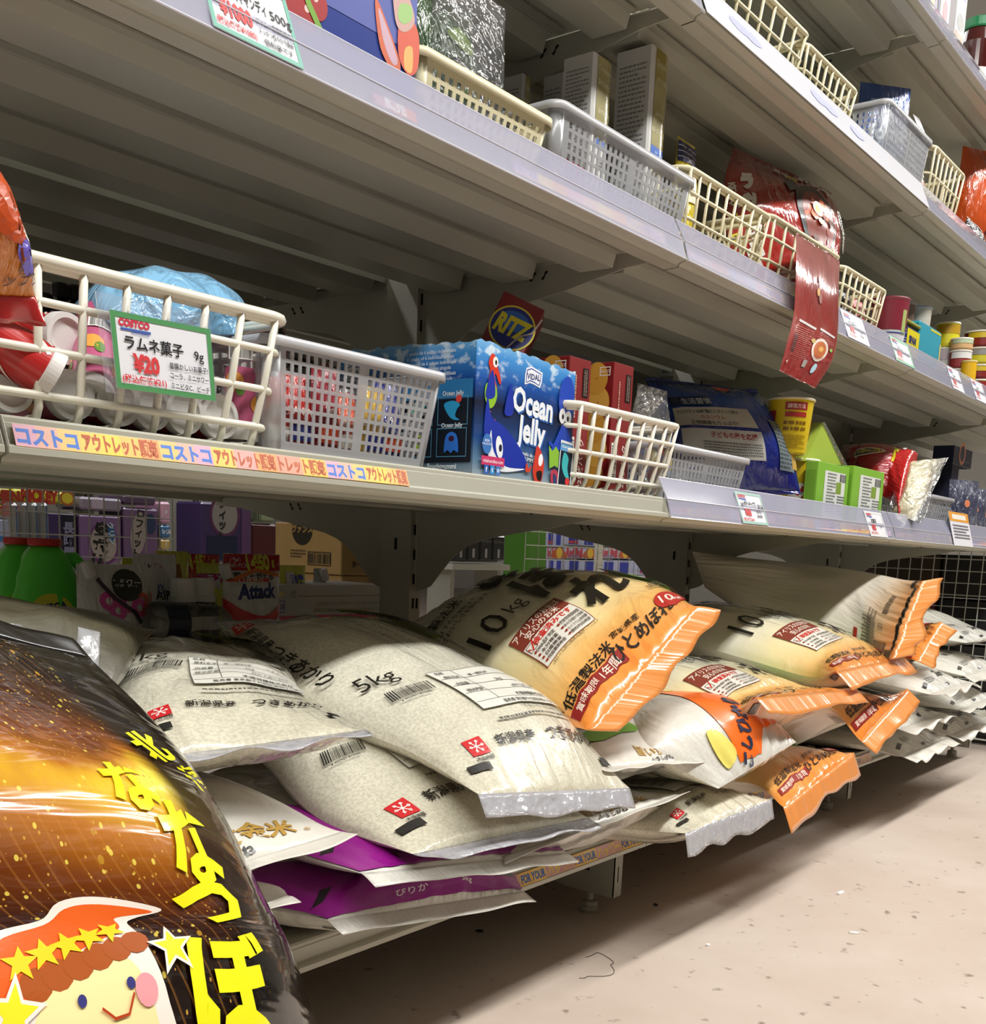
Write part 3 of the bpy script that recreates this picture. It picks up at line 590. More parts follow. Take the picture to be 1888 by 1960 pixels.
# ------------------------------------------------------------------ the orange 10 kg bags
def hito_prints(b, t, full=True, small=False):
    W, L = b.wid, b.len; p = Print(b.surface())
    p.text('低温製法米', W*.24, L*.115, .022, K, 0, .015); p.text('宮城県産', W*.57, L*.135, .015, K, 0, .01)
    p.rect(W*.24, L*.062, .120, .020, DRED); p.text('賞味期限', W*.15, L*.062, .0125, '#f0e0d0'); p.text('1年間', W*.34, L*.062, .017, '#f0e0d0')
    brush(p, 'ひとめぼれ', W*.64, L*.075, .028, 0, .12, .02)
    p.disc(W*.90, L*.12, .027, .024, '#b3201f', n=18); p.text('10', W*.885, L*.125, .030, '#f2e4d8'); p.text('kg', W*.945, L*.108, .014, '#f2e4d8')
    p.rect(W*.30, L*.375, W*.34, L*.19, '#e2ddd2', 0); p.frame(W*.30, L*.375, W*.34, L*.19, .0012, '#7c3426'); p.rect(W*.30, L*.448, W*.34, L*.065, '#7c3426', 0)
    p.text('アイリスのお米は', W*.30, L*.463, .0125, '#eee2d2', maxw=W*.31); p.text('安心のお米', W*.30, L*.436, .0125, '#eee2d2')
    p.text('検査済みです', W*.31, L*.398, .012, '#c8332a', bold=.03); p.frame(W*.165, L*.395, .013, .013, .0009, '#5a3a30'); p.stroke([(-.005, .002), (-.001, -.005), (.008, .009)], .0022, '#c8332a', W*.165, L*.395)
    for i, a in enumerate(('DNA品種判定', '水分検査', '白度検査', '残留農薬検査')): p.disc(W*.155, L*(.368-.022*i), .0022, .0022, '#8e2a1e', n=8); p.text(a, W*.225, L*(.368-.022*i), .0075, '#3c2a22', maxw=W*.12)
    for i, a in enumerate(('放射性物質検査', '米の食味計食味値', 'カドミウム含有量', '整粒判別検査')): p.disc(W*.315, L*(.368-.022*i), .0022, .0022, '#8e2a1e', n=8); p.text(a, W*.39, L*(.368-.022*i), .0075, '#3c2a22', maxw=W*.13)
    p.text('※ロット毎に検査を実施しています', W*.32, L*.265, .0055, '#5a4a40')
    p.text('10', W*.16, L*.58, .062, K, 0, .0); p.text('kg', W*.33, L*.56, .034, K, 0, .0)
    # big brush name running along the length
    brush(p, 'れ', W*.66, L*.40, .080, 0, .1, .04); brush(p, 'ぼ', W*.60, L*.60, .085, 0, .1, .04); brush(p, 'め', W*.58, L*.79, .085, 0, .1, .04)
    p.blob([(W*.88, L*.34), (W*1.0, L*.28), (W*.99, L*.5), (W*.86, L*.52)], '#8fc85a', name='printed_leaf')
    p.fine(W*.93, L*.25, .05, .02, 4, color='#4a4640')
    p.text('低温製法米', W*.11, L*.80, .022, K, 0, .02); p.text('15℃以下の低温製法で', W*.16, L*.74, .010, K); p.text('鮮度とおいしさを保ちます。', W*.18, L*.712, .010, K)
    p.done(t, coat=.5)
    q = Print(b.surface(True)); q.fine(W*.3, L*.2, .07, .05, 9, color='#6a6058'); q.barcode(W*.6, L*.12, .05, .02); q.rect(W*.96, .03, .03, .02, '#211a16'); q.rect(W*.05, .03, .02, .03, '#3a2c20'); q.done(t)
def orange_bag(label, rows, seed, e1=.15, seal=.03, sealdir=None, **k):
    b = Bag(rows, seed=seed, e1=e1, seal=seal, sealdir=sealdir, wr=.003, lump=.005, pleat=.005, **k); t = make_bag('rice_bag', label, b, ORG, under=ORGB, sealm=ORGS, wave=.008, sealends=(1, 0)); hito_prints(b, t); return t, b
R11, b11 = orange_bag('orange and white 10kg rice bag topmost in the middle stack, its corner lifted', [
    (A3(-.20, .31, .378), A3(.02, .30, .462), .016, .03), (A3(-.215, .21, .362), A3(.035, .20, .464), .044, .045), (A3(-.235, .10, .340), A3(.035, .09, .462), .054, .045), (A3(-.265, 0, .316), A3(.015, -.01, .450), .048, .04), (pY(1125, 1398, -.085), pY(1330, 1160, -.085), .020, .018)], 41, seal=.045, sealdir=(.75, -.35, -.1))
R15, _ = orange_bag('orange 10kg rice bag directly right of the corner-lifted bag, left one of the side-by-side pair', [
    (A3(.08, .34, .318), A3(.40, .34, .318), .036, .04), (A3(.08, .18, .305), A3(.40, .18, .305), .050, .046), (A3(.08, .04, .288), A3(.405, .04, .290), .058, .040), (A3(.075, -.06, .275), A3(.40, -.06, .285), .048, .026), (pY(1447, 1335, -.115), pY(1640, 1318, -.115), .008, .008)], 42, seal=.03, sealdir=(0, -.6, -.55))
R16, _ = orange_bag('orange 10kg rice bag in the upper pile, right one of the side-by-side pair', [
    (A3(.43, .36, .372), A3(.74, .36, .372), .036, .04), (A3(.42, .20, .360), A3(.74, .20, .360), .060, .046), (A3(.42, .06, .338), A3(.745, .06, .340), .062, .040), (A3(.43, -.04, .320), A3(.75, -.04, .325), .050, .028), (pY(1600, 1285, -.10), pY(1730, 1258, -.10), .010, .010)], 43, seal=.035, sealdir=(0, -.6, -.5))
# bag lying high on top, showing its white back
b17 = Bag([(pY(1350, 1125, .31), pY(1325, 1055, .34), .03, .02), (pY(1480, 1195, .19), pY(1500, 1080, .24), .045, .040), (pY(1590, 1243, .06), pY(1640, 1098, .11), .045, .045), (pY(1660, 1262, -.03), pY(1725, 1110, -.01), .035, .035), (pY(1708, 1262, -.11), pY(1765, 1112, -.10), .012, .010)], seed=44, e1=.2, seal=.06, sealdir=(.85, -.3, .1), lump=.006, pleat=.005, up=(1, .4, -.3))
R17 = make_bag('rice_bag', 'white-backed 10kg rice bag with an orange end on the very top of the pile', b17, ORG, under=ORGB, sealm=ORGS, wave=.012, sealends=(1, 0)); hito_prints(b17, R17)
q = Print(b17.surface(True)); W, L = b17.wid, b17.len
q.rect(W*.5, .012, W*.8, .010, '#1c1816'); q.fine(W*.25, L*.24, .05, .05, 8, 90, color='#6a6058'); q.barcode(W*.12, L*.12, .05, .024, 90); q.rect(W*.14, L*.33, .03, .02, '#a33327'); q.text('プラ', W*.32, L*.12, .009, '#444', 90); q.frame(W*.32, L*.12, .02, .014, .001, '#444', 90); q.done(R17)
R17b, _ = orange_bag('orange rice bag standing on end behind the white 2kg bags, below the topmost bag', [
    (A3(.93, .30, .33), A3(1.20, .30, .35), .03, .04), (A3(.93, .15, .33), A3(1.20, .15, .35), .045, .05), (A3(.93, .02, .33), A3(1.20, .02, .355), .045, .045), (pY(1755, 1265, -.07), pY(1800, 1190, -.07), .01, .01)], 45, seal=.04, sealdir=(.7, -.5, -.3))
R18, _ = orange_bag('orange 10kg rice bag below the two side-by-side bags, its corner pulled to a point', [
    (A3(.33, .34, .225), A3(.64, .34, .225), .04, .04), (A3(.33, .18, .225), A3(.65, .18, .225), .048, .044), (A3(.335, .04, .218), A3(.66, .04, .228), .050, .040), (pY(1565, 1345, -.05), A3(.67, -.04, .240), .035, .026), (pY(1648, 1418, -.105), pY(1738, 1318, -.105), .010, .010)], 46, seal=.035, sealdir=(.3, -.5, -.5))
R14, _ = orange_bag('orange 10kg rice bag at the bottom, its end hanging over the shelf edge', [
    (A3(.16, .34, .165), A3(.47, .34, .165), .03, .03), (A3(.16, .18, .168), A3(.475, .18, .168), .036, .034), (A3(.165, .03, .172), A3(.48, .03, .172), .040, .036), (pY(1440, 1500, -.06), A3(.50, -.04, .172), .036, .022), (pY(1500, 1545, -.135), pY(1635, 1440, -.11), .010, .010)], 47, seal=.035, sealdir=(.1, -.35, -.9))
# white bag with an orange panel
b12 = Bag([(A3(-.05, .34, .262), A3(.23, .34, .262), .03, .035), (A3(-.055, .18, .262), A3(.235, .18, .262), .045, .045), (A3(-.06, .04, .258), A3(.235, .04, .262), .055, .048), (pY(1235, 1440, -.06), A3(.235, -.05, .262), .048, .05), (pY(1375, 1510, -.125), pY(1525, 1420, -.125), .02, .03)], seed=51, e1=.16, seal=0, lump=.005, pleat=.006)
R12 = make_bag('rice_bag', 'white rice bag with a bright orange panel and yellow brush strokes, below the orange pile', b12, WHITE2, under=RICE, wave=.004)
p = Print(b12.surface()); W, L = b12.wid, b12.len
p.poly([(W*.30, L*.03), (W*.52, L*.02), (W*.62, L*.10), (W*.86, L*.12), (W*.98, L*.30), (W*.98, L*.82), (W*.45, L*.82), (W*.38, L*.45), (W*.34, L*.25)], '#ee6d1e', name='printed_panel')
for i, (x, y, a) in enumerate(((.50, .76, 20), (.55, .68, 160), (.52, .61, 25), (.60, .56, 155), (.57, .50, 30), (.64, .46, 150))): p.blob([(-.03, -.006), (0, -.010), (.032, -.003), (.03, .006), (0, .009), (-.03, .005)], '#ece04a', W*x, L*y, a)
p.stroke([(-.045, .03), (-.02, .045), (0, .03), (-.01, .01), (.01, 0), (.03, .012), (.045, -.01), (.03, -.03), (.0, -.035)], .012, '#f4ece2', W*.72, L*.58); p.stroke([(-.045, .03), (-.02, .045), (0, .03), (-.01, .01), (.01, 0), (.03, .012), (.045, -.01), (.03, -.03), (.0, -.035)], .007, '#d8342a', W*.72, L*.58)
for i in range(6): p.star(W*(.85+.05*(i % 2)), L*(.72-.04*i), .007, '#f7d9b6')
p.text('もっちり', W*.78, L*.33, .020, '#d8362c', 30, .05); p.text('冷めても', W*.88, L*.40, .012, '#4a4aa0', 30, .03)
p.text('こしひかり', W*.47, L*.13, .030, '#26324e', 58, .05); p.text('1', W*.18, L*.55, .07, K, 0, .05); p.text('め', W*.1, L*.75, .09, K, 0, .03)
p.blob([(W*.16, .02), (W*.30, .03), (W*.28, .07), (W*.20, .075)], '#e6d96e', name='printed_leaf'); p.done(R12)
R13, b13 = clear_bag('clear rice bag with a crimped lower edge hanging over the bottom shelf edge', [
    (A3(-.17, .30, .165), A3(.10, .30, .165), .03, .03), (A3(-.17, .15, .166), A3(.10, .15, .166), .036, .033), (A3(-.165, .02, .166), A3(.105, .02, .168), .036, .032), (pY(1235, 1590, -.07), A3(.115, -.06, .170), .034, .030), (pY(1312, 1595, -.128), pY(1478, 1530, -.128), .010, .012)], 52, False, seal=.03, sealdir=(0, -.2, -.97))
# white 2 kg bags, far right
def two_kg(label, rows, seed, sealdir=(.1, -.6, -.3)):
    b = Bag(rows, seed=seed, e1=.2, seal=.03, sealdir=sealdir, lump=.006, pleat=.006); t = make_bag('rice_bag', label, b, WHITE2, sealm=WHITE, group='white 2kg rice bags', nu=30, nv=40, wave=.01); W, L = b.wid, b.len
    p = Print(b.surface()); p.text('2kg', W*.6, L*.16, .034, '#2a2826', 0, .03); p.text('無洗米', W*.35, L*.3, .02, '#3a3836'); p.rect(W*.12, .03, .026, .012, '#1c1c1c', 20); p.rect(W*.9, .035, .024, .012, '#1c1c1c', -15); p.rect(W*.5, .012, .02, .008, '#1c1c1c'); p.fine(W*.3, L*.12, .05, .02, 3, color='#777'); p.done(t)
    p = Print(b.surface(True)); p.rect(W*.2, .04, .02, .03, '#1c1c1c', 15); p.rect(W*.75, .03, .02, .012, '#1c1c1c'); p.done(t); return t
k2 = 0
for lab, x0, x1, z, yf, sd, dz in (
    ('white 2kg rice bag on the bottom shelf, left one of the lowest layer', .80, 1.10, .158, -.06, 61, 0),
    ('white 2kg rice bag on the bottom shelf, right one of the lowest layer', 1.14, 1.46, .160, -.05, 62, 0),
    ('white 2kg rice bag in the second layer, right of the pointed orange bag', .76, 1.04, .215, -.06, 63, .01),
    ('white 2kg rice bag in the second layer, cut by the right photo edge', 1.10, 1.42, .222, -.07, 64, 0),
    ('white 2kg rice bag third layer, its white corner stretched under the standing orange bag', .86, 1.14, .275, -.08, 65, .01),
    ('white 2kg rice bag in the third layer, below the pale sloping bag', 1.20, 1.52, .285, -.05, 66, 0),
    ('pale sloping white rice bag reaching up against the wire rack', 1.30, 1.62, .350, -.02, 67, .04)):
    rows = [(A3(x0, yf+.30, z+dz*2), A3(x1, yf+.30, z+dz*2), .024, .024), (A3(x0, yf+.17, z+dz), A3(x1, yf+.17, z+dz), .028, .026), (A3(x0, yf+.05, z), A3(x1, yf+.05, z), .028, .024), (A3(x0, yf-.03, z-.01), A3(x1, yf-.03, z-.005), .008, .010)]
    two_kg(lab, rows, sd, (random.uniform(-.3, .3), -.7, random.uniform(-.3, .3)))

# ------------------------------------------------------------------ the big black and gold bag standing at the left front
def nana_mat():
    m, nt, b = nm('black_gold_film'); tc = nt.nodes.new('ShaderNodeTexCoord'); sep = nt.nodes.new('ShaderNodeSeparateXYZ'); nt.links.new(tc.outputs['UV'], sep.inputs[0])
    n = nt.nodes.new('ShaderNodeTexNoise'); n.inputs['Scale'].default_value = 4; n.inputs['Detail'].default_value = 6; nt.links.new(tc.outputs['UV'], n.inputs['Vector'])
    def M(op, a, b_=None, c=None):
        q = nt.nodes.new('ShaderNodeMath'); q.operation = op
        for i, x in enumerate((a, b_, c)):
            if x is None: continue
            if isinstance(x, (int, float)): q.inputs[i].default_value = x
            else: nt.links.new(x, q.inputs[i])
        return q.outputs[0]
    u, v = sep.outputs['X'], sep.outputs['Y']
    # printed sunburst band across the bag, with some of its highlight painted in
    d = M('ABSOLUTE', M('SUBTRACT', v, M('MULTIPLY_ADD', M('SUBTRACT', n.outputs['Fac'], .5), .12, .44))); d2 = M('ABSOLUTE', M('SUBTRACT', u, .64))
    r = M('SQRT', M('ADD', M('POWER', M('MULTIPLY', d, 2.7), 2.0), M('POWER', M('MULTIPLY', d2, .6), 2.0)))
    g = M('MULTIPLY_ADD', n.outputs['Fac'], .40, M('SUBTRACT', r, .20))
    c = ramp(nt, g, [(.0, '#f3e04e'), (.10, '#e4b42c'), (.22, '#b06a18'), (.38, '#6e340c'), (.6, '#3a170a'), (.9, '#140806')])
    wv = nt.nodes.new('ShaderNodeTexWave'); wv.inputs['Scale'].default_value = 11; wv.inputs['Distortion'].default_value = 1.2; wv.inputs['Detail'].default_value = 2; mp = nt.nodes.new('ShaderNodeMapping'); mp.inputs['Rotation'].default_value = (0, 0, .55); nt.links.new(tc.outputs['UV'], mp.inputs['Vector']); nt.links.new(mp.outputs[0], wv.inputs['Vector'])
    ln = M('MULTIPLY', M('GREATER_THAN', wv.outputs['Fac'], .95), .16)
    h = nt.nodes.new('ShaderNodeMix'); h.data_type = 'RGBA'; nt.links.new(ln, h.inputs['Factor']); nt.links.new(c, h.inputs['A']); h.inputs['B'].default_value = lin('#d08a3a'); c = h.outputs['Result']
    for sc, th, dc in ((70, .16, '#c99a3c'), (34, .14, '#e6cf55'), (18, .11, '#b98a2a')):
        vo = nt.nodes.new('ShaderNodeTexVoronoi'); vo.inputs['Scale'].default_value = sc; vo.inputs['Randomness'].default_value = 1; nt.links.new(tc.outputs['UV'], vo.inputs['Vector'])
        h = nt.nodes.new('ShaderNodeMix'); h.data_type = 'RGBA'; nt.links.new(M('MULTIPLY', M('LESS_THAN', vo.outputs['Distance'], th), .8), h.inputs['Factor']); nt.links.new(c, h.inputs['A']); h.inputs['B'].default_value = lin(dc); c = h.outputs['Result']
    # black right-hand strip with a soft edge
    bk = nt.nodes.new('ShaderNodeMapRange'); nt.links.new(M('ADD', u, M('MULTIPLY', M('SUBTRACT', n.outputs['Fac'], .5), .14)), bk.inputs['Value']); bk.inputs['From Min'].default_value = .665; bk.inputs['From Max'].default_value = .74
    h = nt.nodes.new('ShaderNodeMix'); h.data_type = 'RGBA'; nt.links.new(M('MULTIPLY', bk.outputs[0], .94), h.inputs['Factor']); nt.links.new(c, h.inputs['A']); h.inputs['B'].default_value = lin('#0c0908'); c = h.outputs['Result']
    nt.links.new(c, b.inputs['Base Color']); b.inputs['Roughness'].default_value = .22; b.inputs['Coat Weight'].default_value = 1; b.inputs['Coat Roughness'].default_value = .06
    mp = nt.nodes.new('ShaderNodeMapping'); mp.inputs['Scale'].default_value = (2.2, 8, 1); mp.inputs['Rotation'].default_value = (0, 0, -.35); nt.links.new(tc.outputs['UV'], mp.inputs['Vector'])
    w1 = nt.nodes.new('ShaderNodeTexNoise'); w1.inputs['Scale'].default_value = 1; w1.inputs['Detail'].default_value = 3; w1.inputs['Distortion'].default_value = 1.2; nt.links.new(mp.outputs[0], w1.inputs['Vector'])
    uu = nt.nodes.new('ShaderNodeBump'); uu.inputs['Strength'].default_value = .28; uu.inputs['Distance'].default_value = .015; nt.links.new(w1.outputs['Fac'], uu.inputs['Height']); nt.links.new(uu.outputs['Normal'], b.inputs['Normal']); nt.links.new(uu.outputs['Normal'], b.inputs['Coat Normal']); return m
NANA = nana_mat(); BLK = mat('#0d0b0a', .3, coat=1)
def P1(x, y, Y): return pY(x, y, Y)
b1 = Bag([(P1(-430, 1120, -.05), P1(175, 1262, -.05), .004, .02), (P1(-440, 1240, -.085), P1(298, 1385, -.085), .014, .03), (P1(-400, 1430, -.115), P1(380, 1500, -.115), .036, .04), (P1(-420, 1600, -.145), P1(445, 1640, -.145), .060, .045), (P1(-440, 1820, -.165), P1(528, 1800, -.165), .062, .05), (P1(-450, 2080, -.20), P1(600, 1985, -.20), .055, .05), (P1(-470, 2450, -.225), P1(680, 2280, -.225), .03, .03)], seed=71, e0=.08, e1=.1, p=2.1, up=(0, -1, .5), seal=.02, wr=.002, lump=.005, pleat=.0015)
R1 = make_bag('rice_bag', 'large black and gold glossy rice bag with yellow lettering standing at the left front corner', b1, NANA, under=mat('#1a0f0a', .35, coat=1), sealm=BLK, nu=80, nv=110)
class BagPix:
    """print placed on the front film at the spot that a sight line meets it (found once, then fixed on the bag)"""
    def __init__(s, bag):
        s.b = bag; g = np.linspace(.01, .99, 150); Q, V = np.meshgrid(g, g); s.q, s.v = Q.ravel(), V.ravel(); P = bag.surf(s.q, s.v); d = P-CAM; z = d@FW
        s.px = np.stack([944+FPX*(d@RT)/z, PYX-FPX*(d@UP)/z], 1)
    def at(s, x, y): i = int(np.argmin(((s.px-[x, y])**2).sum(1))); return s.q[i], s.v[i]
bp = BagPix(b1)
def aff(bag, q, v, ang, size):
    """local frame on a bag around (q,v), ang: direction of the text baseline on the bag in degrees from 'across'"""
    return None
sf = b1.surface(thr=.006); pr1 = Print(sf, base=.0012, step=.00012)
def at1(x, y): q, v = bp.at(x, y); return q*b1.wid, (1-v)*b1.len
def rot1(x0, y0, x1, y1): a = at1(x0, y0); b_ = at1(x1, y1); return math.degrees(math.atan2(b_[1]-a[1], b_[0]-a[0]))
YEL = '#efe71c'
for ch, x, y, h, (bx, by, ex, ey) in (('北', 285, 1432, .034, (240, 1440, 325, 1425)), ('海', 368, 1490, .026, (345, 1495, 385, 1485)), ('な', 246, 1500, .037, (205, 1515, 320, 1505)), ('な', 366, 1612, .046, (305, 1605, 415, 1598)), ('つ', 408, 1738, .055, (350, 1745, 465, 1730)), ('ぼ', 446, 1888, .060, (375, 1888, 515, 1880))):
    if h == 0: continue
    X, Y = at1(x, y); pr1.text(ch, X, Y, h, YEL, rot1(bx, by, ex, ey), .04)
# smiling star-capped face printed at the bottom
FS = .82; X, Y = at1(165, 1890); r0 = rot1(100, 1920, 260, 1860)
pr1.blob([(-.080, -.06), (-.072, .002), (-.044, .042), (-.010, .054), (.010, .074), (.040, .072), (.074, .052), (.052, .044), (.040, .034), (.044, .012), (.046, -.02), (.040, -.06)], '#efe3d8', X, Y, r0, FS)
pr1.blob([(-.076, -.045), (-.064, .0), (-.040, .036), (-.010, .046), (.010, .066), (.034, .066), (.066, .050), (.036, .046), (.030, .026), (-.010, .014), (-.052, -.012)], '#e4601e', X, Y, r0, FS)
pr1.blob([(-.050, -.075), (-.050, -.03), (-.026, .000), (.006, .012), (.030, .004), (.036, -.03), (.030, -.075)], '#f4e2a4', X, Y, r0, FS)
for k in range(6): pr1.disc(X+(-.022+.0105*k)*math.cos(math.radians(r0))-(.007+.001*k)*math.sin(math.radians(r0)), Y+(-.022+.0105*k)*math.sin(math.radians(r0))+(.007+.001*k)*math.cos(math.radians(r0)), .0075, .0065, '#a8521c', n=12, name='printed_picture')
for k in range(5): pr1.star(X+(-.026+.0115*k)*math.cos(math.radians(r0))-(.017+.0014*k)*math.sin(math.radians(r0)), Y+(-.026+.0115*k)*math.sin(math.radians(r0))+(.017+.0014*k)*math.cos(math.radians(r0)), .0085, '#f0d020', 10*k)
for x, y, r in ((247, 1878, .0022), (155, 1918, .0022)): a = at1(x, y); pr1.disc(a[0], a[1], r, r, '#3a3a78', n=12, name='printed_picture')
a = at1(276, 1896); pr1.disc(a[0], a[1], .0058, .0058, '#ea9aa0', n=16, name='printed_picture')
a = at1(222, 1935); pr1.stroke([(-.008, .0015), (-.003, -.003), (.004, -.0035), (.009, .002)], .0010, '#b0401e', a[0], a[1], r0)
a = at1(323, 1812); pr1.star(a[0], a[1], .0145, '#efe3d8', 8); pr1.star(a[0], a[1], .0105, '#e8e22a', 8)
a = at1(20, 1948); pr1.star(a[0], a[1], .0145, '#efe3d8', -8); pr1.star(a[0], a[1], .0105, '#e8e22a', -8)
pr1.done(R1, rough=.25, coat=.8)
# green back label wrapping round its edge
g = MB(); gl = [(452, 1655), (478, 1730), (508, 1800), (540, 1880), (556, 1905), (571, 1893), (545, 1830), (520, 1770), (494, 1715), (470, 1660)]
Yg = lambda x: -.118-.0006*(x-450)
g.prism([P1(x, y, Yg(x)+.008) for x, y in gl], (0, .002, 0)); g.build('back_label', mat('#7fa56a', .5, coat=.5), R1, label='pale green label wrapped round the edge')
# gray translucent bag tops behind it
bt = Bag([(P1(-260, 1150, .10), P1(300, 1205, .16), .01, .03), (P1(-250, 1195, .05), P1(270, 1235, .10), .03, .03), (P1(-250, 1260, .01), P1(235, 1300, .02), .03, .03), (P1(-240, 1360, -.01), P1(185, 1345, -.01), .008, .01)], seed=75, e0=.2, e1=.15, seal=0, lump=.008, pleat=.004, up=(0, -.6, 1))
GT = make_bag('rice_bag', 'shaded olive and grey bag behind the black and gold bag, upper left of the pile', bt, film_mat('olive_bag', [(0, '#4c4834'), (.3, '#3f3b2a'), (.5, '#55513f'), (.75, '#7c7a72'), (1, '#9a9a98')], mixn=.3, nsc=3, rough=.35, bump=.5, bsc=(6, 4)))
fl = Bag([(P1(150, 1200, .0), P1(192, 1210, .0), .002, .002), (P1(147, 1260, -.012), P1(190, 1262, -.012), .003, .002), (P1(160, 1330, -.02), P1(185, 1330, -.02), .002, .002)], seed=76, seal=0, lump=.001, pleat=.001, wr=.001, up=(0, -1, .3))
t = make_bag('plastic_flap', 'small upright frosted plastic flap above the black and gold bag', fl, clear_mat('frosted_flap', '#bfc0c4', .55, .2, bump=.4), cat='plastic flap', nu=12, nv=14)
gs = Bag([(P1(-200, 1175, -.015), P1(40, 1195, -.015), .004, .004), (P1(-200, 1240, -.035), P1(105, 1290, -.03), .008, .006), (P1(-200, 1330, -.05), P1(160, 1345, -.04), .006, .004), (P1(-160, 1420, -.07), P1(170, 1400, -.05), .002, .002)], seed=77, seal=0, lump=.006, up=(0, -1, .5))
t = make_bag('plastic_sheet', 'crumpled grey translucent plastic draped behind the black and gold bag', gs, clear_mat('grey_sheet', '#a9abad', .6, .2, bump=.6), cat='plastic sheet', nu=30, nv=30)
# ------------------------------------------------------------------ baskets
DB, DC, DD, DE = ZB+.0238, ZC+.0238, ZD+.0238, ZE+.0238
def rrect(x0, x1, y0, y1, r, n=5):
    P = []
    for cx, cy, a0 in ((x1-r, y0+r, -90), (x1-r, y1-r, 0), (x0+r, y1-r, 90), (x0+r, y0+r, 180)):
        for k in range(n+1): a = math.radians(a0+90*k/n); P.append((cx+r*math.cos(a), cy+r*math.sin(a)))
    return P
def lattice_basket(label, x0, x1, y0, y1, z, h, col, nb=8, nd=5, hoops=3, r=.0034, rot=0, flare=.014, group='lattice baskets on the shelves'):
    c = A3((x0+x1)/2, (y0+y1)/2, z); t = thing('lattice_basket', label, 'basket', tuple(c), group); m = mat(col, .42, coat=.15)
    ca, sa = math.cos(math.radians(rot)), math.sin(math.radians(rot))
    G = lambda x, y, zz: A3(c[0]+(x-c[0])*ca-(y-c[1])*sa, c[1]+(x-c[0])*sa+(y-c[1])*ca, zz)
    def sh(f): return x0+flare*(1-f), x1-flare*(1-f), y0+flare*(1-f), y1-flare*(1-f)
    rim = MB(); rim.tube([G(x, y, z+h) for x, y in rrect(*sh(1), .022)], r*1.25, 8, closed=True); rim.tube([G(x, y, z+h-.0035) for x, y in rrect(*[a+b for a, b in zip(sh(1), (.004, -.004, .004, -.004))], .02)], r*.9, 8, closed=True); rim.build('rim', m, t, smooth=True)
    for k in range(hoops):
        f = ([.18, .46, .75] if hoops == 3 else [.28, .62])[k]; MB().tube([G(x, y, z+h*f) for x, y in rrect(*sh(f), .02)], r*.85, 8, closed=True).build('hoop', m, t, smooth=True)
    def bar(xt, yt, xb, yb, dx, dy):
        q = .012; MB().tube([G(xt, yt, z+h), G(xt*.5+xb*.5, yt*.5+yb*.5, z+h*.5), G(xb, yb, z+q), G(xb+dx*q*.3, yb+dy*q*.3, z+q*.4), G(xb+dx*q, yb+dy*q, z+r), G(xb+dx*q*2.2, yb+dy*q*2.2, z+r)], r*.85, 6).build('bar', m, t, smooth=True)
    X0, X1, Y0, Y1 = sh(1); a0, a1, b0, b1 = sh(0)
    for i in range(nb):
        f = (i+.5)/nb; bar(X0+(X1-X0)*f, Y0, a0+(a1-a0)*f, b0, 0, 1); bar(X0+(X1-X0)*f, Y1, a0+(a1-a0)*f, b1, 0, -1)
    for i in range(nd):
        f = (i+.5)/nd; bar(X0, Y0+(Y1-Y0)*f, a0, b0+(b1-b0)*f, 1, 0); bar(X1, Y0+(Y1-Y0)*f, a1, b0+(b1-b0)*f, -1, 0)
    fl = MB()
    for i in range(nb*2): f = (i+.5)/(nb*2); fl.tube([G(a0+.02+(a1-a0-.04)*f, b0+.02, z+r), G(a0+.02+(a1-a0-.04)*f, b1-.02, z+r)], r*.7, 4)
    fl.build('floor_grid', m, t); return t
def pwall(mb, c00, c10, c11, c01, na, nb, hw=.62, hh=.62, m=(0, 0, .1, .1), skip=None):
    c00, c10, c11, c01 = (np.asarray(q, float) for q in (c00, c10, c11, c01)); B = lambda a, b: (c00*(1-a)+c10*a)*(1-b)+(c01*(1-a)+c11*a)*b
    a0, a1, b0, b1 = m[0], 1-m[1], m[2], 1-m[3]
    def q(x0, x1, y0, y1): mb.add([B(x0, y0), B(x1, y0), B(x1, y1), B(x0, y1)], [(0, 1, 2, 3)])
    if b0 > 0: q(0, 1, 0, b0)
    if b1 < 1: q(0, 1, b1, 1)
    if a0 > 0: q(0, a0, b0, b1)
    if a1 < 1: q(a1, 1, b0, b1)
    da, db = (a1-a0)/na, (b1-b0)/nb
    for i in range(na):
        for j in range(nb):
            x, y = a0+i*da, b0+j*db
            if skip and skip(i, j): q(x, x+da, y, y+db); continue
            gx, gy = da*(1-hw)/2, db*(1-hh)/2; v = [B(x, y), B(x+da, y), B(x+da, y+db), B(x, y+db), B(x+gx, y+gy), B(x+da-gx, y+gy), B(x+da-gx, y+db-gy), B(x+gx, y+db-gy)]
            mb.add(v, [(0, 1, 5, 4), (1, 2, 6, 5), (2, 3, 7, 6), (3, 0, 4, 7)])
MILK = clear_mat('milky_plastic', '#d3d5da', .42, .25); MILKRIM = clear_mat('milky_rim', '#dcdde2', .6, .25)
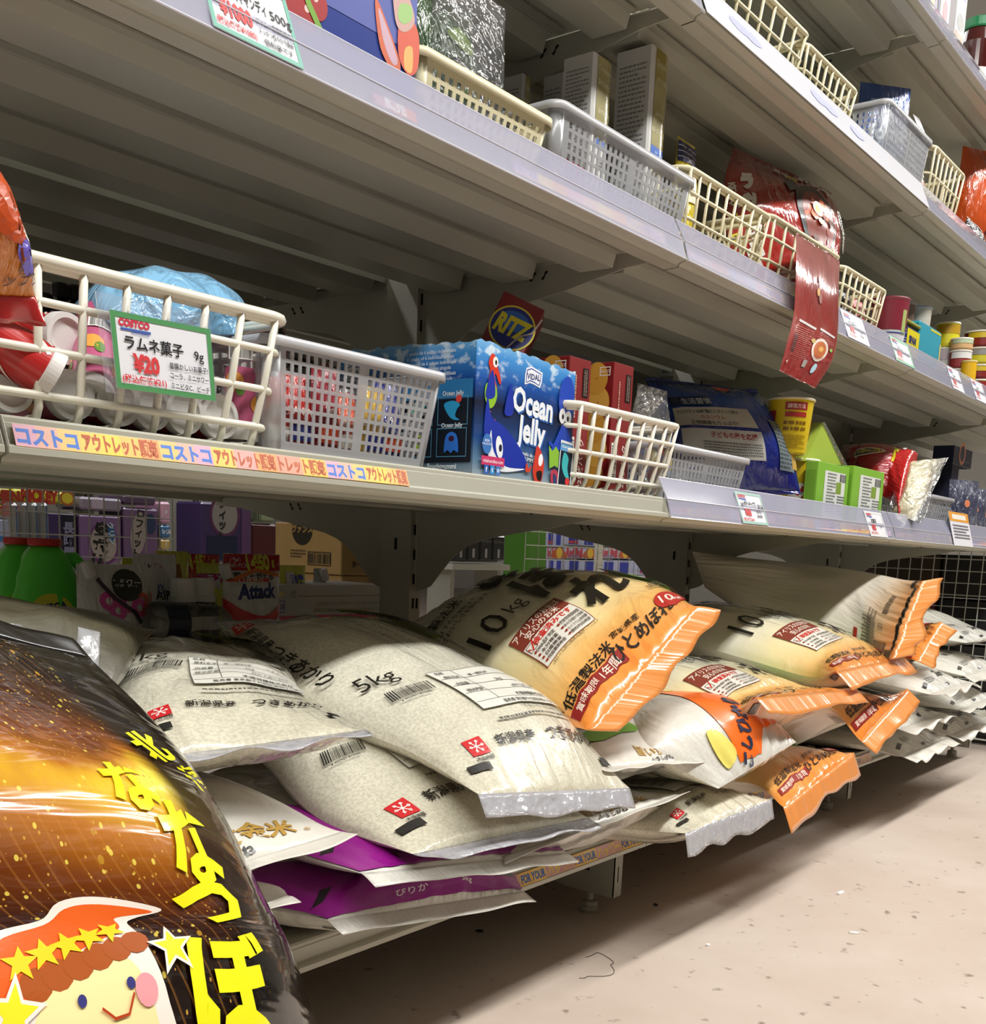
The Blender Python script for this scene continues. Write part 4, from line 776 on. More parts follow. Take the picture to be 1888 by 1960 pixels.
def hole_basket(label, x0, x1, y0, y1, z, h, wallm, rimm, na, nb, nd, hw=.62, hh=.66, flare=.012, skip=None, tab=False, group='perforated baskets on the shelves', mm=(.02, .02, .10, .08), gap=True):
    t = thing('perforated_basket', label, 'basket', ((x0+x1)/2, (y0+y1)/2, z), group); f = flare; zt = z+h; r = .012
    T = [(x0, y0), (x1, y0), (x1, y1), (x0, y1)]; Bm = [(x0+f, y0+f), (x1-f, y0+f), (x1-f, y1-f), (x0+f, y1-f)]
    for k in range(4):
        a, b = T[k], T[(k+1) % 4]; c, d = Bm[k], Bm[(k+1) % 4]; ux = np.array([b[0]-a[0], b[1]-a[1]]); ux = ux/np.linalg.norm(ux)*r
        w_ = MB(); n_ = na if k % 2 == 0 else nd; mid = n_//2
        pwall(w_, (c[0]+ux[0], c[1]+ux[1], z), (d[0]-ux[0], d[1]-ux[1], z), (b[0]-ux[0], b[1]-ux[1], zt), (a[0]+ux[0], a[1]+ux[1], zt), n_, nb, hw, hh, mm, (skip if k == 0 else None) or ((lambda i, j: i == mid) if gap and k % 2 == 0 else None))
        solid(w_.build('side_wall', wallm, t), .0013, 0)
    cn = MB()
    for k in range(4):
        def arc(P, k=k):
            cx, cy = P[k]; px, py = P[(k-1) % 4]; nx, ny = P[(k+1) % 4]; u = np.array([px-cx, py-cy]); u = u/np.linalg.norm(u)*r; v = np.array([nx-cx, ny-cy]); v = v/np.linalg.norm(v)*r
            return [np.array([cx, cy])+u*(1-math.sin(a))+v*(1-math.cos(a)) for a in np.linspace(0, math.pi/2, 5)]
        A, B_ = arc(Bm), arc(T); vv = [(p[0], p[1], z) for p in A]+[(p[0], p[1], zt) for p in B_]; cn.add(vv, [(i, i+1, i+6, i+5) for i in range(4)])
    solid(cn.build('corner', wallm, t, smooth=True, kind='stuff'), .0013, 0)
    MB().prism([(p[0], p[1], z) for p in rrect(x0+f, x1-f, y0+f, y1-f, r)], (0, 0, .0012)).build('base', wallm, t)
    rm = MB(); P = rrect(x0-.004, x1+.004, y0-.004, y1+.004, r+.004); P2 = rrect(x0, x1, y0, y1, r); n = len(P)
    rm.add([(p[0], p[1], zt-.007) for p in P]+[(p[0], p[1], zt+.001) for p in P]+[(p[0], p[1], zt+.002) for p in P2], [(i, (i+1) % n, (i+1) % n+n, i+n) for i in range(n)]+[(i+n, (i+1) % n+n, (i+1) % n+2*n, i+2*n) for i in range(n)])
    solid(rm.build('rim', rimm, t, smooth=True), .0012, 0); return t
class Carton:
    def __init__(s, name, label, cat, o, ex, ey, ez, m, group=None, parent=None, bev=.0008):
        s.o, s.ex, s.ey, s.ez = (np.asarray(q, float) for q in (o, ex, ey, ez)); s.t = thing(name, label, cat, tuple(s.o+s.ex/2+s.ey/2), group)
        ob = MB().obox(s.o, s.ex, s.ey, s.ez).build('carton', m, s.t); bevel(ob, bev, 1); s.ps = []
    def face(s, w):
        o, x, y, z = s.o, s.ex, s.ey, s.ez
        a = {'front': (o, x, z), 'left': (o+y, -y, z), 'right': (o+x, y, z), 'top': (o+z, x, y)}[w]; p = Print(Plane(*a), .0003, .00008); s.ps.append(p); p.w = float(np.linalg.norm(a[1])); p.h = float(np.linalg.norm(a[2])); return p
    def done(s, **k):
        for p in s.ps: p.done(s.t, **k)
        return s.t
def sheet(name, label, cat, c00, c10, c01, col, th=.0006, parent=None):
    """thin flat card from three corners; returns thing and its front print"""
    c00, c10, c01 = (np.asarray(q, float) for q in (c00, c10, c01)); ex, ey = c10-c00, c01-c00; n = np.cross(ex, ey); n /= np.linalg.norm(n)
    t = thing(name, label, cat, tuple(c00)) if parent is None else parent
    MB().obox(c00-n*th, ex, ey, n*th).build('card', mat(col, .4, coat=.4), t); p = Print(Plane(c00, ex, ey), .0003, .0001); p.w = float(np.linalg.norm(ex)); p.h = float(np.linalg.norm(ey)); return t, p

# ------------------------------------------------------------------ shelf B, from the left
WB = '#dddacb'
lattice_basket('white lattice basket of candy tubes at the left of the waist-high shelf', -.955, -.640, .012, .22, DB, .108, WB, 9, 5, 3, .0036)
# candy tubes
def tube_candy(label, c, ax, r, L, body, deco):
    ax = np.asarray(ax, float); ax /= np.linalg.norm(ax); c = np.asarray(c, float); t = thing('candy_tube', label, 'candy tube', tuple(c), 'candy tubes in the white basket')
    MB().lathe(c, [(r*.93, .008), (r, .010), (r, L)], 40, ax).build('tube', body, t, smooth=False)
    MB().lathe(c, [(r*.55, .003), (r*.80, .0022), (r*.82, 0), (r*1.03, 0), (r*1.05, .003), (r*1.05, .009), (r*.98, .010)], 40, ax).build('cap', mat('#dcd9d6', .4), t, smooth=False)
    e1 = np.cross(ax, A3(0, 0, 1)); e1 /= np.linalg.norm(e1); e2 = np.cross(ax, e1)
    def fn(P):
        a = P[:, 0]/r; n = np.cos(a)[:, None]*e1+np.sin(a)[:, None]*e2; return c+ax*P[:, 1:2]+n*r, n
    p = Print(Fn(fn, .006), .0003, .00006)
    if deco == 'cola':
        for k in range(3): p.stroke([(-.05+.03*k, .012), (-.03+.03*k, .03), (-.035+.03*k, .05), (-.01+.03*k, .075)], .0035, '#f1e4dd'); p.stroke([(-.04+.03*k, .012), (-.02+.03*k, .035), (-.025+.03*k, .055)], .0018, '#f1e4dd')
        p.text('コーラ', .01, .05, .014, '#f4ece4', 90, .02)
    else:
        for k in range(5): p.disc(-.05+.024*k, .03+.018*(k % 2), .009, .008, '#e8a24a', name='printed_picture'); p.disc(-.044+.024*k, .024+.018*(k % 2), .004, .006, '#5e8a34', name='printed_picture')
        p.text('ピーチ', .0, .055, .013, '#7a2a58', 90, .02); p.rect(-.02, .072, .02, .012, '#f0eeea'); p.barcode(-.02, .072, .017, .010)
    p.done(t); return t
CO = film_mat('red_tube', [(0, '#b8201f'), (1, '#cc3b30')], bump=.05, rough=.4, coat=.5, mixn=.6, nsc=3); PE = film_mat('pink_tube', [(0, '#b8577c'), (1, '#c9759a')], bump=.05, rough=.4, coat=.5, mixn=.6)
r = .0175; z1 = DB+.0075+r
for i, (x, kind, lab) in enumerate(((22, 'cola', 'front row, first from the left edge, under the tilted red tube'), (140, 'peach', 'front row, second, pink peach one'), (228, 'cola', 'front row under the left half of the price card'), (292, 'peach', 'front row under the middle of the price card, ringed cap'), (355, 'cola', 'front row under the right corner of the price card'), (422, 'cola', 'front row, near the right end of the basket'))):
    c = pY(x, (750, 772, 783, 792, 800, 806)[i], .040); c[2] = z1; tube_candy('white-capped candy tube, '+lab, c, (.06*(i % 3-1), 1, 0), r, .10, CO if kind == 'cola' else PE, kind)
c = pY(0, 640, .055); tube_candy('red cola candy tube lying tilted at the left end of the basket, cap down', pY(105, 722, .03), (-.75, .25, .42), .0185, .12, CO, 'cola')
tube_candy('pink peach candy tube leaning on the pile left of the price card, cap down', pY(172, 762, .045), (.35, .45, .55), .0165, .10, PE, 'peach')
tube_candy('red candy tube in the second layer with its big cap facing out', pY(130, 648, .075), (-.15, .95, .06), .0185, .10, CO, 'cola')
tube_candy('pink peach candy tube standing at the right end of the white basket', pY(462, 822, .055)*[1, 1, 0]+[0, 0, DB+.009], (.03, .02, 1), .0145, .060, PE, 'peach')
tube_candy('pink candy tube in the second layer behind the price card', pY(300, 700, .08), (.2, .9, .1), .0165, .10, PE, 'peach')
tube_candy('red candy tube in the second layer behind the right half of the price card', pY(390, 735, .08), (-.2, .9, .05), .0165, .10, CO, 'cola')
# blue plastic bag crumpled in the basket
bb = Bag([(pY(120, 600, .15), pY(455, 605, .16), .004, .03), (pY(150, 590, .12), pY(470, 590, .12), .028, .03), (pY(190, 600, .08), pY(470, 600, .08), .030, .03), (pY(230, 640, .06), pY(455, 640, .06), .012, .02)], seed=81, e0=.3, e1=.3, seal=0, lump=.006, wr=.004, pleat=.004, up=(0, -.5, 1), p=2)
make_bag('plastic_bag', 'light blue plastic bag crumpled in the white basket behind the price card', bb, film_mat('blue_plastic', [(0, '#7fb7de'), (.5, '#8cc2e6'), (1, '#6fa6cc')], rough=.25, bump=.9, bsc=(6, 5), coat=.6), cat='plastic bag', nu=40, nv=40)
# orange snack bag hanging at the far left
ob = Bag([(pY(-90, 330, -.05), pY(-15, 300, -.05), .004, .004), (pY(-100, 400, -.05), pY(12, 390, -.05), .022, .02), (pY(-100, 480, -.045), pY(45, 480, -.045), .022, .02), (pY(-100, 560, -.04), pY(68, 568, -.04), .004, .004)], seed=82, e0=.2, e1=.3, seal=.017, lump=.003, wr=.002, up=(0, -1, .2))
t = make_bag('snack_bag', 'orange snack bag with a red crimped bottom hanging at the far left', ob, film_mat('orange_snack', [(0, '#c45a12'), (.5, '#d8761a'), (1, '#d9831f')], mixn=.5, nsc=3, bump=.4, coat=1), cat='snack bag', sealm=mat('#b62a2c', .25, coat=1), nu=30, nv=40)
p = Print(ob.surface()); W, L = ob.wid, ob.len; p.disc(W*.80, L*.32, .006, .011, '#6a5ac0', 15); p.stroke([(-.02, .03), (0, .01), (.008, -.02)], .003, '#ece2da', W*.82, L*.45); p.stroke([(-.012, .05), (.0, .02), (-.004, -.03)], .0014, '#6e2c10', W*.78, L*.62); p.text('チップス', W*.7, L*.14, .008, '#5c3010'); p.blob([(-.02, .0), (0, .02), (.02, .0), (0, -.02)], '#b9481a', W*.7, L*.7); p.done(t)
# price card hanging on the basket in a clear sleeve
def price_card(label, c00, c10, c01, store=True, lines=('', ''), price='20', tax='(税込価格¥21)', unit='9g', name='ラムネ菓子', green='#4f8f5a', notes=()):
    t, p = sheet('price_card', label, 'price card', c00, c10, c01, '#dfe0e6'); w_, h = p.w, p.h
    p.frame(w_/2, h/2, w_, h, w_*.045, green)
    if store: p.text('COSTCO', w_*.22, h*.87, h*.125, '#c8354a', bold=.06, shear=.18, maxw=w_*.3); p.rect(w_*.23, h*.785, w_*.29, h*.030, '#3f5fae'); p.text('WHOLESALE', w_*.27, h*.752, h*.05, '#3f5fae')
    p.text(name, w_*.40, h*.62, h*.20, '#232327', bold=.02, maxw=w_*.58); p.text(unit, w_*.85, h*.57, h*.18, '#232327', bold=.01)
    p.text('¥'+price, w_*.30, h*.36, h*.30, '#cf3f42', bold=.05, sx=.85, maxw=w_*.36); p.text(tax, w_*.27, h*.135, h*.115, '#cf3f42', bold=.02, maxw=w_*.43)
    for i, n_ in enumerate(notes): p.text(n_, w_*.73, h*(.40-.135*i), h*.095, '#232327', bold=.01, maxw=w_*.40)
    p.done(t); return t
c00, c10, c01 = pY(224, 742, .002), pY(413, 768, .002), pY(209, 592, .004)
PC = price_card('green-bordered price card of ramune candy, ¥20, hung on the white basket', c00, c10, c01, notes=('昔懐かしいお菓子!', 'コーラ、ミニサワー', 'ミニビタC、ピーチ'))
sl = MB().obox(np.array(c00)+[-.008, .0016, -.004], (c10-c00)*1.12, (c01-c00)*1.28, (0, .0006, 0)).build('clear_sleeve', clear_mat('sleeve', '#d0d0de', .10, .08), PC)
# price strip on the front rail
def rail_frame(z0, X, f0, f1):
    """points on the slanted ticket face: f 0 bottom, 1 top"""
    y = lambda f: .0010+(.0064-.0010)*f-.0016; zz = lambda f: z0+.0052+.0150*f
    return A3(X, y(f0), zz(f0)), A3(X, y(f1), zz(f1))
def strip(name, label, z0, X0, X1, cells, h=.0158):
    a, b_ = rail_frame(z0, X0, 0, 1); a2, _ = rail_frame(z0, X1, 0, 1); t = thing(name, label, 'price strip', tuple(a)); ex, ey = a2-a, b_-a; n = np.cross(ex, ey); n /= np.linalg.norm(n)
    MB().obox(a-n*.0004, ex, ey, n*.0004).build('strip', mat('#e7c169', .35, coat=.8), t); p = Print(Plane(a, ex, ey), .0001, .00003); W = float(np.linalg.norm(ex)); H = float(np.linalg.norm(ey)); x = 0
    for w_, bg, txt, col, kw in cells:
        if x+w_ > W+.001: w_ = W-x
        if w_ <= .002: break
        nb_ = len(bg)
        for k, g in enumerate(bg): p.rect(x+w_*(k+.5)/nb_, H/2, w_/nb_+.0002, H*.98, g)
        if txt: p.text(txt, x+w_/2, H*.48, H*.86, col, bold=.05, maxw=w_*.94, **kw)
        x += w_
    p.done(t, rough=.3, coat=.7); return t
PKs = ['#dfa9bd', '#e3b2a0', '#e8c37a']; YWs = ['#eecb6a', '#f0cf5a', '#eebf6a', '#e9a46a']; BL = '#4a78cf'; BR_ = '#b85a34'
cs = []
for k in range(3): cs += [(.0485, PKs if k % 2 == 0 else ['#e8c37a', '#e3b2a0', '#dfa9bd'], 'コストコ', BL, {'sx': .9}), (.066, YWs if k % 2 == 0 else ['#e6ab8a', '#eecb6a', '#efc35c'], 'アウトレット販売', BR_, {'sx': .9})]
strip('price_strip', 'pink and yellow outlet price strip on the rail under the white basket', ZB, -.893, -.503, cs[:3]+[(.066, ['#eecb6a', '#eaa6a0', '#e9a46a'], 'アウトレット販売', BR_, {}), (.056, ['#e2a08a', '#efc35c'], 'トレット販売', BR_, {})]+cs)
FY = [(.052, ['#dfb35a', '#e4c06a'], 'FOR YOUR', '#3f66a8', {}), (.06, ['#c99aa0', '#c79a8c'], 'ハッピー', '#dcc34a', {})]
strip('price_strip', 'FOR YOUR price strip on the lowest shelf rail, near bay', ZA, -.40, -.002, FY*6)
strip('price_strip', 'FOR YOUR price strip on the lowest shelf rail, middle bay, mostly hidden', ZA, .002, .898, FY*9)
# perforated clear basket with packs
xa, xb = pY(512, 700, .02)[0], pY(850, 760, .02)[0]
hole_basket('translucent square-holed basket beside the white basket, full of red packs', xa, xb, .018, .20, DB, .094, MILK, MILKRIM, 21, 8, 12)
def pouch(label, cx, cy, z, w_, h, col, tilt=0, th=.012, seed=1, cat='snack packet', name='snack_packet', grp=None, rot=0, prints=None, m=None):
    ca, sa = math.cos(math.radians(rot)), math.sin(math.radians(rot)); ex = A3(ca, sa, 0); up = A3(sa*math.sin(math.radians(tilt)), -ca*math.sin(math.radians(tilt))*-1, math.cos(math.radians(tilt)))
    base = A3(cx, cy, z); T = base+up*h
    b = Bag([(T-ex*w_/2, T+ex*w_/2, .001, .001), (base+up*h*.66-ex*w_/2, base+up*h*.66+ex*w_/2, th, th), (base+up*h*.3-ex*w_/2, base+up*h*.3+ex*w_/2, th*1.2, th*1.2), (base-ex*w_/2, base+ex*w_/2, th*.5, th*.5)], seed=seed, e0=.15, e1=.12, seal=0, up=tuple(np.array([sa, -ca, .2])), lump=.002, wr=.0015, pleat=.002)
    t = make_bag(name, label, b, m or film_mat('packet', [(0, col), (1, col)], bump=.5, rough=.25, coat=1), cat=cat, group=grp, nu=18, nv=22)
    if prints: p = Print(b.surface(thr=.01)); prints(p, b.wid, b.len); p.done(t)
    return t
fills = ['#c22a2c', '#b8322e', '#8e2430', '#cf5a40', '#d8b24a', '#2a2f7a', '#33302e', '#c2402c', '#9c9aa0', '#50504e', '#a8a6aa', '#3a3a40']
names_f = ['red', 'brick red', 'maroon', 'coral', 'yellow', 'navy', 'black', 'scarlet', 'silver', 'dark grey', 'pale grey', 'charcoal']
for i, c in enumerate(fills):
    x = xa+.022+(xb-xa-.044)*(i % 6+.5)/6; y = .055+.06*(i//6)
    pouch('%s packet in the %s row of the square-holed clear basket, %s from left' % (names_f[i], ('front', 'rear')[i//6], ORD[i % 6]), x, y, DB+.002, .034, .066+.008*(i % 3), c, tilt=8*(i % 2), th=.006, seed=100+i, grp='packets in the translucent basket', prints=lambda p, W, L, i=i: (p.rect(W*.5, L*.3, W*.7, L*.2, ['#e8e0d0', '#26328a', '#d8502c'][i % 3]), p.text(['菓子', 'CANDY', '9g'][i % 3], W*.5, L*.55, .009, '#f2eee6')))
# display carton of jelly sweets
def ocean_mat():
    m, nt, b = nm('ocean_print'); tc = nt.nodes.new('ShaderNodeTexCoord'); sp = nt.nodes.new('ShaderNodeSeparateXYZ'); nt.links.new(tc.outputs['Object'], sp.inputs[0])
    mr = nt.nodes.new('ShaderNodeMapRange'); mr.inputs['From Min'].default_value = 0; mr.inputs['From Max'].default_value = .142; nt.links.new(sp.outputs['Z'], mr.inputs['Value'])
    mp = nt.nodes.new('ShaderNodeMapping'); mp.inputs['Scale'].default_value = (60, 60, 95); nt.links.new(tc.outputs['Object'], mp.inputs['Vector'])
    n = nt.nodes.new('ShaderNodeTexNoise'); n.inputs['Scale'].default_value = 1; n.inputs['Detail'].default_value = 5; nt.links.new(mp.outputs[0], n.inputs['Vector'])
    c1 = ramp(nt, mr.outputs[0], [(0, '#9aa6ae'), (.12, '#5d7f9c'), (.3, '#0f3e7c'), (.55, '#06102c'), (.72, '#0a4a9e'), (.9, '#3f8ed4'), (1, '#7db8e6')])
    k = nt.nodes.new('ShaderNodeMapRange'); k.inputs['From Min'].default_value = .52; k.inputs['From Max'].default_value = .62; nt.links.new(n.outputs['Fac'], k.inputs['Value'])
    q = nt.nodes.new('ShaderNodeMapRange'); q.inputs['From Min'].default_value = .66; q.inputs['From Max'].default_value = .95; nt.links.new(mr.outputs[0], q.inputs['Value'])
    mu = nt.nodes.new('ShaderNodeMath'); mu.operation = 'MULTIPLY'; nt.links.new(k.outputs[0], mu.inputs[0]); nt.links.new(q.outputs[0], mu.inputs[1])
    h = nt.nodes.new('ShaderNodeMix'); h.data_type = 'RGBA'; nt.links.new(mu.outputs[0], h.inputs['Factor']); nt.links.new(c1, h.inputs['A']); h.inputs['B'].default_value = lin('#cfe4f4')
    nt.links.new(h.outputs['Result'], b.inputs['Base Color']); b.inputs['Roughness'].default_value = .35; b.inputs['Coat Weight'].default_value = .4; return m
OM = ocean_mat(); o0 = A3(-.372, .030, DB+.0004); ow, od, oh = .184, .206, .138
oc = thing('display_carton', 'blue sea-animal jelly display carton standing open in the middle of the waist-high shelf', 'display box', tuple(o0))
def torn(a, b_, h0, h1, n, th, name):
    """upright card wall with a torn perforated top edge"""
    a, b_ = np.asarray(a, float), np.asarray(b_, float); rn2 = random.Random(n); P = [a, b_]
    for k in range(n+1): f = 1-k/n; P.append(a+(b_-a)*f+A3(0, 0, h0+(h1-h0)*f+rn2.uniform(-.0022, .0012)))
    MB().prism(P, th).build(name, OM, oc)
torn(o0, o0+[ow, 0, 0], .141, .134, 26, (0, .0012, 0), 'front_panel'); torn(o0+[.0, od, 0], o0+[.0, .0012, 0], .142, .139, 26, (.0012, 0, 0), 'side_panel')
torn(o0+[ow, .0012, 0], o0+[ow, od, 0], .134, .139, 26, (-.0012, 0, 0), 'side_panel'); torn(o0+[ow, od, 0], o0+[0, od, 0], .139, .139, 20, (0, -.0012, 0), 'back_panel'); MB().box(o0, o0+[ow, od, .001]).build('bottom', OM, oc)
MB().box(o0+[.006, .006, .002], o0+[ow-.006, od-.006, .085]).build('inner_packs', mat('#16366e', .4), oc)
def ocean_art(p, w_, h, side):
    X = lambda f: w_*f; Y = lambda f: h*f
    lx = .55 if not side else .13
    p.poly([(-.014, .008), (-.004, .011), (.006, .009), (.017, .007), (.016, -.003), (.013, -.010), (.003, -.008), (-.006, -.007), (-.016, -.010), (-.016, 0)], '#e8ecf4', X(lx), Y(.84)); p.poly([(-.0125, .0065), (-.004, .009), (.006, .007), (.0145, .0055), (.0135, -.003), (.011, -.0082), (.003, -.0062), (-.006, -.0052), (-.0138, -.008), (-.0138, 0)], '#2c4a9c', X(lx), Y(.84)); p.poly([(-.0115, .0055), (-.004, .0078), (.006, .0058), (.0133, .0045), (.0122, -.003), (.010, -.0070), (.003, -.0050), (-.006, -.0040), (-.0126, -.0066), (-.0126, 0)], '#e8ecf4', X(lx), Y(.84)); p.text('VIDAL', X(lx), Y(.84), .0088, '#26356e', 2, .03)
    if not side:
        for c, dx, dy, b in (('#2a5fae', .0012, -.0014, .055), ('#e9eef4', 0, 0, .035)):
            p.text('Ocean', X(.56)+dx, Y(.63)+dy, .036, c, -4, b, .8, maxw=w_*.56); p.text('Jelly', X(.55)+dx, Y(.385)+dy, .038, c, -4, b, .8, maxw=w_*.38)
        p.text('Caramelo de goma', X(.53), Y(.225), .006, '#dfe6ee', -4); p.text('GUMMI', X(.53), Y(.19), .006, '#dfe6ee', -4)
        # seahorse
        p.blob([(-.004, .030), (.004, .028), (.008, .018), (.016, .004), (.018, -.006), (.013, -.004), (.006, .006), (.004, .0), (.010, -.014), (.004, -.028), (-.004, -.034), (-.010, -.024), (-.010, -.008), (-.006, .008), (-.010, .018)], '#d2361f', X(.15), Y(.76), 0, .8); p.blob([(-.012, -.004), (.006, -.002), (.012, -.016), (.006, -.030), (-.004, -.034), (-.014, -.022)], '#8cba30', X(.145), Y(.73), 0, .8); p.disc(X(.17), Y(.88), .0045, .0055, '#f0ece8', name='printed_picture'); p.disc(X(.174), Y(.877), .0018, .0026, '#2a2018', name='printed_picture')
        p.stroke([(0, .016), (-.004, .004), (.002, -.008), (.012, -.008), (.014, .002), (.008, .006)], .005, '#cf4022', X(.13), Y(.40))
        # whale
        p.blob([(-.030, .030), (-.022, .010), (.0, .002), (.026, -.014), (.046, -.034), (.040, -.042), (.0, -.044), (-.024, -.034), (-.034, -.010)], '#1530a0', X(.27), Y(.40)); p.blob([(-.018, .044), (-.012, .018), (-.028, .016)], '#1530a0', X(.24), Y(.50)); p.blob([(.010, .040), (.016, .010), (.0, .008)], '#1530a0', X(.27), Y(.46))
        p.blob([(-.022, -.004), (-.016, -.026), (.006, -.040), (.042, -.040), (.0, -.046), (-.024, -.036)], '#e6eaf0', X(.27), Y(.40)); p.disc(X(.235), Y(.25), .006, .012, '#e9edf2', 12, name='printed_picture'); p.disc(X(.245), Y(.245), .0028, .004, '#151a3a', name='printed_picture')
        # octopus
        p.disc(X(.90), Y(.74), .015, .024, '#1f45b4', -8, name='printed_picture'); p.disc(X(.865), Y(.585), .0065, .0085, '#eef0f4', name='printed_picture'); p.disc(X(.93), Y(.575), .0065, .0085, '#eef0f4', name='printed_picture'); p.disc(X(.87), Y(.58), .0022, .003, '#111', name='printed_picture'); p.disc(X(.925), Y(.57), .0022, .003, '#111', name='printed_picture')
        for q in ([(0, 0), (-.010, -.014), (-.024, -.032)], [(0, 0), (-.004, -.02), (-.014, -.028), (-.028, -.020)], [(0, 0), (.004, -.02), (.002, -.045), (.008, -.06)], [(0, 0), (.010, -.014), (.018, -.020)]): p.stroke(q, [.010, .008, .006, .004][:len(q)], '#2247b8', X(.89), Y(.50), name='printed_picture')
        # red fish and gummy pictures
        p.blob([(-.006, .022), (.004, .014), (.009, 0), (.004, -.018), (-.004, -.022), (-.012, -.008), (-.010, .008)], '#cc3a2a', X(.64), Y(.15)); p.disc(X(.65), Y(.20), .0042, .0070, '#eef0f2', -10, name='printed_picture'); p.blob([(-.006, .003), (.004, .004), (.003, -.006), (-.004, -.005)], '#1a1210', X(.645), Y(.08)); p.blob([(-.010, .006), (-.006, 0), (0, .004), (-.004, -.004), (-.012, -.003)], '#c9402c', X(.56), Y(.12))
        p.poly([(-.011, .018), (-.004, .012), (.003, .018), (.010, .012), (.009, -.006), (.002, -.004), (-.008, -.008)], '#86b83a', X(.79), Y(.20)); p.blob([(-.006, .004), (.006, .004), (.010, -.010), (.002, -.016), (-.006, -.008)], '#b03a50', X(.80), Y(.10)); p.blob([(-.002, .0), (.004, -.002), (.006, -.016), (.0, -.012)], '#27406e', X(.80), Y(.10))
        p.rect(X(.92), Y(.175), .027, .058, '#e4ecf4', -4); p.rect(X(.92), Y(.172), .024, .053, '#07162c', -4); p.rect(X(.92), Y(.33), .024, .008, '#5ea0d8', -4); p.text('Ocean Jelly', X(.92), Y(.335), .004, '#fff', -4); p.blob([(-.004, .014), (.005, .008), (.004, -.004), (.008, -.016), (-.002, -.012), (-.008, 0)], '#3fb3b8', X(.92), Y(.19)); p.disc(X(.945), Y(.055), .0045, .0045, '#d03a34', name='printed_picture')
        p.rect(X(.17), Y(.135), .040, .0095, '#c9386a'); p.text('vidalcandies.com', X(.17), Y(.135), .0052, '#f3e6ec')
        for k, (g, c) in enumerate((('f', '#3463b8'), ('t', '#3a8ad0'), ('o', '#4a7cc0'))): p.rect(X(.11+.055*k), Y(.068), .0075, .0095, c); p.text(g, X(.11+.055*k), Y(.068), .0075, '#f2f4f8', bold=.03)
        p.disc(X(.105), Y(.26), .008, .0105, '#3a72b8'); p.text('BON', X(.105), Y(.285), .0038, '#eef'); p.text('COLLECTION', X(.105), Y(.26), .0028, '#eef')
    else:
        for i, ln in enumerate(('11 packs de 6 piezas individuales', '11 packs of 6 individual pieces', '11 paquets de 6 pièces individuels', '11 packs da 6 pezzi singole', '11 embalagens de 6 peças individuais', '11 Einzelpackungen à 6 Stück')): p.text(ln, X(.69), Y(.945-.042*i), .0056, '#dfe8f4', maxw=w_*.36)
        p.text('Ocean', X(.28), Y(.62), .044, '#e9eef4', -2, .035, .8); p.text('Jelly', X(.30), Y(.36), .044, '#e9eef4', -2, .035, .8)
        p.rect(X(.74), Y(.42), w_*.50, h*.62, '#04101f'); p.rect(X(.74), Y(.66), w_*.50, h*.14, '#2b79b4')
        for k, (x, y, c, sh) in enumerate(((.62, .50, '#2ec0a8', 0), (.86, .50, '#2b9fd8', 0), (.62, .26, '#a8cc2c', 1), (.86, .26, '#2f78e0', 1))):
            p.frame(X(x), Y(y), .042, .030, .0008, '#5d9cc0'); p.text('Ocean Jelly', X(x), Y(y+.125), .0065, '#dfe8f0', bold=.02, maxw=.036)
            if sh: p.blob([(-.010, -.010), (-.008, .006), (0, .011), (.008, .006), (.010, -.010), (.004, -.008), (0, -.011), (-.005, -.008)], c, X(x), Y(y)); p.disc(X(x), Y(y)+.004, .004, .003, '#3a1430', name='printed_picture')
            else: p.blob([(-.012, .007), (0, .010), (.010, .006), (.006, .001), (.004, -.006), (.010, -.010), (0, -.009), (-.008, -.002)], c, X(x), Y(y)); p.disc(X(x+.04), Y(y+.085), .004, .004, '#e0453a', name='printed_picture')
        p.text('Fruchtgummi', X(.80), Y(.075), .0078, '#e8f0f6', bold=.03); p.text('Caramelo de goma', X(.78), Y(.025), .0072, '#e8f0f6', bold=.03); p.disc(X(.47), Y(.06), .0085, .0085, '#3a72b8'); p.text('BON', X(.47), Y(.06), .005, '#eef')
p = Print(Plane(o0, (1, 0, 0), (0, 0, 1)), .0003, .00006); ocean_art(p, ow, oh, False); p.done(oc)
p = Print(Plane(o0+[0, od, 0], (0, -1, 0), (0, 0, 1)), .0003, .00006); ocean_art(p, od, oh, True); p.done(oc)
# cracker boxes
RZ = film_mat('cracker_red', [(0, '#7c1a1c'), (1, '#84201f')], bump=.08, rough=.4, coat=.4)
def ritz_logo(p, x, y, r, rot=0): 
    p.disc(x, y, r*1.06, r*1.0, '#e8d23a', rot, 32); p.disc(x, y, r*.98, r*.92, '#1c2a7c', rot, 32); p.disc(x, y+.3*r, r*.7, r*.45, '#2f68b8', rot, 24); p.text('RITZ', x, y+.05*r, r*1.15, '#eadb2e', rot, .05, .62, .12, maxw=r*2.05)
td = float((pY(966, 600, .11)-CAM)@FW); TL, TR, BLp = (CAM+ray(*q)*td for q in ((966, 556), (1040, 600), (918, 655))); ez = TL-BLp; ez = ez/np.linalg.norm(ez); ex = TR-TL; ex = ex-ez*(ex@ez); exn = ex/np.linalg.norm(ex); wv_ = float(np.linalg.norm(ex)); ey = np.cross(ez, exn)
hgt = .148; c = Carton('cracker_box', 'dark red cracker box leaning out of the blue display carton', 'cracker box', TL-ez*hgt, exn*wv_, ey*.048, ez*hgt, RZ)
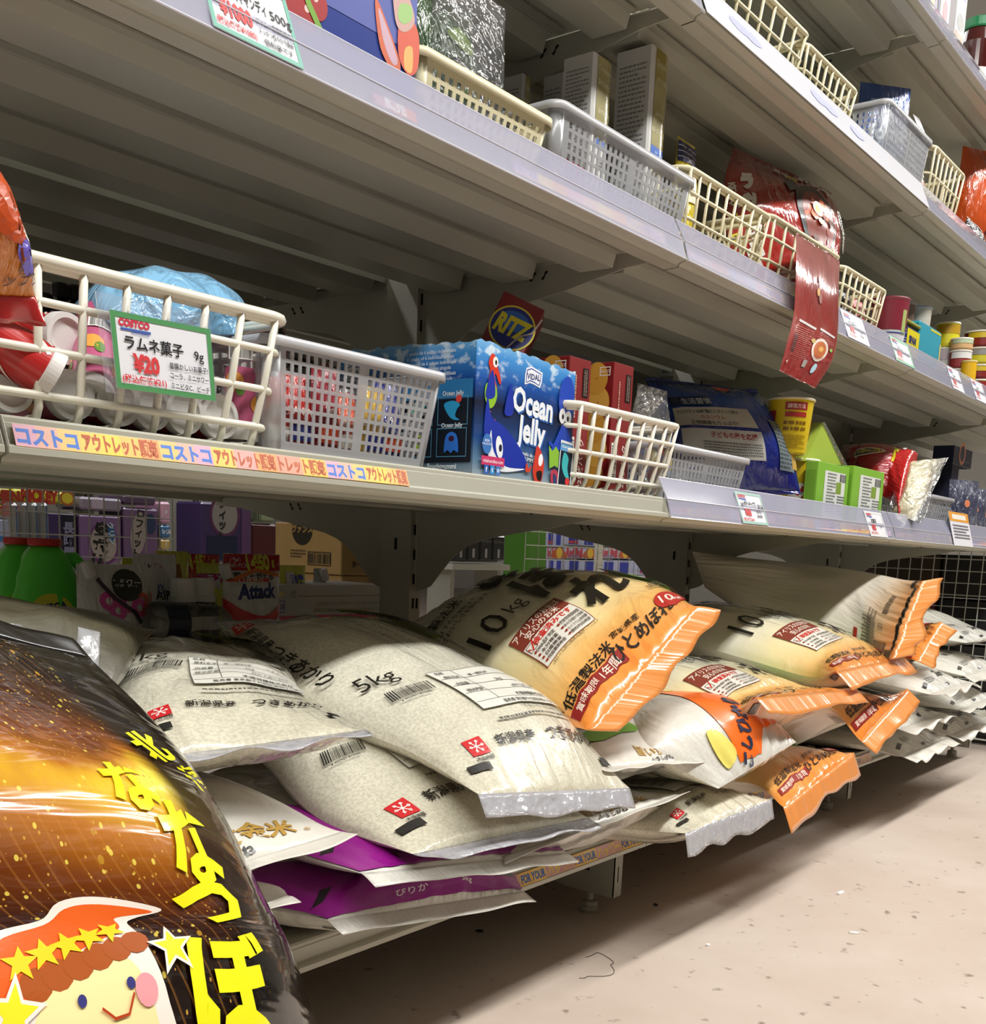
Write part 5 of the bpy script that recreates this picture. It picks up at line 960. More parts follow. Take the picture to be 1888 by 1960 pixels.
f = c.face('front'); ritz_logo(f, f.w*.52, f.h-.036, .0265); f.text('リッツ', f.w*.46, f.h-.074, .014, '#e8d23a', bold=.05); f.text('クラッカー', f.w*.5, f.h-.093, .010, '#e8d23a', bold=.03); f.rect(f.w*.18, f.h-.072, .008, .0016, '#e8d23a'); f.stroke([(.004, 0), (0, -.02), (-.012, -.03), (-.02, -.05), (-.03, -.062)], .0022, '#c9b8a8', f.w*.97, f.h-.012)
g = c.face('top'); g.rect(g.w/2, g.h/2, g.w*.9, g.h*.86, '#1b0c0a'); c.done()  # dark panel painted on the top stands in for the shaded open inside
for i, (px, py, lab) in enumerate(((1092, 680, 'left one'), (1177, 692, 'right one'))):
    tp = pY(px, py, .050); x = tp[0]; h = tp[2]-DB-.006; wd = pY(px+ (41 if i == 0 else 37), py+12, .050)[0]-x
    c = Carton('cracker_box', 'dark red cracker box standing in the cream basket beside the jelly carton, '+lab, 'cracker box', (x, .050, DB+.006), (wd, 0, 0), (0, .125, 0), (0, 0, h), RZ)
    f = c.face('front'); f.rect(f.w*.22, f.h*.22, .014, .05, '#e6e0d8'); f.barcode(f.w*.22, f.h*.22, .044, .012, 90); f.text('25枚パック', f.w*.70, f.h*.20, .011, '#e8d8d0', 90, .02); f.rect(f.w*.75, f.h*.82, .012, .034, '#1a1210'); f.fine(f.w*.75, f.h*.82, .03, .008, 2, 90, '#8a7468'); f.fine(f.w*.3, f.h*.7, .05, .004, 1, 90, '#c9a898')
    g = c.face('left'); 
    for k in range(5): g.disc(g.w*.80+.004*(k % 2), g.h*(.12+.19*k), .017, .020, '#d3a44a' if k % 2 else '#c9963c', n=20, name='printed_picture'); g.disc(g.w*.80+.004*(k % 2), g.h*(.12+.19*k), .0012, .0012, '#8a5c22', n=6, name='printed_picture')
    g.frame(g.w*.90, g.h*.93, .016, .011, .0012, '#e6dcd2'); g.text('HACCP', g.w*.90, g.h*.93, .005, '#e6dcd2'); c.done()
x0b, x1b = pY(1098, 790, .015)[0], pY(1306, 815, .015)[0]
lattice_basket('cream lattice basket holding the two cracker boxes', x0b, x1b, .014, .21, DB, pY(1103, 772, .015)[2]-DB, WB, 9, 6, 3, .0034)
def candy_prints(p, W, L):
    rr = random.Random(4)
    for k in range(16): p.blob([(-.008, -.004), (0, -.007), (.009, -.002), (.006, .006), (-.006, .006)], rr.choice(['#2a62b8', '#b8302c', '#c9b43a', '#8fb8e0', '#7c2430']), W*rr.uniform(.12, .9), L*rr.uniform(.08, .62), rr.uniform(0, 180))
CLR = clear_mat('cellophane', '#c9ccd2', .10, .08, bump=.8)
cx = pY(1240, 900, .10)
pouch('clear cellophane bag of mixed wrapped sweets in the cream basket right of the cracker boxes', cx[0], .10, DB+.006, .085, .155, '#999', 0, .022, 131, cat='sweets', name='sweets_bag', prints=candy_prints, m=CLR)
for k in range(14):
    rr = random.Random(k+50); p_ = A3(cx[0]+rr.uniform(-.03, .035), .10+rr.uniform(-.012, .012), DB+.014+.0115*(k//2))
    o = MB().lathe(p_, [(.002, -.012), (.008, -.009), (.009, 0), (.008, .009), (.002, .012)], 10, (rr.uniform(-1, 1), rr.uniform(-.4, .4), rr.uniform(-.3, .3))).build('wrapped_sweet', mat(['#2a62b8', '#b8302c', '#c9b43a', '#8fb8e0', '#6e2430'][k % 5], .2, coat=1)); tag(o, '%s wrapped sweet inside the clear cellophane bag, layer %d from the bottom' % (['blue', 'red', 'yellow', 'light blue', 'maroon'][k % 5], k//2+1), 'sweet', 'wrapped sweets in the cellophane bag')
# small clear basket and the cereal bag behind it
xa2, xb2 = pY(1268, 900, .03)[0], pY(1440, 900, .03)[0]
hole_basket('small translucent slotted basket left of the blue cereal bag', xa2, xb2, .035, .155, DB, pY(1300, 852, .03)[2]-DB, MILK, MILKRIM, 21, 6, 12, hw=.45, hh=.7, mm=(.03, .02, .04, .10))
def C2(px, py, Y): return pY(px, py, Y)
cb = Bag([(C2(1236, 728, .30), C2(1452, 752, .15), .012, .012), (C2(1262, 790, .27), C2(1482, 800, .12), .030, .03), (C2(1265, 850, .25), C2(1516, 870, .09), .036, .036), (C2(1275, 935, .23), C2(1532, 940, .07), .012, .02)], seed=141, e0=.2, e1=.2, seal=.006, lump=.005, wr=.003, up=(-.3, -1, .1), p=3)
t = make_bag('cereal_bag', 'large blue and white cereal bag lying on its side behind the small slotted basket', cb, film_mat('cereal_blue', [(0, '#0b2c74'), (.25, '#0f4aa0'), (.5, '#14308e'), (1, '#15187c')], mixn=.1, bump=.4, coat=1, rough=.25), cat='cereal bag', nu=44, nv=50)
p = Print(cb.surface()); W, L = cb.wid, cb.len
p.rect(W*.40, L*.56, W*.62, L*.20, '#c6c0b2'); p.rect(W*.42, L*.32, W*.60, L*.22, '#d3d2ce'); p.rect(W*.25, L*.73, W*.34, L*.10, '#0a1640'); p.text('生活習慣', W*.30, L*.73, .014, '#b9c2cc', bold=.02); p.text('フロスティは8種類のビタミンと鉄分', W*.36, L*.61, .009, '#2c2826', maxw=W*.5); p.text('カルシウム', W*.38, L*.55, .009, '#a8342a'); p.text('食物繊維もたっぷり!', W*.38, L*.49, .009, '#2c2826', maxw=W*.45); p.text('子どもの腸を応援', W*.50, L*.38, .010, '#a8342a', bold=.02); p.fine(W*.48, L*.28, W*.44, L*.10, 5, color='#777'); p.poly([(W*.55, L*.98), (W*.72, L*.96), (W*.65, L*.90), (W*.58, L*.91)], '#d04438')
p.rect(W*.90, L*.36, W*.12, L*.42, '#7f8c92', -4); p.fine(W*.90, L*.36, W*.11, L*.40, 12, -4, '#4a565c'); p.rect(W*.97, L*.38, W*.05, L*.42, '#c29a4a', -4); p.done(t)
# yellow cups
YC = film_mat('yellow_cup', [(0, '#d4b81e'), (1, '#dcc624')], bump=.05, rough=.35, coat=.3)
def cup(label, c, r0, r1, h, m, name='noodle_cup', cat='cup', lidc='#e8e0c8', deco=None, grp=None):
    t = thing(name, label, cat, tuple(c), grp); MB().lathe(c, [(r0*.9, .0), (r0, .003), (r1*.985, h-.004), (r1*1.02, h-.003), (r1*1.03, h)], 36).build('cup', m, t, smooth=False); MB().lathe(np.asarray(c)+[0, 0, h], [(r1*1.04, -.003), (r1*1.05, -.001), (r1*1.02, .0008), (r1*.3, .0012)], 36).build('lid', mat(lidc, .4), t)
    if deco:
        c = np.asarray(c, float); a0 = math.radians(-140)
        def fn(P):
            rr = r0+(r1-r0)*P[:, 1]/h; a = a0+P[:, 0]/rr; n = np.stack([np.cos(a), np.sin(a), 0*a], 1); return c+n*rr[:, None]+np.stack([0*a, 0*a, P[:, 1]], 1), n
        p = Print(Fn(fn, .006), .0004, .00008); deco(p, r1, h); p.done(t)
    return t
def yc(p, r, h): p.rect(0, h*.85, .040, .013, '#9c2a2c'); p.text('調理方法', 0, h*.85, .008, '#ecd8c8'); p.rect(0, h*.70, .038, .008, '#a8302c'); p.fine(0, h*.50, .04, .02, 2, color='#7c5a14'); p.fine(0, h*.22, .045, h*.25, 7, color='#a08018'); p.rect(-.045, h*.5, .018, h*.55, '#8e2222'); p.text('クラ', .055, h*.45, .022, '#b02a28', 90, .05)
def yc2(p, r, h): p.rect(.005, h*.35, .06, h*.5, '#e6e2d8'); p.text('クラ', .015, h*.42, .028, '#c02a2c', 0, .06)
c = pY(1528, 905, .10); xk, yk = c[0], .10; zt1 = pY(1500, 870, .10)[2]
cup('yellow noodle cup standing on the shelf right of the cereal bag, lower of the two', (xk, yk, DB), .030, .036, zt1-DB-.0035, YC, deco=yc2)
cup('tall yellow noodle cup stacked on the lower yellow cup', (pY(1508, 850, .10)[0], yk, zt1), .032, .040, .094, YC, deco=yc)
cup('yellow and maroon cup behind the stacked yellow cups, mostly hidden', (xk-.03, yk+.09, DB), .034, .042, .15, YC, deco=yc)
# green boxes and green triangle pack
GB = film_mat('green_box', [(0, '#7fb53a'), (1, '#86bc40')], bump=.05, rough=.4)
for i, (p0, p1, yv, lab) in enumerate((((1568, 882), (1628, 888), .045, 'left of the pair, beside the yellow cup'), ((1636, 891), (1695, 897), .040, 'right of the pair, beside the red chip bag'))):
    a = pY(*p0, yv); b_ = pY(*p1, yv); c = Carton('green_carton', 'bright green carton with white printed back, '+lab, 'food box', (a[0], yv, DB), (b_[0]-a[0], 0, 0), (0, float(onX(p0[0]-24, p0[1]-2, a[0])[1]-yv), 0), (0, 0, a[2]-DB), GB)
    f = c.face('front'); f.rect(f.w*.55, f.h*.45, f.w*.66, f.h*.84, '#d9dcd8'); f.fine(f.w*.45, f.h*.5, f.w*.28, f.h*.7, 13, color='#5c6460'); f.fine(f.w*.78, f.h*.30, f.w*.24, f.h*.35, 7, color='#5c6460'); f.barcode(f.w*.80, f.h*.78, f.w*.2, f.h*.14); f.rect(f.w*.68, f.h*.6, f.w*.16, f.h*.2, '#7c9a3a'); g = c.face('left'); g.rect(g.w/2, g.h/2, g.w*.7, g.h*.7, '#6fa12f'); c.done()
tp = [pY(1540, 882, .075), pY(1622, 892, .075), pY(1578, 808, .080)]
t = thing('triangle_pack', 'light green triangular cellophane pack poking up behind the green cartons', 'snack packet', tuple(tp[0])); MB().prism(tp, (.004, .03, 0)).build('pack', film_mat('lime_pack', [(0, '#a9bf4a'), (1, '#c3cf6a')], bump=.9, coat=1, mixn=.8), t); MB().prism([tp[1]+[0, -.001, 0], tp[2]+[0, -.001, 0], tp[2]+[-.012, -.001, -.002], tp[1]+[-.03, -.001, 0]], (0, -.0006, 0)).build('clear_edge', CLR, t)
# red chip bag with clear end
rb = Bag([(pY(1612, 852, .24), pY(1612, 935, .20), .010, .02), (pY(1660, 850, .16), pY(1660, 940, .13), .036, .03), (pY(1720, 858, .10), pY(1700, 955, .08), .036, .03), (pY(1758, 868, .06), pY(1722, 985, .03), .030, .03)], seed=151, e0=.3, e1=.05, seal=0, lump=.006, wr=.004, up=(-.3, -1, .3))
t = make_bag('chip_bag', 'red chip bag with yellow lettering lying open-ended right of the green cartons', rb, film_mat('chip_red', [(0, '#9c1418'), (1, '#b81e20')], bump=.6, coat=1, rough=.22), cat='chip bag', nu=36, nv=40)
p = Print(rb.surface()); W, L = rb.wid, rb.len; p.blob([(-.03, 0), (-.01, .016), (.02, .012), (.034, 0), (.0, -.014)], '#e6dcc8', W*.35, L*.66, -90); p.blob([(-.026, 0), (-.008, .012), (.018, .009), (.028, 0), (.0, -.010)], '#1c1410', W*.35, L*.66, -90); p.text('チップ', W*.35, L*.64, .016, '#d8c030', -90, .05); p.text('2', W*.35, L*.30, .06, '#dcd22c', -90, .07); p.rect(W*.12, L*.14, .010, .016, '#dcdcdc', -80); p.done(t)
wb_ = Bag([(pY(1740, 885, .06), pY(1712, 975, .045), .024, .024), (pY(1775, 880, .04), pY(1735, 990, .02), .024, .02), (pY(1812, 876, .03), pY(1752, 998, .0), .006, .006)], seed=152, e0=.05, e1=.35, seal=.012, lump=.006, wr=.005, up=(-.3, -1, .3))
t = make_bag('prawn_cracker_bag', 'clear open end of white prawn crackers beside the red chip bag', wb_, film_mat('cracker_clear', [(0, '#d8cfae'), (.5, '#d9d2b8'), (1, '#c9c9c6')], bump=.9, coat=1, rough=.2, mixn=.6), cat='chip bag', sealm=CLR, nu=24, nv=30)
hole_basket('tiny translucent slotted basket between the chip bag and the foil packets', pY(1758, 950, .03)[0], pY(1836, 955, .03)[0], .04, .17, DB, pY(1770, 943, .03)[2]-DB, MILK, MILKRIM, 14, 5, 12, hw=.5, hh=.6)
# navy boxes and foil packets at the right
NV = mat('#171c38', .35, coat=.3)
a = pY(1828, 852, .10); c = Carton('dark_case', 'dark case standing under the small navy carton with the ring mark', 'food box', (a[0], .10, DB), (.06, 0, 0), (0, .05, 0), (0, 0, a[2]-.046-DB), mat('#22243a', .4)); c.done()
c = Carton('navy_carton', 'small navy carton with an orange ring mark on top of the foil packets', 'food box', (a[0], .10, a[2]-.045), (pY(1864, 852, .10)[0]-a[0], 0, 0), (0, .05, 0), (0, 0, .045), NV); f = c.face('front'); f.disc(f.w*.45, f.h*.68, f.w*.17, f.w*.17, '#d8906a'); f.disc(f.w*.45, f.h*.68, f.w*.12, f.w*.12, '#242a4a'); f.fine(f.w*.7, f.h*.3, f.w*.3, .003, 1, color='#8890b0'); c.done()
for i in range(7):
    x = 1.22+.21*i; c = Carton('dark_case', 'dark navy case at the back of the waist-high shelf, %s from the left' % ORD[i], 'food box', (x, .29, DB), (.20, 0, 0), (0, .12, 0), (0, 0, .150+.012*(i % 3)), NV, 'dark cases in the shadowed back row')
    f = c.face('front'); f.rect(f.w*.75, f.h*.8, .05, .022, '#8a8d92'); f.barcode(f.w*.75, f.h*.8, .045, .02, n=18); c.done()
FO = film_mat('foil_dark', [(0, '#5a5d70'), (.5, '#3a3e58'), (1, '#8c8f9c')], mixn=1.2, nsc=5, bump=1, coat=1, rough=.2)
for i in range(6):
    x = pY(1845+18*(i % 3), 950, .05+.03*i)[0]; pouch('crinkled navy and silver foil packet at the right end of the waist-high shelf, %s' % ['frontmost left', 'frontmost middle', 'frontmost right', 'behind left', 'behind middle', 'behind right'][i], x, .045+.03*i, DB, .085, .135-.006*(i % 3), '#555', 3, .012, 160+i, rot=-35, m=FO, grp='foil packets at the right end', prints=lambda p, W, L: (p.disc(W*.5, L*.6, .008, .008, '#d0805c'), p.disc(W*.5, L*.3, .006, .006, '#d8b09a')))
# ------------------------------------------------------------------ clear guards on the rails
ACR = clear_mat('acrylic', '#e2e2fc', .38, .06); ACE = mat('#d9dae8', .15, coat=1)
def guard(label, X0, X1, z0, h=.052, lean=.020, printed=True, tint=None):
    t = thing('clear_guard', label, 'shelf guard', (X0, 0, z0), 'clear plastic guards on the shelf rails'); n = A3(0, -1, 0)
    a = A3(X0, -.0022, z0+.0005); b_ = A3(X0, lean*.25, z0+.0245); c = A3(X0, lean, z0+h); d = A3(X1-X0, 0, 0)
    g = MB(); g.add([a, a+d, b_+d, b_, c+d, c], [(0, 1, 2, 3), (3, 2, 4, 5)]); solid(g.build('guard_sheet', tint or ACR, t), .0012, 0)
    e = MB(); e.tube([c, c+d], .0010, 6); e.tube([a+[0, -.0008, 0], a+d+[0, -.0008, 0]], .0010, 6); e.build('bright_edge', ACE, t)
    s = MB(); s.tube([b_+[0, -.001, 0], b_+d+[0, -.001, 0]], .0007, 6); s.build('fold_line', ACE, t); return t
def blur_strip(label, z0, X0, X1, seed):
    rr = random.Random(seed); cells = []; x = 0
    while x < X1-X0:
        w_ = rr.uniform(.04, .065); cells.append((w_, rr.choice([['#dcb7bf', '#e2c3b0'], ['#e6cf9a', '#e2b48e'], ['#c9c9dc', '#d9bcc8']]), rr.choice(['コストコ', 'アウトレット販売', 'FOR YOUR', '']), rr.choice(['#7f90c4', '#b98468']), {})); x += w_
    return strip('price_strip', label, z0, X0, X1, cells)
for z, lv in ((ZC, 'third'), (ZD, 'fourth'), (ZE, 'topmost visible')):
    for k in (-1, 0, 1):
        if (lv, k) == ('fourth', 0): continue
        guard('clear plastic guard on the %s shelf rail, %s' % (lv, bay[k]), .9*k+.003, .9*k+.897, z)
guard('clear plastic guard on the waist-high shelf rail, middle bay', .003, .897, ZB); guard('clear plastic guard on the waist-high shelf rail, far bay', .903, 1.797, ZB)
blur_strip('faded printed price strip behind the guard of the third shelf, near bay', ZC, -.36, -.05, 1); blur_strip('faded printed price strip behind the guard of the third shelf, middle bay', ZC, .01, .40, 2)
blur_strip('faded printed price strip behind the guard of the waist-high shelf, middle bay', ZB, .01, .88, 3); blur_strip('faded printed price strip behind the guard of the waist-high shelf, far bay', ZB, .91, 1.6, 4)
strip('price_strip', 'short pink and orange outlet strip beside the ¥1000 card on the third shelf', ZC, -.56, -.505, [(.055, ['#c99aa0', '#d88a60'], '販売', '#f0e8e0', {})])
# strip filling the fourth rail, coloured white to stand in for glare
def broad_strip(label, X0, X1, z0):
    a = A3(X0, -.0042, z0+.001); b_ = A3(X0, .0155, z0+.047); ex = A3(X1-X0, 0, 0); t = thing('price_strip', label, 'price strip', tuple(a)); n = np.cross(ex, b_-a); n /= np.linalg.norm(n)
    MB().obox(a, ex, b_-a, n*.0006).build('strip', mat('#e9ebf6', .3, coat=1), t); p = Print(Plane(a+n*.0006, ex, b_-a), .0003, .0001)
    for x in (.12, .16, .42, .47, .6): p.blob([(-.03, -.004), (0, -.008), (.03, .0), (.02, .008), (-.02, .006)], '#b9bde6', (X1-X0)*x, .026, -4)
    p.done(t); return t
broad_strip('price strip along the fourth shelf rail, middle bay, painted white to stand for glare', .004, .896, ZD)
# price cards on the guards
def gcard(label, px0, px1, py0, z0, yoff=-.0045, **k):
    a = pY(px0, py0, 0); X0 = a[0]; X1 = pY(px1, py0+(px1-px0)*.3, 0)[0]; hh = k.pop('hh', .046); c00 = A3(X0, yoff, z0+.002); c01 = A3(X0, yoff+.019*hh/.046, z0+.002+hh)
    return price_card(label, c00, c00+[X1-X0, 0, 0], c01, **k)
gcard('green-edged ¥1000 price card for 500g sugar candy at the top left', 402, 575, 60, ZC, hh=.058, price='1000', tax='(税込価格¥1080)', unit='500g', name='ラックスキャンディ', green='#6fae9e', store=False, notes=('ジャム一個個包装で', 'スッキリ爽やかで美味', '個包装です'))
gcard('green-edged ¥60 price card for 28.3g potato chips on the waist-high shelf guard', 1418, 1466, 1000, ZB, price='60', tax='(税込価格¥64)', unit='28.3g', name="Lay's ポテトチップス", green='#9dbfb4', notes=('1袋28.3g', '賞味期限'))
gcard('small price card with red figures on the guard below the green cartons', 1664, 1696, 1020, ZB, price='58', name='お菓子', unit='', green='#dde0e0', notes=('1個',))
gcard('price card reading ベルギー on the third shelf guard, right of the red hanging pouch', 1620, 1662, 640, ZC, price='98', name='ベルギー', unit='', green='#dfe1ee', notes=('1箱', '賞味期限'))
gcard('green-edged price card on the third shelf guard, under the navy and yellow tin', 1712, 1748, 690, ZC, price='198', name='スパム', unit='', green='#77b38c', notes=('1缶', ))
gcard('price card on the third shelf guard under the stacked tins, left of two', 1822, 1844, 740, ZC, price='88', name='ツナ', unit='', green='#e4e6f0', notes=('1缶', ))
gcard('price card on the third shelf guard at the right photo edge', 1866, 1888, 765, ZC, price='78', name='ツナ', unit='', green='#e4e6f0', notes=('1缶', ))
a = pY(1828, 1040, -.006); cdx = pY(1864, 1045, -.006)[0]-a[0]; t, p = sheet('price_card', 'tall white price card with an orange top on the waist-high rail at the right edge', 'price card', A3(a[0], -.006, ZB), A3(a[0]+cdx, -.006, ZB), A3(a[0], .016, ZB+.075), '#dcdbe2'); p.rect(p.w/2, p.h*.86, p.w, p.h*.28, '#dd9a3a'); p.rect(p.w*.5, p.h*.86, p.w*.7, p.h*.14, '#e8e4dc'); p.fine(p.w*.5, p.h*.42, p.w*.8, p.h*.45, 5, color='#77747a'); p.done(t)

# ------------------------------------------------------------------ shelf C goods
CR = '#d8d0ae'; CRM = mat(CR, .42, coat=.15)
# large blue pack with fruit picture
x0, x1 = -.62, pY(796, 100, .03)[0]; FB = film_mat('fruit_blue', [(0, '#2e3f8c'), (.5, '#3a4fa0'), (1, '#2a3a80')], mixn=1, nsc=3, bump=.1, coat=.5)
c = Carton('fruit_candy_box', 'blue candy box with cherries and peaches printed, behind the ¥1000 card', 'candy box', (x0, .030, DC), (x1-x0, 0, 0), (0, .16, 0), (0, 0, .15), FB)
f = c.face('front'); U = lambda px, py: (pY(px, py, .03)[0]-x0, pY(px, py, .03)[2]-DC)
a = U(720, 20); b_ = U(790, 120); f.put([(0, 0), (f.w, 0), (f.w, .05), (0, .05)], [(0, 1, 2, 3)], 0, .055, 0, '#5560a8', 'printed_panel')
for px, py in ((575, 18), (592, 30), (608, 10), (560, 5)):
    q = U(px, py); f.disc(q[0], q[1], .011, .012, '#a32a2c', n=16, name='printed_picture'); f.disc(q[0]-.003, q[1]+.004, .003, .003, '#e6c9c0', n=10, name='printed_picture')
q = U(590, 8); f.stroke([(-.012, .018), (0, .0), (.014, -.016)], .006, '#7aa840', q[0], q[1], name='printed_picture')
q = U(748, 75); f.blob([(-.022, .022), (-.014, .020), (.012, -.016), (.004, -.026), (-.014, -.012)], '#cf6a4a', q[0], q[1]); f.blob([(-.018, .018), (-.010, .012), (.008, -.014), (.002, -.020), (-.010, -.006)], '#c9a8b8', q[0], q[1])
q = U(782, 90); f.blob([(-.014, .02), (0, .024), (.012, .014), (.012, -.014), (.0, -.024), (-.014, -.012)], '#d4604a', q[0], q[1]); f.blob([(-.006, -.004), (.004, .0), (.004, -.020), (-.006, -.020)], '#e6b06a', q[0], q[1])
q = U(775, 30); f.blob([(-.02, .03), (0, .02), (.012, .0), (.0, -.014), (-.012, -.012), (-.018, .01)], '#c9a49c', q[0], q[1]); f.blob([(-.008, .006), (.006, .010), (.008, .0), (-.002, -.008), (-.010, -.006)], '#9cc47a', q[0], q[1])
c.done()
# green vegetable-like pack and clear wrap
q = pY(845, 140, .085)
pouch('green and dark snack pack in shiny clear wrap behind the cream square-holed basket', q[0], .085, DC+.004, .09, .15, '#3c5a2a', 0, .026, 201, prints=lambda p, W, L: (p.blob([(-.02, 0), (0, .012), (.02, .004), (.01, -.01)], '#8aa83a', W*.5, L*.7), p.blob([(-.02, 0), (0, .012), (.02, .004), (.01, -.01)], '#2a2c26', W*.4, L*.5)))
pouch('loose clear cellophane around the green snack pack', q[0]+.02, .066, DC+.003, .115, .165, '#999', 0, .012, 202, cat='wrap', name='cellophane_wrap', m=CLR)
xa3 = x1+.004; q = pY(1058, 235, .03); zr = q[2]
hole_basket('cream square-holed basket with a notched front on the third shelf', xa3, q[0], .030, .20, DC, zr-DC, CRM, CRM, 15, 5, 9, hw=.56, hh=.62, skip=lambda i, j: False, gap=False, mm=(.03, .02, .10, .14))
for k, (px, c1, lab) in enumerate(((900, '#c9c23a', 'yellow'), (930, '#d8a43a', 'orange'), (955, '#a82a2a', 'red'))):
    q = pY(px, 260, .09); pouch('%s packet lying in the cream square-holed basket' % lab, q[0], .09+.01*k, DC+.003, .04, .06, c1, 10, .008, 205+k)
# translucent basket with white packs
xa, xb = pY(1066, 260, .03)[0], pY(1330, 345, .03)[0]
hole_basket('translucent slotted basket full of white packs on the third shelf', xa, xb, .030, .20, DC, pY(1330, 350, .03)[2]-DC, MILK, MILKRIM, 24, 7, 12, hw=.5, hh=.66, mm=(.03, .03, .06, .12))
pouch('pink packet at the front left inside the translucent slotted basket', xa+.05, .046, DC+.003, .075, .045, '#d8486e', 4, .004, 211)
# long rounded canister boxes
GOLD, BLU = '#8f8440', '#1f5fc0'
def canister(label, px, pyt, pyb, Y, w_, d, first=False):
    tl = pY(px, pyt, Y); o = A3(tl[0], Y, DC); h = tl[2]-DC; w_ = float(pY(px+w_, pyt+14, Y)[0]-tl[0]); d = float(onX(px-d, pyt+14, tl[0])[1]-Y); t = thing('tall_carton', label, 'food box', tuple(o), 'tall white and gold cartons')
    # flat left side, rounded right front
    n = 14; P = [(0, d), (0, 0), (.006, -.001)]+[(w_*.55+w_*.45*math.sin(a), d*.35-(d*.35)*math.cos(a)) for a in np.linspace(.05, math.pi/2, n)]+[(w_, d)]
    poly = [A3(o[0]+x, o[1]+y, o[2]) for x, y in P]; MB().prism(poly, (0, 0, h)).build('carton', mat('#c6c5c2', .3, coat=.8), t)
    p = Print(Plane(o+[0, d, 0], (0, -1, 0), (0, 0, 1)), .0003, .0001); p.fine(d*.5, h*.68, d*.8, h*.5, 22, color='#7c7c7c', fill=.35); p.fine(d*.5, h*.30, d*.8, h*.16, 6, color='#85827c', fill=.35); p.fine(d*.45, h*.42, d*.7, h*.03, 2, color='#444'); p.done(t)
    arc = np.cumsum([0]+[math.dist(P[i], P[i+1]) for i in range(1, n+2)])
    def fn(Q):
        s_ = np.clip(Q[:, 0], 0, arc[-1]-1e-6); PP = np.array(P[1:n+3]); i = np.searchsorted(arc, s_, side='right')-1; i = np.clip(i, 0, len(PP)-2); f_ = (s_-arc[i])/(arc[i+1]-arc[i]+1e-9); xy = PP[i]*(1-f_)[:, None]+PP[i+1]*f_[:, None]; dd = PP[i+1]-PP[i]; nn = np.stack([dd[:, 1], -dd[:, 0], 0*dd[:, 0]], 1); nn /= np.linalg.norm(nn, axis=1)[:, None]; return np.stack([o[0]+xy[:, 0], o[1]+xy[:, 1], o[2]+Q[:, 1]], 1), nn
    AL = arc[-1]; p = Print(Fn(fn, .006), .0004, .0001); p.rect(AL*.58, h*.77, AL*.82, h*.46, GOLD); p.rect(AL*.58, h*.515, AL*.82, h*.05, BLU); p.text('Complètement', AL*.55, h*.93, .010, '#d8d4b0', -2, -.004, shear=.2, maxw=AL*.7); p.text('amandes', AL*.55, h*.86, .012, '#d8d4b0', -2, -.004, shear=.2); p.text('amande', AL*.55, h*.70, .012, '#d8d4b0', -2, -.004, shear=.2); p.text('au chocolat', AL*.5, h*.62, .012, '#d8d4b0', -2, -.004, shear=.2, maxw=AL*.7); p.text('lait  cacao', AL*.5, h*.515, .006, '#b8d0f0'); p.fine(AL*.5, h*.40, AL*.3, .012, 3, color='#a0a0a0'); p.done(t, rough=.2, coat=1); return t
canister('tall white and gold carton with a rounded front, right one of two in front', 1248, 84, 280, .080, 45, 65)
canister('tall white and gold carton with a rounded front, left one of two in front', 1136, 98, 260, .085, 47, 55)
canister('tall white and gold carton in the dark behind, partly hidden by the left front one', 1078, 138, 250, .19, 30, 36)
canister('tall white and gold carton in the dark behind the cream square-holed basket', 1000, 140, 220, .21, 24, 52)
# yellow pouch, lattice basket with red and tan packs
q = pY(1308, 375, .10)
pouch('yellow pouch with a navy striped top standing left of the big red bag', q[0], .10, DC, .052, pY(1310, 268, .10)[2]-DC, '#d6c21c', 0, .014, 221, prints=lambda p, W, L: (p.rect(W*.5, L*.90, W*.98, L*.15, '#1c1a4e'), [p.rect(W*.5, L*(.86+.04*k), W*.96, L*.008, '#c9c9dc') for k in range(3)], p.rect(W*.38, L*.66, W*.5, L*.22, '#e6dcc4'), p.text('¥100', W*.4, L*.72, .010, '#8a5a40'), p.text('5個', W*.4, L*.62, .010, '#4a4038')))
xa, xb = pY(1312, 345, .03)[0], pY(1480, 425, .03)[0]; hh = pY(1480, 420, .03)[2]-DC
lattice_basket('cream lattice basket of tan and red snack packs on the third shelf', xa, xb, .030, .19, DC, hh, CR, 10, 6, 3, .0028)
for k in range(7):
    x = xa+.03+(xb-xa-.06)*(k % 4+.5)/4; pouch('%s snack packet in the lattice basket left of the stew pouch, %s row' % (['tan', 'clear-wrapped tan', 'brown', 'beige', 'red', 'red and white', 'maroon'][k], 'front' if k < 4 else 'rear'), x, .060+.05*(k//4), DC+.004, .05, .05+.02*(k//4), ['#b98a4a', '#c9a26a', '#8a5a34', '#c2a07a', '#b02a2c', '#c23a3c', '#8a2428'][k], 6, .013, 230+k, grp='snack packets in the cream lattice basket', prints=(lambda p, W, L: (p.text('チョコ', W*.5, L*.35, .009, '#e6e2dc', 10, .03), p.stroke([(-.012, 0), (0, .004), (.012, -.002)], .002, '#1c1a18', W*.5, L*.2))))
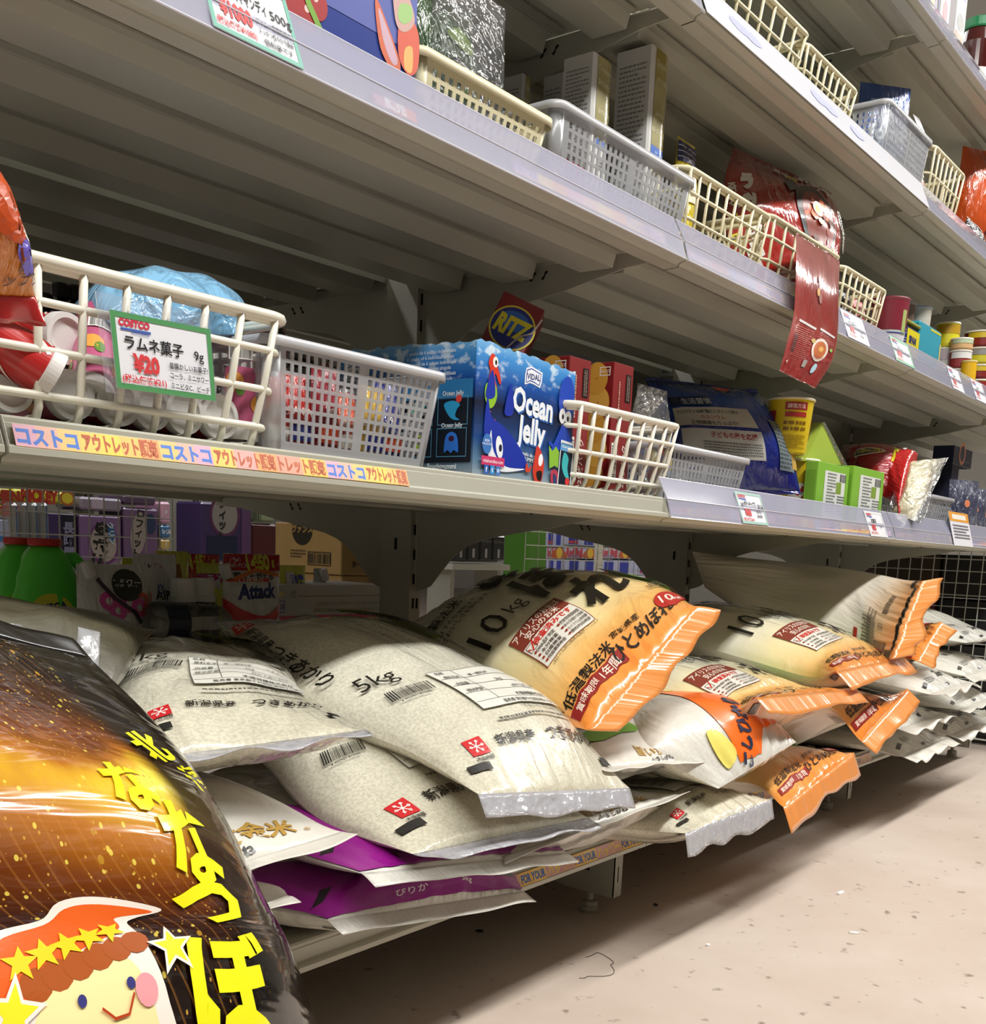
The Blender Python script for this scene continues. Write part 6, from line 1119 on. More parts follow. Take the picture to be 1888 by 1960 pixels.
# big red stew pouch
q0 = pY(1398, 300, .13); 
rbag = Bag([(pY(1405, 282, .15), pY(1592, 372, .085), .003, .012), (pY(1388, 345, .135), pY(1602, 400, .065), .020, .03), (pY(1392, 440, .120), pY(1606, 455, .055), .034, .03), (pY(1410, 560, .105), pY(1600, 520, .050), .030, .02)], seed=241, e0=.16, e1=.12, seal=.003, lump=.005, wr=.004, pleat=.003, up=(-.25, -1, .1), p=3)
RP = film_mat('stew_red', [(0, '#7a1c1a'), (.3, '#96281f'), (1, '#a02a24')], mixn=.3, bump=.35, rough=.22, coat=1)
t = make_bag('stew_pouch', 'big dark red stew pouch with a black pan picture on the third shelf', rbag, RP, cat='food pouch', nu=44, nv=50)
p = Print(rbag.surface()); W, L = rbag.wid, rbag.len
p.text('ラッポギ', W*.23, L*.80, .001, '#eee'); 
for i, ch in enumerate('ラッポギ'): p.text(ch, W*(.14-.005*i), L*(.66-.16*i), .030, '#ddd8d0', 8, .08)
for i, ch in enumerate('즉석라면'): p.text(ch, W*.035+.0, L*(.60-.11*i), .016, '#ddd8d0' if i < 2 else '#d8cc30', 8, .04)
p.text('즉석', W*.42, L*.86, .018, '#ddd8d0', -14, .03); p.text('라면', W*.52, L*.81, .016, '#d8cc30', -14, .03); p.text('ポッギ', W*.74, L*.84, .034, '#ddd8d0', -18, .08)
X_, Y_ = W*.66, L*.42; p.disc(X_, Y_, .052, .066, '#26303a', 8, 32, 'printed_picture'); p.disc(X_, Y_, .048, .062, '#15110f', 8, 32, 'printed_picture'); p.poly([(-.016, -.010), (.014, -.010), (.012, .014), (-.014, .016)], '#2c3a46', X_-.044, Y_+.056, 20)
p.disc(X_+.002, Y_-.004, .043, .054, '#7a2a18', 8, 28, 'printed_picture')
rr = random.Random(8)
for k in range(34):
    a = rr.uniform(0, 6.28); d = math.sqrt(rr.random()); p.blob([(-.008, -.002), (0, -.005), (.008, 0), (.004, .005), (-.005, .004)], rr.choice(['#b8552c', '#8e2f1a', '#cf7a3c', '#a3401f', '#54170e', '#c9613a']), X_+.036*d*math.cos(a), Y_-.004+.046*d*math.sin(a), rr.uniform(0, 180), rr.uniform(.6, 1.2))
p.disc(X_-.004, Y_+.012, .012, .014, '#efece0', 0, 18, 'printed_picture'); p.disc(X_-.006, Y_+.012, .006, .008, '#dcd83a', 0, 14, 'printed_picture')
p.text('国産', W*.62, L*.20, .011, '#dcd8d0', bold=.03); p.text('ラーメン', W*.72, L*.15, .011, '#d8cc30', bold=.03); p.text('トッポギ', W*.72, L*.10, .010, '#dcd8d0', bold=.03); p.text('90%', W*.80, L*.055, .013, '#cfd034', bold=.05); p.fine(W*.93, L*.35, L*.4, .014, 2, -84, '#e0d8d0'); p.rect(W*.86, L*.035, W*.22, L*.03, '#26345a', 4); p.done(t)
xa, xb = pY(1470, 440, .028)[0], pY(1612, 495, .028)[0]
lattice_basket('cream lattice basket under the big red pouch on the third shelf', xa, xb, .028, .17, DC, pY(1612, 497, .028)[2]-DC, CR, 7, 5, 3, .0028)
# red pouch hanging down over the rail
hp = Bag([(pY(1524, 448, .012), pY(1608, 500, .012), .001, .001), (pY(1524, 520, -.012), pY(1606, 560, -.012), .003, .002), (pY(1520, 600, -.022), pY(1604, 640, -.022), .003, .002), (pY(1506, 660, -.030), pY(1594, 690, -.030), .003, .002), (pY(1493, 708, -.034), pY(1562, 742, -.034), .001, .001)], seed=251, e0=.1, e1=.1, seal=.002, lump=.001, wr=.001, pleat=.001, up=(0, -1, 0), p=4)
t = make_bag('hanging_pouch', 'empty dark red food pouch hanging over the third shelf rail', hp, film_mat('hang_red', [(0, '#8e3a38'), (.5, '#93342e'), (1, '#8a211f')], bump=.12, rough=.2, coat=1), cat='food pouch', nu=24, nv=60)
p = Print(hp.surface(), .0006); W, L = hp.wid, hp.len
p.rect(W*.28, L*.46, W*.36, L*.018, '#cfc9c6', -4); p.rect(W*.72, L*.46, W*.36, L*.018, '#cfc9c6', -4); p.fine(W*.25, L*.30, W*.36, L*.26, 16, color='#b8655c', fill=.3); p.fine(W*.7, L*.38, W*.4, L*.05, 3, color='#b8655c', fill=.3); p.disc(W*.62, L*.29, W*.17, W*.17, '#d8cfc4', n=20); p.disc(W*.62, L*.29, W*.13, W*.13, '#b8622c', n=20); p.disc(W*.64, L*.30, W*.05, W*.04, '#d8a65a', n=10)
p.blob([(-.008, 0), (0, .006), (.008, 0), (0, -.006)], '#b89a4a', W*.45, L*.35); p.blob([(-.006, 0), (0, .005), (.006, 0), (0, -.005)], '#7fae44', W*.85, L*.32); p.barcode(W*.10, L*.28, L*.15, .010, 90); p.rect(W*.42, L*.135, .012, .018, '#8f8a86'); p.disc(W*.66, L*.125, .009, .012, '#a9c8d8', n=14); p.fine(W*.72, L*.22, W*.4, L*.04, 3, color='#b8655c', fill=.3)
p.disc(W*.48, L*.76, .006, .006, '#6a2422', n=12); p.text('%', W*.48, L*.76, .009, '#d8c8c0'); p.disc(W*.45, L*.68, .005, .006, '#c9a03a', n=10); p.disc(W*.50, L*.65, .006, .008, '#8a5048', n=10); p.text('4', W*.06, L*.10, .014, '#d8c8c0', -8); p.done(t)
xa, xb = pY(1612, 520, .03)[0], pY(1700, 560, .03)[0]
lattice_basket('cream lattice basket of black and red packets right of the hanging pouch', xa, xb, .03, .16, DC, pY(1700, 562, .03)[2]-DC, CR, 8, 5, 3, .0028)
for k, c1 in enumerate(['#8a2420', '#1a1614', '#b02c2e', '#a9a9ac', '#201a18', '#8e5a2a']):
    x = xa+.02+(xb-xa-.04)*(k % 3+.5)/3; pouch('%s packet in the lattice basket right of the hanging pouch, %s' % (['dark red', 'black', 'bright red', 'silver', 'glossy black', 'brown'][k], ['front left', 'front middle', 'front right', 'back left', 'back middle', 'back right'][k]), x, .06+.045*(k//3), DC+.004, .055, .08+.015*(k//3), c1, 5, .012, 260+k, grp='packets in the lattice basket right of the pouch')
# canned and cup goods at the right of shelf C
def tinprint(top, mid):
    def d(p, r, h): p.rect(0, h*.72, r*2.6, h*.35, top); p.rect(0, h*.3, r*2.6, h*.38, mid)
    return d
def lid_cup(label, px, py, Y, r, m, lidc, deco=None, r0=None):
    q = pY(px, py, Y); return cup(label, (q[0], Y, DC), (r0 or r*.82), r, q[2]-DC, m, name='lidded_cup', lidc=lidc, deco=deco)
lid_cup('maroon-topped white noodle cup right of the lattice basket on the third shelf', 1705, 575, .06, .036, mat('#c9c8cc', .4), '#7c2434', lambda p, r, h: (p.rect(0, h*.72, r*3, h*.5, '#7c2434'), p.rect(.022, h*.6, .012, h*.4, '#9fb06a'), p.rect(-.01, h*.42, r*2.2, h*.02, '#3a4a8a')))
lid_cup('small clear-lidded cup behind the maroon cup', 1728, 583, .13, .028, mat('#8a6a5a', .4), '#b8a8a8')
a = pY(1719, 605, .05); c = Carton('meat_tin', 'navy and yellow meat tin with a yellow-green lid on the third shelf', 'tin', (a[0], .05, DC), (pY(1764, 615, .05)[0]-a[0], 0, 0), (0, .045, 0), (0, 0, a[2]-DC), mat('#1a1f58', .3, .2), bev=.008)
f = c.face('front'); f.rect(f.w*.72, f.h*.5, f.w*.54, f.h*.78, '#d6c81e'); f.text('SPAM', f.w*.70, f.h*.66, .018, '#23245c', 0, .08, maxw=f.w*.5); f.rect(f.w*.7, f.h*.22, f.w*.5, f.h*.2, '#d0a890'); f.fine(f.w*.25, f.h*.7, f.w*.34, f.h*.3, 5, color='#8a90c0'); f.rect(f.w*.08, f.h*.35, f.w*.12, f.h*.4, '#c9c9d0'); c.done()
q = MB().box((a[0]-.001, .049, a[2]), (a[0]+float(np.linalg.norm(c.ex))+.001, .096, a[2]+.006)).build('tin_lid', mat('#8c8a2c', .35), c.t); bevel(q, .002)
lid_cup('cup with a clear dome lid behind the navy and yellow tin', 1752, 592, .12, .036, mat('#b8b4a8', .4), '#9aa0b8')
a = pY(1764, 612, .05); c = Carton('teal_carton', 'teal blue carton standing right of the navy and yellow tin', 'food box', (a[0], .05, DC), (pY(1806, 622, .05)[0]-a[0], 0, 0), (0, .05, 0), (0, 0, a[2]-DC), mat('#2c8fa4', .4), bev=.004)
f = c.face('front'); f.rect(f.w*.7, f.h*.93, f.w*.5, f.h*.04, '#c9c23a'); f.rect(f.w*.96, f.h*.45, f.w*.06, f.h*.6, '#c9c07a'); c.done()
def stack(label, px, pts, Y, r, cols):
    z = DC
    tops = [pY(px, q, Y)[2] for q in pts]
    for k, (zt, (c1, c2)) in enumerate(zip(tops, cols)):
        x = pY(px, pts[k], Y)[0]; zt = max(zt, z+.01); t = cup('%s, %s' % (label, ['bottom one', 'second from the bottom', 'third from the bottom', 'fourth from the bottom'][k]), (x if k == 0 else X0s, Y, z), r, r, zt-z-.001, mat(c1, .35), name='food_tin', cat='tin', lidc='#d8d4c8', deco=tinprint(c2, c1), grp='stacked tins at the right of the third shelf')
        if k == 0: X0s = x
        z = zt+.0012
stack('tin in the white flowered stack right of the teal carton', 1806, (720, 665, 612), .10, .026, (('#c9ccc4', '#8ab06a'), ('#c9c6c6', '#b8a8b0'), ('#c9c023', '#b08a1e')))
stack('small tub stacked left of the yellow-red tins', 1836, (708, 670, 645), .06, .024, (('#c9b4b0', '#d8d4d0'), ('#8e3030', '#d8d8d8'), ('#d0a878', '#b8c8a8')))
stack('yellow and dark red fish tin at the right photo edge', 1872, (730, 700, 665, 630), .05, .040, (('#c9b02a', '#8a1f1c'), ('#7c1c1c', '#c9b02a'), ('#c4bc28', '#8a8a8a'), ('#7c1c1a', '#c9b02a')))
lid_cup('bright yellow tub in front of the yellow and red tins', 1856, 692, .035, .017, mat('#d8a81c', .35), '#c9b87a', r0=.017)

# ------------------------------------------------------------------ shelf D goods
xa, xb = pY(1372, 40, .03)[0], pY(1553, 75, .03)[0]; h1 = pY(1553, 75, .03)[2]-DD
lattice_basket('cream lattice basket on the fourth shelf at the top edge of the photo', xa-.03, xb, .03, .19, DD, h1, CR, 9, 5, 2, .0028)
xa, xb = pY(1540, 95, .03)[0], pY(1645, 180, .03)[0]
lattice_basket('cream lattice basket second on the fourth shelf, in front of the dark gap', xa, xb, .03, .19, DD, pY(1645, 182, .03)[2]-DD, CR, 9, 5, 2, .0028)
c = Carton('white_carton', 'white and green carton inside the top-edge lattice basket', 'food box', (pY(1470, 60, .08)[0], .08, DD+.006), (.08, 0, 0), (0, .05, 0), (0, 0, .062), mat('#c3c6c0', .5)); f = c.face('front'); f.rect(f.w*.6, f.h*.85, f.w*.7, f.h*.2, '#6a9a74'); f.text('ME', f.w*.3, f.h*.4, .014, '#333', bold=.03); c.done()
xa, xb = pY(1700, 205, .03)[0], pY(1784, 275, .03)[0]
hole_basket('translucent finely slotted basket holding the blue pouch on the fourth shelf', xa, xb, .03, .19, DD, pY(1784, 275, .03)[2]-DD, MILK, MILKRIM, 26, 10, 12, hw=.45, hh=.6, mm=(.03, .02, .05, .10))
q = pY(1690, 230, .10)
pouch('glossy blue pouch standing in the translucent basket on the fourth shelf', q[0], .10, DD+.004, .105, pY(1668, 128, .10)[2]-DD-.008, '#1e4e9a', 0, .018, 271, rot=-40, prints=lambda p, W, L: (p.text('foma', W*.52, L*.58, .036, '#c9d6e8', 0, .04), p.fine(W*.5, L*.84, W*.6, L*.06, 2, color='#8fb0d8'), p.text('TEA', W*.6, L*.40, .016, '#c9d6e8', 0, .03)))
xa, xb = pY(1786, 290, .03)[0], pY(1850, 340, .03)[0]
lattice_basket('cream lattice basket with white papers right of the blue pouch on the fourth shelf', xa, xb, .03, .17, DD, pY(1850, 342, .03)[2]-DD, CR, 8, 5, 2, .0028)
pouch('white paper packet with a red stripe in the right lattice basket of the fourth shelf', xa+.05, .06, DD+.005, .07, .10, '#d8d4d0', 8, .008, 274, prints=lambda p, W, L: p.rect(W*.5, L*.4, W*.3, L*.5, '#b8302c')); 
t, p = sheet('shelf_card', 'narrow pointed white card standing behind the translucent basket on the fourth shelf', 'card', pY(1768, 268, .08), pY(1774, 270, .08)+[.02, 0, 0], pY(1748, 218, .08), '#cfcfd4'); p.done(t)
pouch('orange-red crisp bag behind the right lattice basket, hidden in shadow', xa+.03, .15, DD, .13, .125, '#b8481c', 0, .03, 275)
q = pY(1868, 300, .09); pouch('bright orange crisp bag with dark lettering at the right photo edge', q[0], .075, DD+.052, .12, pY(1850, 250, .075)[2]-DD-.052, '#c9501a', 0, .03, 276, rot=-30, prints=lambda p, W, L: (p.text('OTO', W*.72, L*.14, .018, '#3a1a10', 0, .03), p.disc(W*.95, L*.42, .018, .024, '#e6e2dc'), p.blob([(-.03, 0), (0, .012), (.03, .004), (.01, -.012)], '#8a3a1c', W*.6, L*.72)))
q = pY(1862, 430, .05); pouch('black and silver crisp bag at the right photo edge below the orange one', q[0], .05, DD, .085, .075, '#2a2022', 0, .022, 277, prints=lambda p, W, L: (p.blob([(-.02, .0), (0, .01), (.02, .002), (.0, -.01)], '#b8b8bc', W*.5, L*.8), p.poly([(-.012, -.016), (0, .018), (.012, -.016)], '#d8d8d8', W*.6, L*.35)))
MB2 = thing('grey_mesh_box', 'support crate under the orange crisp bag', 'crate', (q[0], .09, DD)); MB().box((q[0]-.05, .078, DD), (q[0]+.07, .14, DD+.050)).build('crate', mat('#3c2f28', .6), MB2)
# ------------------------------------------------------------------ shelf E goods
def ebox(label, px, Y, w_, h, col, deco):
    q = pY(px, 60, Y); c = Carton('food_carton', label, 'food box', (q[0], Y, DE), (w_, 0, 0), (0, .06, 0), (0, 0, h), mat(col, .35, coat=.4)); f = c.face('front'); deco(f); c.done()
ebox('yellow and purple striped carton at the top right', 1776, .04, .05, .2, '#c9c05a', lambda f: (f.rect(f.w*.6, f.h*.5, f.w*.25, f.h, '#6a4a90'), f.rect(f.w*.85, f.h*.5, f.w*.1, f.h, '#8090b8')))
ebox('white carton with a red bottle printed, at the top right', 1797, .035, .052, .2, '#dcd8dc', lambda f: (f.rect(f.w*.5, f.h*.16, f.w*.5, f.h*.32, '#b83848'), f.disc(f.w*.5, f.h*.33, f.w*.25, f.w*.3, '#b83848')))
ebox('white carton with purple top and orange food picture at the top right', 1828, .03, .058, .2, '#dcdadc', lambda f: (f.rect(f.w*.5, f.h*.62, f.w*.8, f.h*.1, '#8a6ac0'), f.disc(f.w*.5, f.h*.36, f.w*.36, f.w*.26, '#5a5a58'), f.rect(f.w*.5, f.h*.14, f.w*.86, f.h*.22, '#d8a42a'), f.rect(f.w*.5, f.h*.24, f.w*.84, f.h*.05, '#c85a28')))
q = pY(1884, 60, .04); zt = pY(1872, 14, .04)[2]; t = thing('sauce_jar', 'dark red sauce jar with a green lid at the top right corner', 'jar', (q[0], .05, DE)); h = zt-DE-.022
MB().lathe((q[0], .05, DE), [(.030, 0), (.034, .004), (.034, h*.8), (.028, h)], 28).build('jar', mat('#45120f', .12, coat=1), t); MB().lathe((q[0], .05, DE+h), [(.030, 0), (.031, .003), (.031, .018), (.029, .020)], 28).build('lid', mat('#1f7a4c', .35), t)
MB().lathe((q[0], .05, DE+.004), [(.0344, 0), (.0344, h*.35)], 28, caps=False).build('paper_label', mat('#d8d8d4', .5), t)
# ------------------------------------------------------------------ goods on the far side of the gondola, seen through the gap
DA2 = .210+.0238; DB2 = .575+.0238
def loft(mb, c, prof, n=24, pw=2.4):
    v = []
    for z, cx, rx, ry in prof:
        for k in range(n):
            a = 2*math.pi*k/n; ca, sa = math.cos(a), math.sin(a); v.append((c[0]+cx+rx*np.sign(ca)*abs(ca)**(2/pw), c[1]+ry*np.sign(sa)*abs(sa)**(2/pw), c[2]+z))
    N = len(prof); f = [(i*n+k, i*n+(k+1) % n, (i+1)*n+(k+1) % n, (i+1)*n+k) for i in range(N-1) for k in range(n)]+[tuple(reversed(range(n))), tuple(range((N-1)*n, N*n))]
    return mb.add(v, f)
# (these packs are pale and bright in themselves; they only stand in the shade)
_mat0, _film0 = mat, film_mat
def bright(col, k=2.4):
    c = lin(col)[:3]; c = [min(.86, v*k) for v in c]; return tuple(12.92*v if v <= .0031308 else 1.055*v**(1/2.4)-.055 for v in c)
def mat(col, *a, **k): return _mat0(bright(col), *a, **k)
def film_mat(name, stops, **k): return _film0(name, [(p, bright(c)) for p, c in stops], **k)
GJ = mat('#3f9a2e', .35, coat=.3)
def jug(label, px, Y, capy):
    q = pY(px, capy, Y); c = A3(q[0], Y, DA2); H = q[2]-DA2; t = thing('detergent_jug', label, 'jug', tuple(c), 'green detergent jugs')
    pr_ = [(0, 0, .055, .038), (.005, 0, .060, .042), (H*.45, 0, .060, .042)]+[(H*(.45+.05*k), 0, .060-.003*k+(.0012 if k % 2 else -.0012), .042-.002*k) for k in range(1, 9)]+[(H*.90, -.002, .030, .026), (H*.93, -.002, .026, .024), (H*.965, -.002, .018, .018)]
    loft(MB(), c, pr_).build('body', GJ, t, smooth=True) if False else loft((b_ := MB()), c, pr_).build('body', GJ, t, smooth=True)
    MB().tube([c+A3(.018, 0, H*.90), c+A3(.040, 0, H*.90), c+A3(.058, 0, H*.84), c+A3(.070, 0, H*.72), c+A3(.074, 0, H*.60), c+A3(.066, 0, H*.50), c+A3(.05, 0, H*.46)], [.008, .010, .010, .010, .011, .012, .012], 10).build('handle', GJ, t, smooth=True)
    MB().lathe(c+[-.002, 0, H*.965], [(.021, 0), (.022, .002), (.022, H*.035), (.020, H*.035+.001)], 24).build('cap', mat('#8e1c14', .4), t)
    p = Print(Plane(c+[-.045, -.0425, H*.42], (1, 0, 0), (0, .16, 1)), .0006, .0002); p.blob([(0, 0), (.07, 0), (.072, .03), (.055, .058), (.03, .066), (.006, .055), (-.002, .03)], '#d4cf2a', 0, .012); p.text('MEGA', .036, .060, .014, '#232347', 6, .05); p.text('VALUE REFILL', .036, .045, .0085, '#232347', 6, .04, maxw=.06); p.disc(.04, .025, .030, .013, '#d8742a'); p.disc(.045, .034, .008, .008, '#3c8a34'); p.text('FLOW', .04, .012, .014, '#c2342c', 8, .05); p.done(t)
jug('green detergent jug with a red cap and MEGA VALUE REFILL label, front one', 88, .70, 1032); jug('green detergent jug with a red cap, behind the front one at the left', 40, .80, 1030)
def spout(label, px, py, Y, w_, col, prints, tilt=0, cap=(-.35, 0), seed=301, th=.02, m=None, x1=None, name='refill_pouch'):
    q = pY(px, py, Y); t = pouch(label, q[0], Y, DA2, w_, q[2]-DA2, col, tilt, th, seed, cat='refill pouch', name=name, prints=(lambda p, W, L: (setattr(p, 'dy', L*.48), prints(p, W, L*.52))) if prints else None, m=m)
    if cap: MB().lathe(q+[cap[0]*w_, -.004, -.010+cap[1]], [(.008, -.008), (.009, -.006), (.009, .012), (.008, .014)], 14, (-.35, 0, 1)).build('spout_cap', mat('#d2d2cf', .4), t)
    return t
def fl(p, W, L):
    for x, y in ((.35, .58), (.62, .55), (.45, .47), (.75, .5)): p.disc(W*x, L*y, .014, .013, '#b83a7c', n=10, name='printed_picture'); p.disc(W*x, L*y, .005, .005, '#e6a8c8', n=8, name='printed_picture')
    p.disc(W*.62, L*.76, .024, .022, '#20221c', n=20); p.text('フラワー', W*.62, L*.785, .011, '#c9c9b8', 0, .03); p.text('デザイナーの', W*.62, L*.752, .006, '#c9c9b8'); p.stroke([(-.03, .025), (-.01, .0), (.02, -.02), (.03, -.035)], .006, '#2c2430', W*.5, L*.62); p.text('25', W*.92, L*.55, .040, '#c9402c', 0, .02)
spout('white refill pouch with magenta flowers and a black round mark, second from the left', 218, 1080, .64, .115, '#cfc6c4', fl, seed=301)
spout('gold and yellow refill pouch with the character 通 behind the flower pouch', 262, 1068, .70, .05, '#c2a21e', lambda p, W, L: p.text('通', W*.5, L*.80, .022, '#2c2c2c', bold=.04), seed=302, cap=None)
spout('silver and white refill pouch reading AIR beside the gold one', 296, 1060, .68, .075, '#b8b4bc', lambda p, W, L: (p.text('奥', W*.5, L*.60, .014, '#3c3f8a', 0, .03), p.text('AIR', W*.55, L*.53, .018, '#2a2a30', 0, .02), p.text('ノンアル', W*.4, L*.86, .009, '#8a4a78')), seed=303, cap=None)
spout('yellow-gold refill pouch behind the two white-capped bottles', 330, 1055, .72, .06, '#c9a02c', lambda p, W, L: p.rect(W*.4, L*.75, W*.5, L*.2, '#6a4a1c'), seed=304, cap=None)
for k, px in enumerate((350, 387)):
    q = pY(px, 1107, .64); c = A3(q[0], .64, DA2); H = q[2]-DA2; t = thing('capped_bottle', 'black-labelled bottle with a wide white screw cap, %s of the pair' % ('left', 'right')[k], 'bottle', tuple(c), 'white-capped bottles')
    MB().lathe(c, [(.024, 0), (.026, .004), (.026, H-.045), (.019, H-.036), (.019, H-.03)], 24).build('bottle', mat('#1c1a1c', .3, coat=.5), t); MB().lathe(c, [(.020, H-.034), (.020, H-.026), (.0185, H-.024), (.0182, H-.004), (.017, H)], 24).build('cap', mat('#cfc8c0', .45), t)
    MB().lathe(c, [(.0264, H-.075), (.0264, H-.055)], 24, caps=False).build('white_band', mat('#c9c5c0', .4), t)
def red14(p, W, L): p.rect(W*.5, L*.90, W, L*.20, '#7e1418'); p.text('超特大', W*.24, L*.90, .014, '#dcd0c8', 0, .03, maxw=W*.3); p.text('1450', W*.58, L*.90, .032, '#d8d83a', 0, .06, .85, maxw=W*.42); p.text('g', W*.86, L*.885, .016, '#d8d83a', 0, .05); p.text('つめかえ用', W*.22, L*.855, .007, '#dcd0c8')
def attack(p, W, L): red14(p, W, L); p.text('衣類よみがえる', W*.42, L*.735, .013, '#26262c', 0, .02); p.rect(W*.38, L*.69, W*.7, L*.04, '#a83428'); p.text('プロ洗浄へ', W*.36, L*.69, .012, '#e8d8c8', 0, .03); p.disc(W*.5, L*.56, W*.42, L*.11, '#d8dce4'); p.stroke([(-.04, .014), (0, .028), (.05, .020)], .006, '#cf5a2c', W*.5, L*.59); p.text('Attack', W*.5, L*.56, .030, '#1f2a5c', 2, .05, .85, .15, maxw=W*.86); p.text('アタック', W*.56, L*.51, .009, '#26262c'); p.blob([(-.06, .0), (-.03, -.018), (.01, -.026), (.05, -.010), (.02, -.040), (-.04, -.036)], '#b82a2c', W*.5, L*.48)
spout('red-topped 1450g detergent refill pouch standing in front of the white carton', 482, 1060, .64, .112, '#b2b4bc', attack, seed=305, cap=(-.47, -.02))
spout('second red-topped 1450g refill pouch, mostly hidden behind the gold pouch', 372, 1060, .80, .10, '#8a1c20', red14, seed=306, cap=None)
spout('yellow refill pouch with a maroon band left of the front red-topped pouch', 405, 1078, .74, .06, '#c4c02a', lambda p, W, L: (p.rect(W*.5, L*.8, W, L*.12, '#7c1c50'), p.text('モウ', W*.5, L*.8, .014, '#e6c8d8', 0, .04)), seed=307, cap=(.1, -.03))
spout('yellow and purple refill pouch behind the front red-topped pouch, at its right', 560, 1082, .76, .06, '#c6c82c', lambda p, W, L: (p.rect(W*.3, L*.8, W*.3, L*.2, '#c9a0b8'), p.text('消臭', W*.6, L*.8, .016, '#2c3a8a', 0, .04)), seed=308, cap=None)
spout('grey refill pouch with a white cap behind the white carton', 612, 1088, .80, .03, '#8a8f96', None, seed=309, cap=(.25, -.004))
# lying clear bottle on a low brown case
q = pY(290, 1192, .60); q2 = pY(440, 1196, .60); cs_ = MB().box((q[0]-.06, .53, DA2), (q2[0]+.05, .625, q[2]-.034)); o = cs_.build('brown_case', mat('#6f5f48', .7)); tag(o, 'low brown case hidden behind the rice, carrying the lying clear bottle', 'carton')
t = thing('plastic_bottle', 'ribbed clear plastic bottle lying on its side behind the rice bags', 'bottle', tuple(q)); ax = q2-q; Lb = float(np.linalg.norm(ax)); pf = [(.004, 0), (.026, .001), (.030, .006)]
for k in range(14): pf.append((.030 if k % 2 else .027, .05+.0045*k))
pf += [(.030, Lb*.80), (.024, Lb*.90), (.012, Lb*.98), (.012, Lb)]
CB = clear_mat('pet', '#a9a9a2', .22, .06); MB().lathe(q, pf, 28, ax).build('bottle', CB, t, smooth=True); MB().lathe(q, [(.0303, .008), (.0303, .046)], 28, ax, caps=False).build('dark_label', mat('#1c2230', .3), t)
# white carton with a pink stripe
q = pY(497, 1120, .70); q2 = pY(742, 1168, .70); w_ = float(q2[0]-q[0]+.02)
c = Carton('white_case', 'flat white carton with a pink stripe and 0301 printed, behind the rice bags', 'carton', (q[0], .70, q[2]-.075), (w_, 0, 0), (0, .16, 0), (0, 0, .075), mat('#b9b3ae', .6)); f = c.face('front')
f.rect(f.w*.5, f.h*.26, f.w, .007, '#a83a5c'); f.rect(f.w*.5, f.h*.11, f.w, f.h*.22, '#b89a6a'); [f.rect(.004+.006*k, f.h*.11, .0012, f.h*.2, '#8f744a', name='printed_line') for k in range(int(f.w/.006))]
f.frame(.036, f.h*.52, .030, .020, .0012, '#4a4a9a'); f.text('0301', .036, f.h*.52, .013, '#34347a', 0, .02); f.rect(.034, f.h*.80, .03, .007, '#a89a6a'); f.text('①', .07, f.h*.80, .014, '#6a655c'); f.fine(f.w*.62, f.h*.5, f.w*.5, .022, 2, color='#8a857c'); f.stroke([(-.1, .0), (.1, 0)], .001, '#55524c', f.w*.55, f.h*.75); c.done()
sp_ = MB().box((q[0]+.02, .72, DA2), (q[0]+w_-.02, .85, q[2]-.076)); o = sp_.build('brown_case', mat('#75644a', .7)); tag(o, 'brown case under the flat white carton with the pink stripe', 'carton')
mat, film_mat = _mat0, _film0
# brown cartons on the floor of the next aisle
def bcarton(label, pc, xr, xl, zb, deco=None):
    """pc: pixel of the near top corner, xr: right end of the front, xl: far end of the left side"""
    a = pY(pc[0], pc[1], Yc); b_ = pY(xr, pc[1]+8, Yc); bk = onX(xl, pc[1]-14, a[0]); c = Carton('brown_carton', label, 'carton', (a[0], Yc, zb), (b_[0]-a[0], 0, 0), (0, bk[1]-Yc, 0), (0, 0, max(.02, a[2]-zb)), mat('#a5854f', .7, noise=.15), bev=.002)
    if deco: deco(c)
    return c.done()
Yc = 1.02; zt3 = pY(655, 1102, Yc)[2]
bcarton('brown carton at the bottom of the pair in the next aisle, behind the white carton', (655, 1102), 770, 527, 0, lambda c: (lambda f: (f.rect(f.w*.5, f.h*.5, .035, f.h, '#94713a'), f.rect(f.w*.80, f.h*.94, .02, .03, '#4a9a5a')))(c.face('front')))
def bc2(c):
    f = c.face('left'); f.disc(f.w*.42, f.h*.86, .034, .034, '#2c261c'); f.text('ヴァンス', f.w*.42, f.h*.88, .018, '#a5854f', 0, .05); f.fine(f.w*.36, f.h*.38, .05, .02, 3, color='#54452a'); f.frame(f.w*.68, f.h*.30, .075, .030, .002, '#3a2f1c'); f.barcode(f.w*.68, f.h*.30, .068, .022, n=20)
    f = c.face('front'); f.rect(f.w*.5, f.h*.2, .035, f.h*.4, '#94713a'); f.text('第一石鹸株式会社', f.w*.46, f.h*.22, .014, '#4a3c22', 0, .03, maxw=f.w*.7)
bcarton('brown carton with a round black mark, stacked on top of the other brown carton', (655, 1003), 770, 527, zt3+.001, bc2)
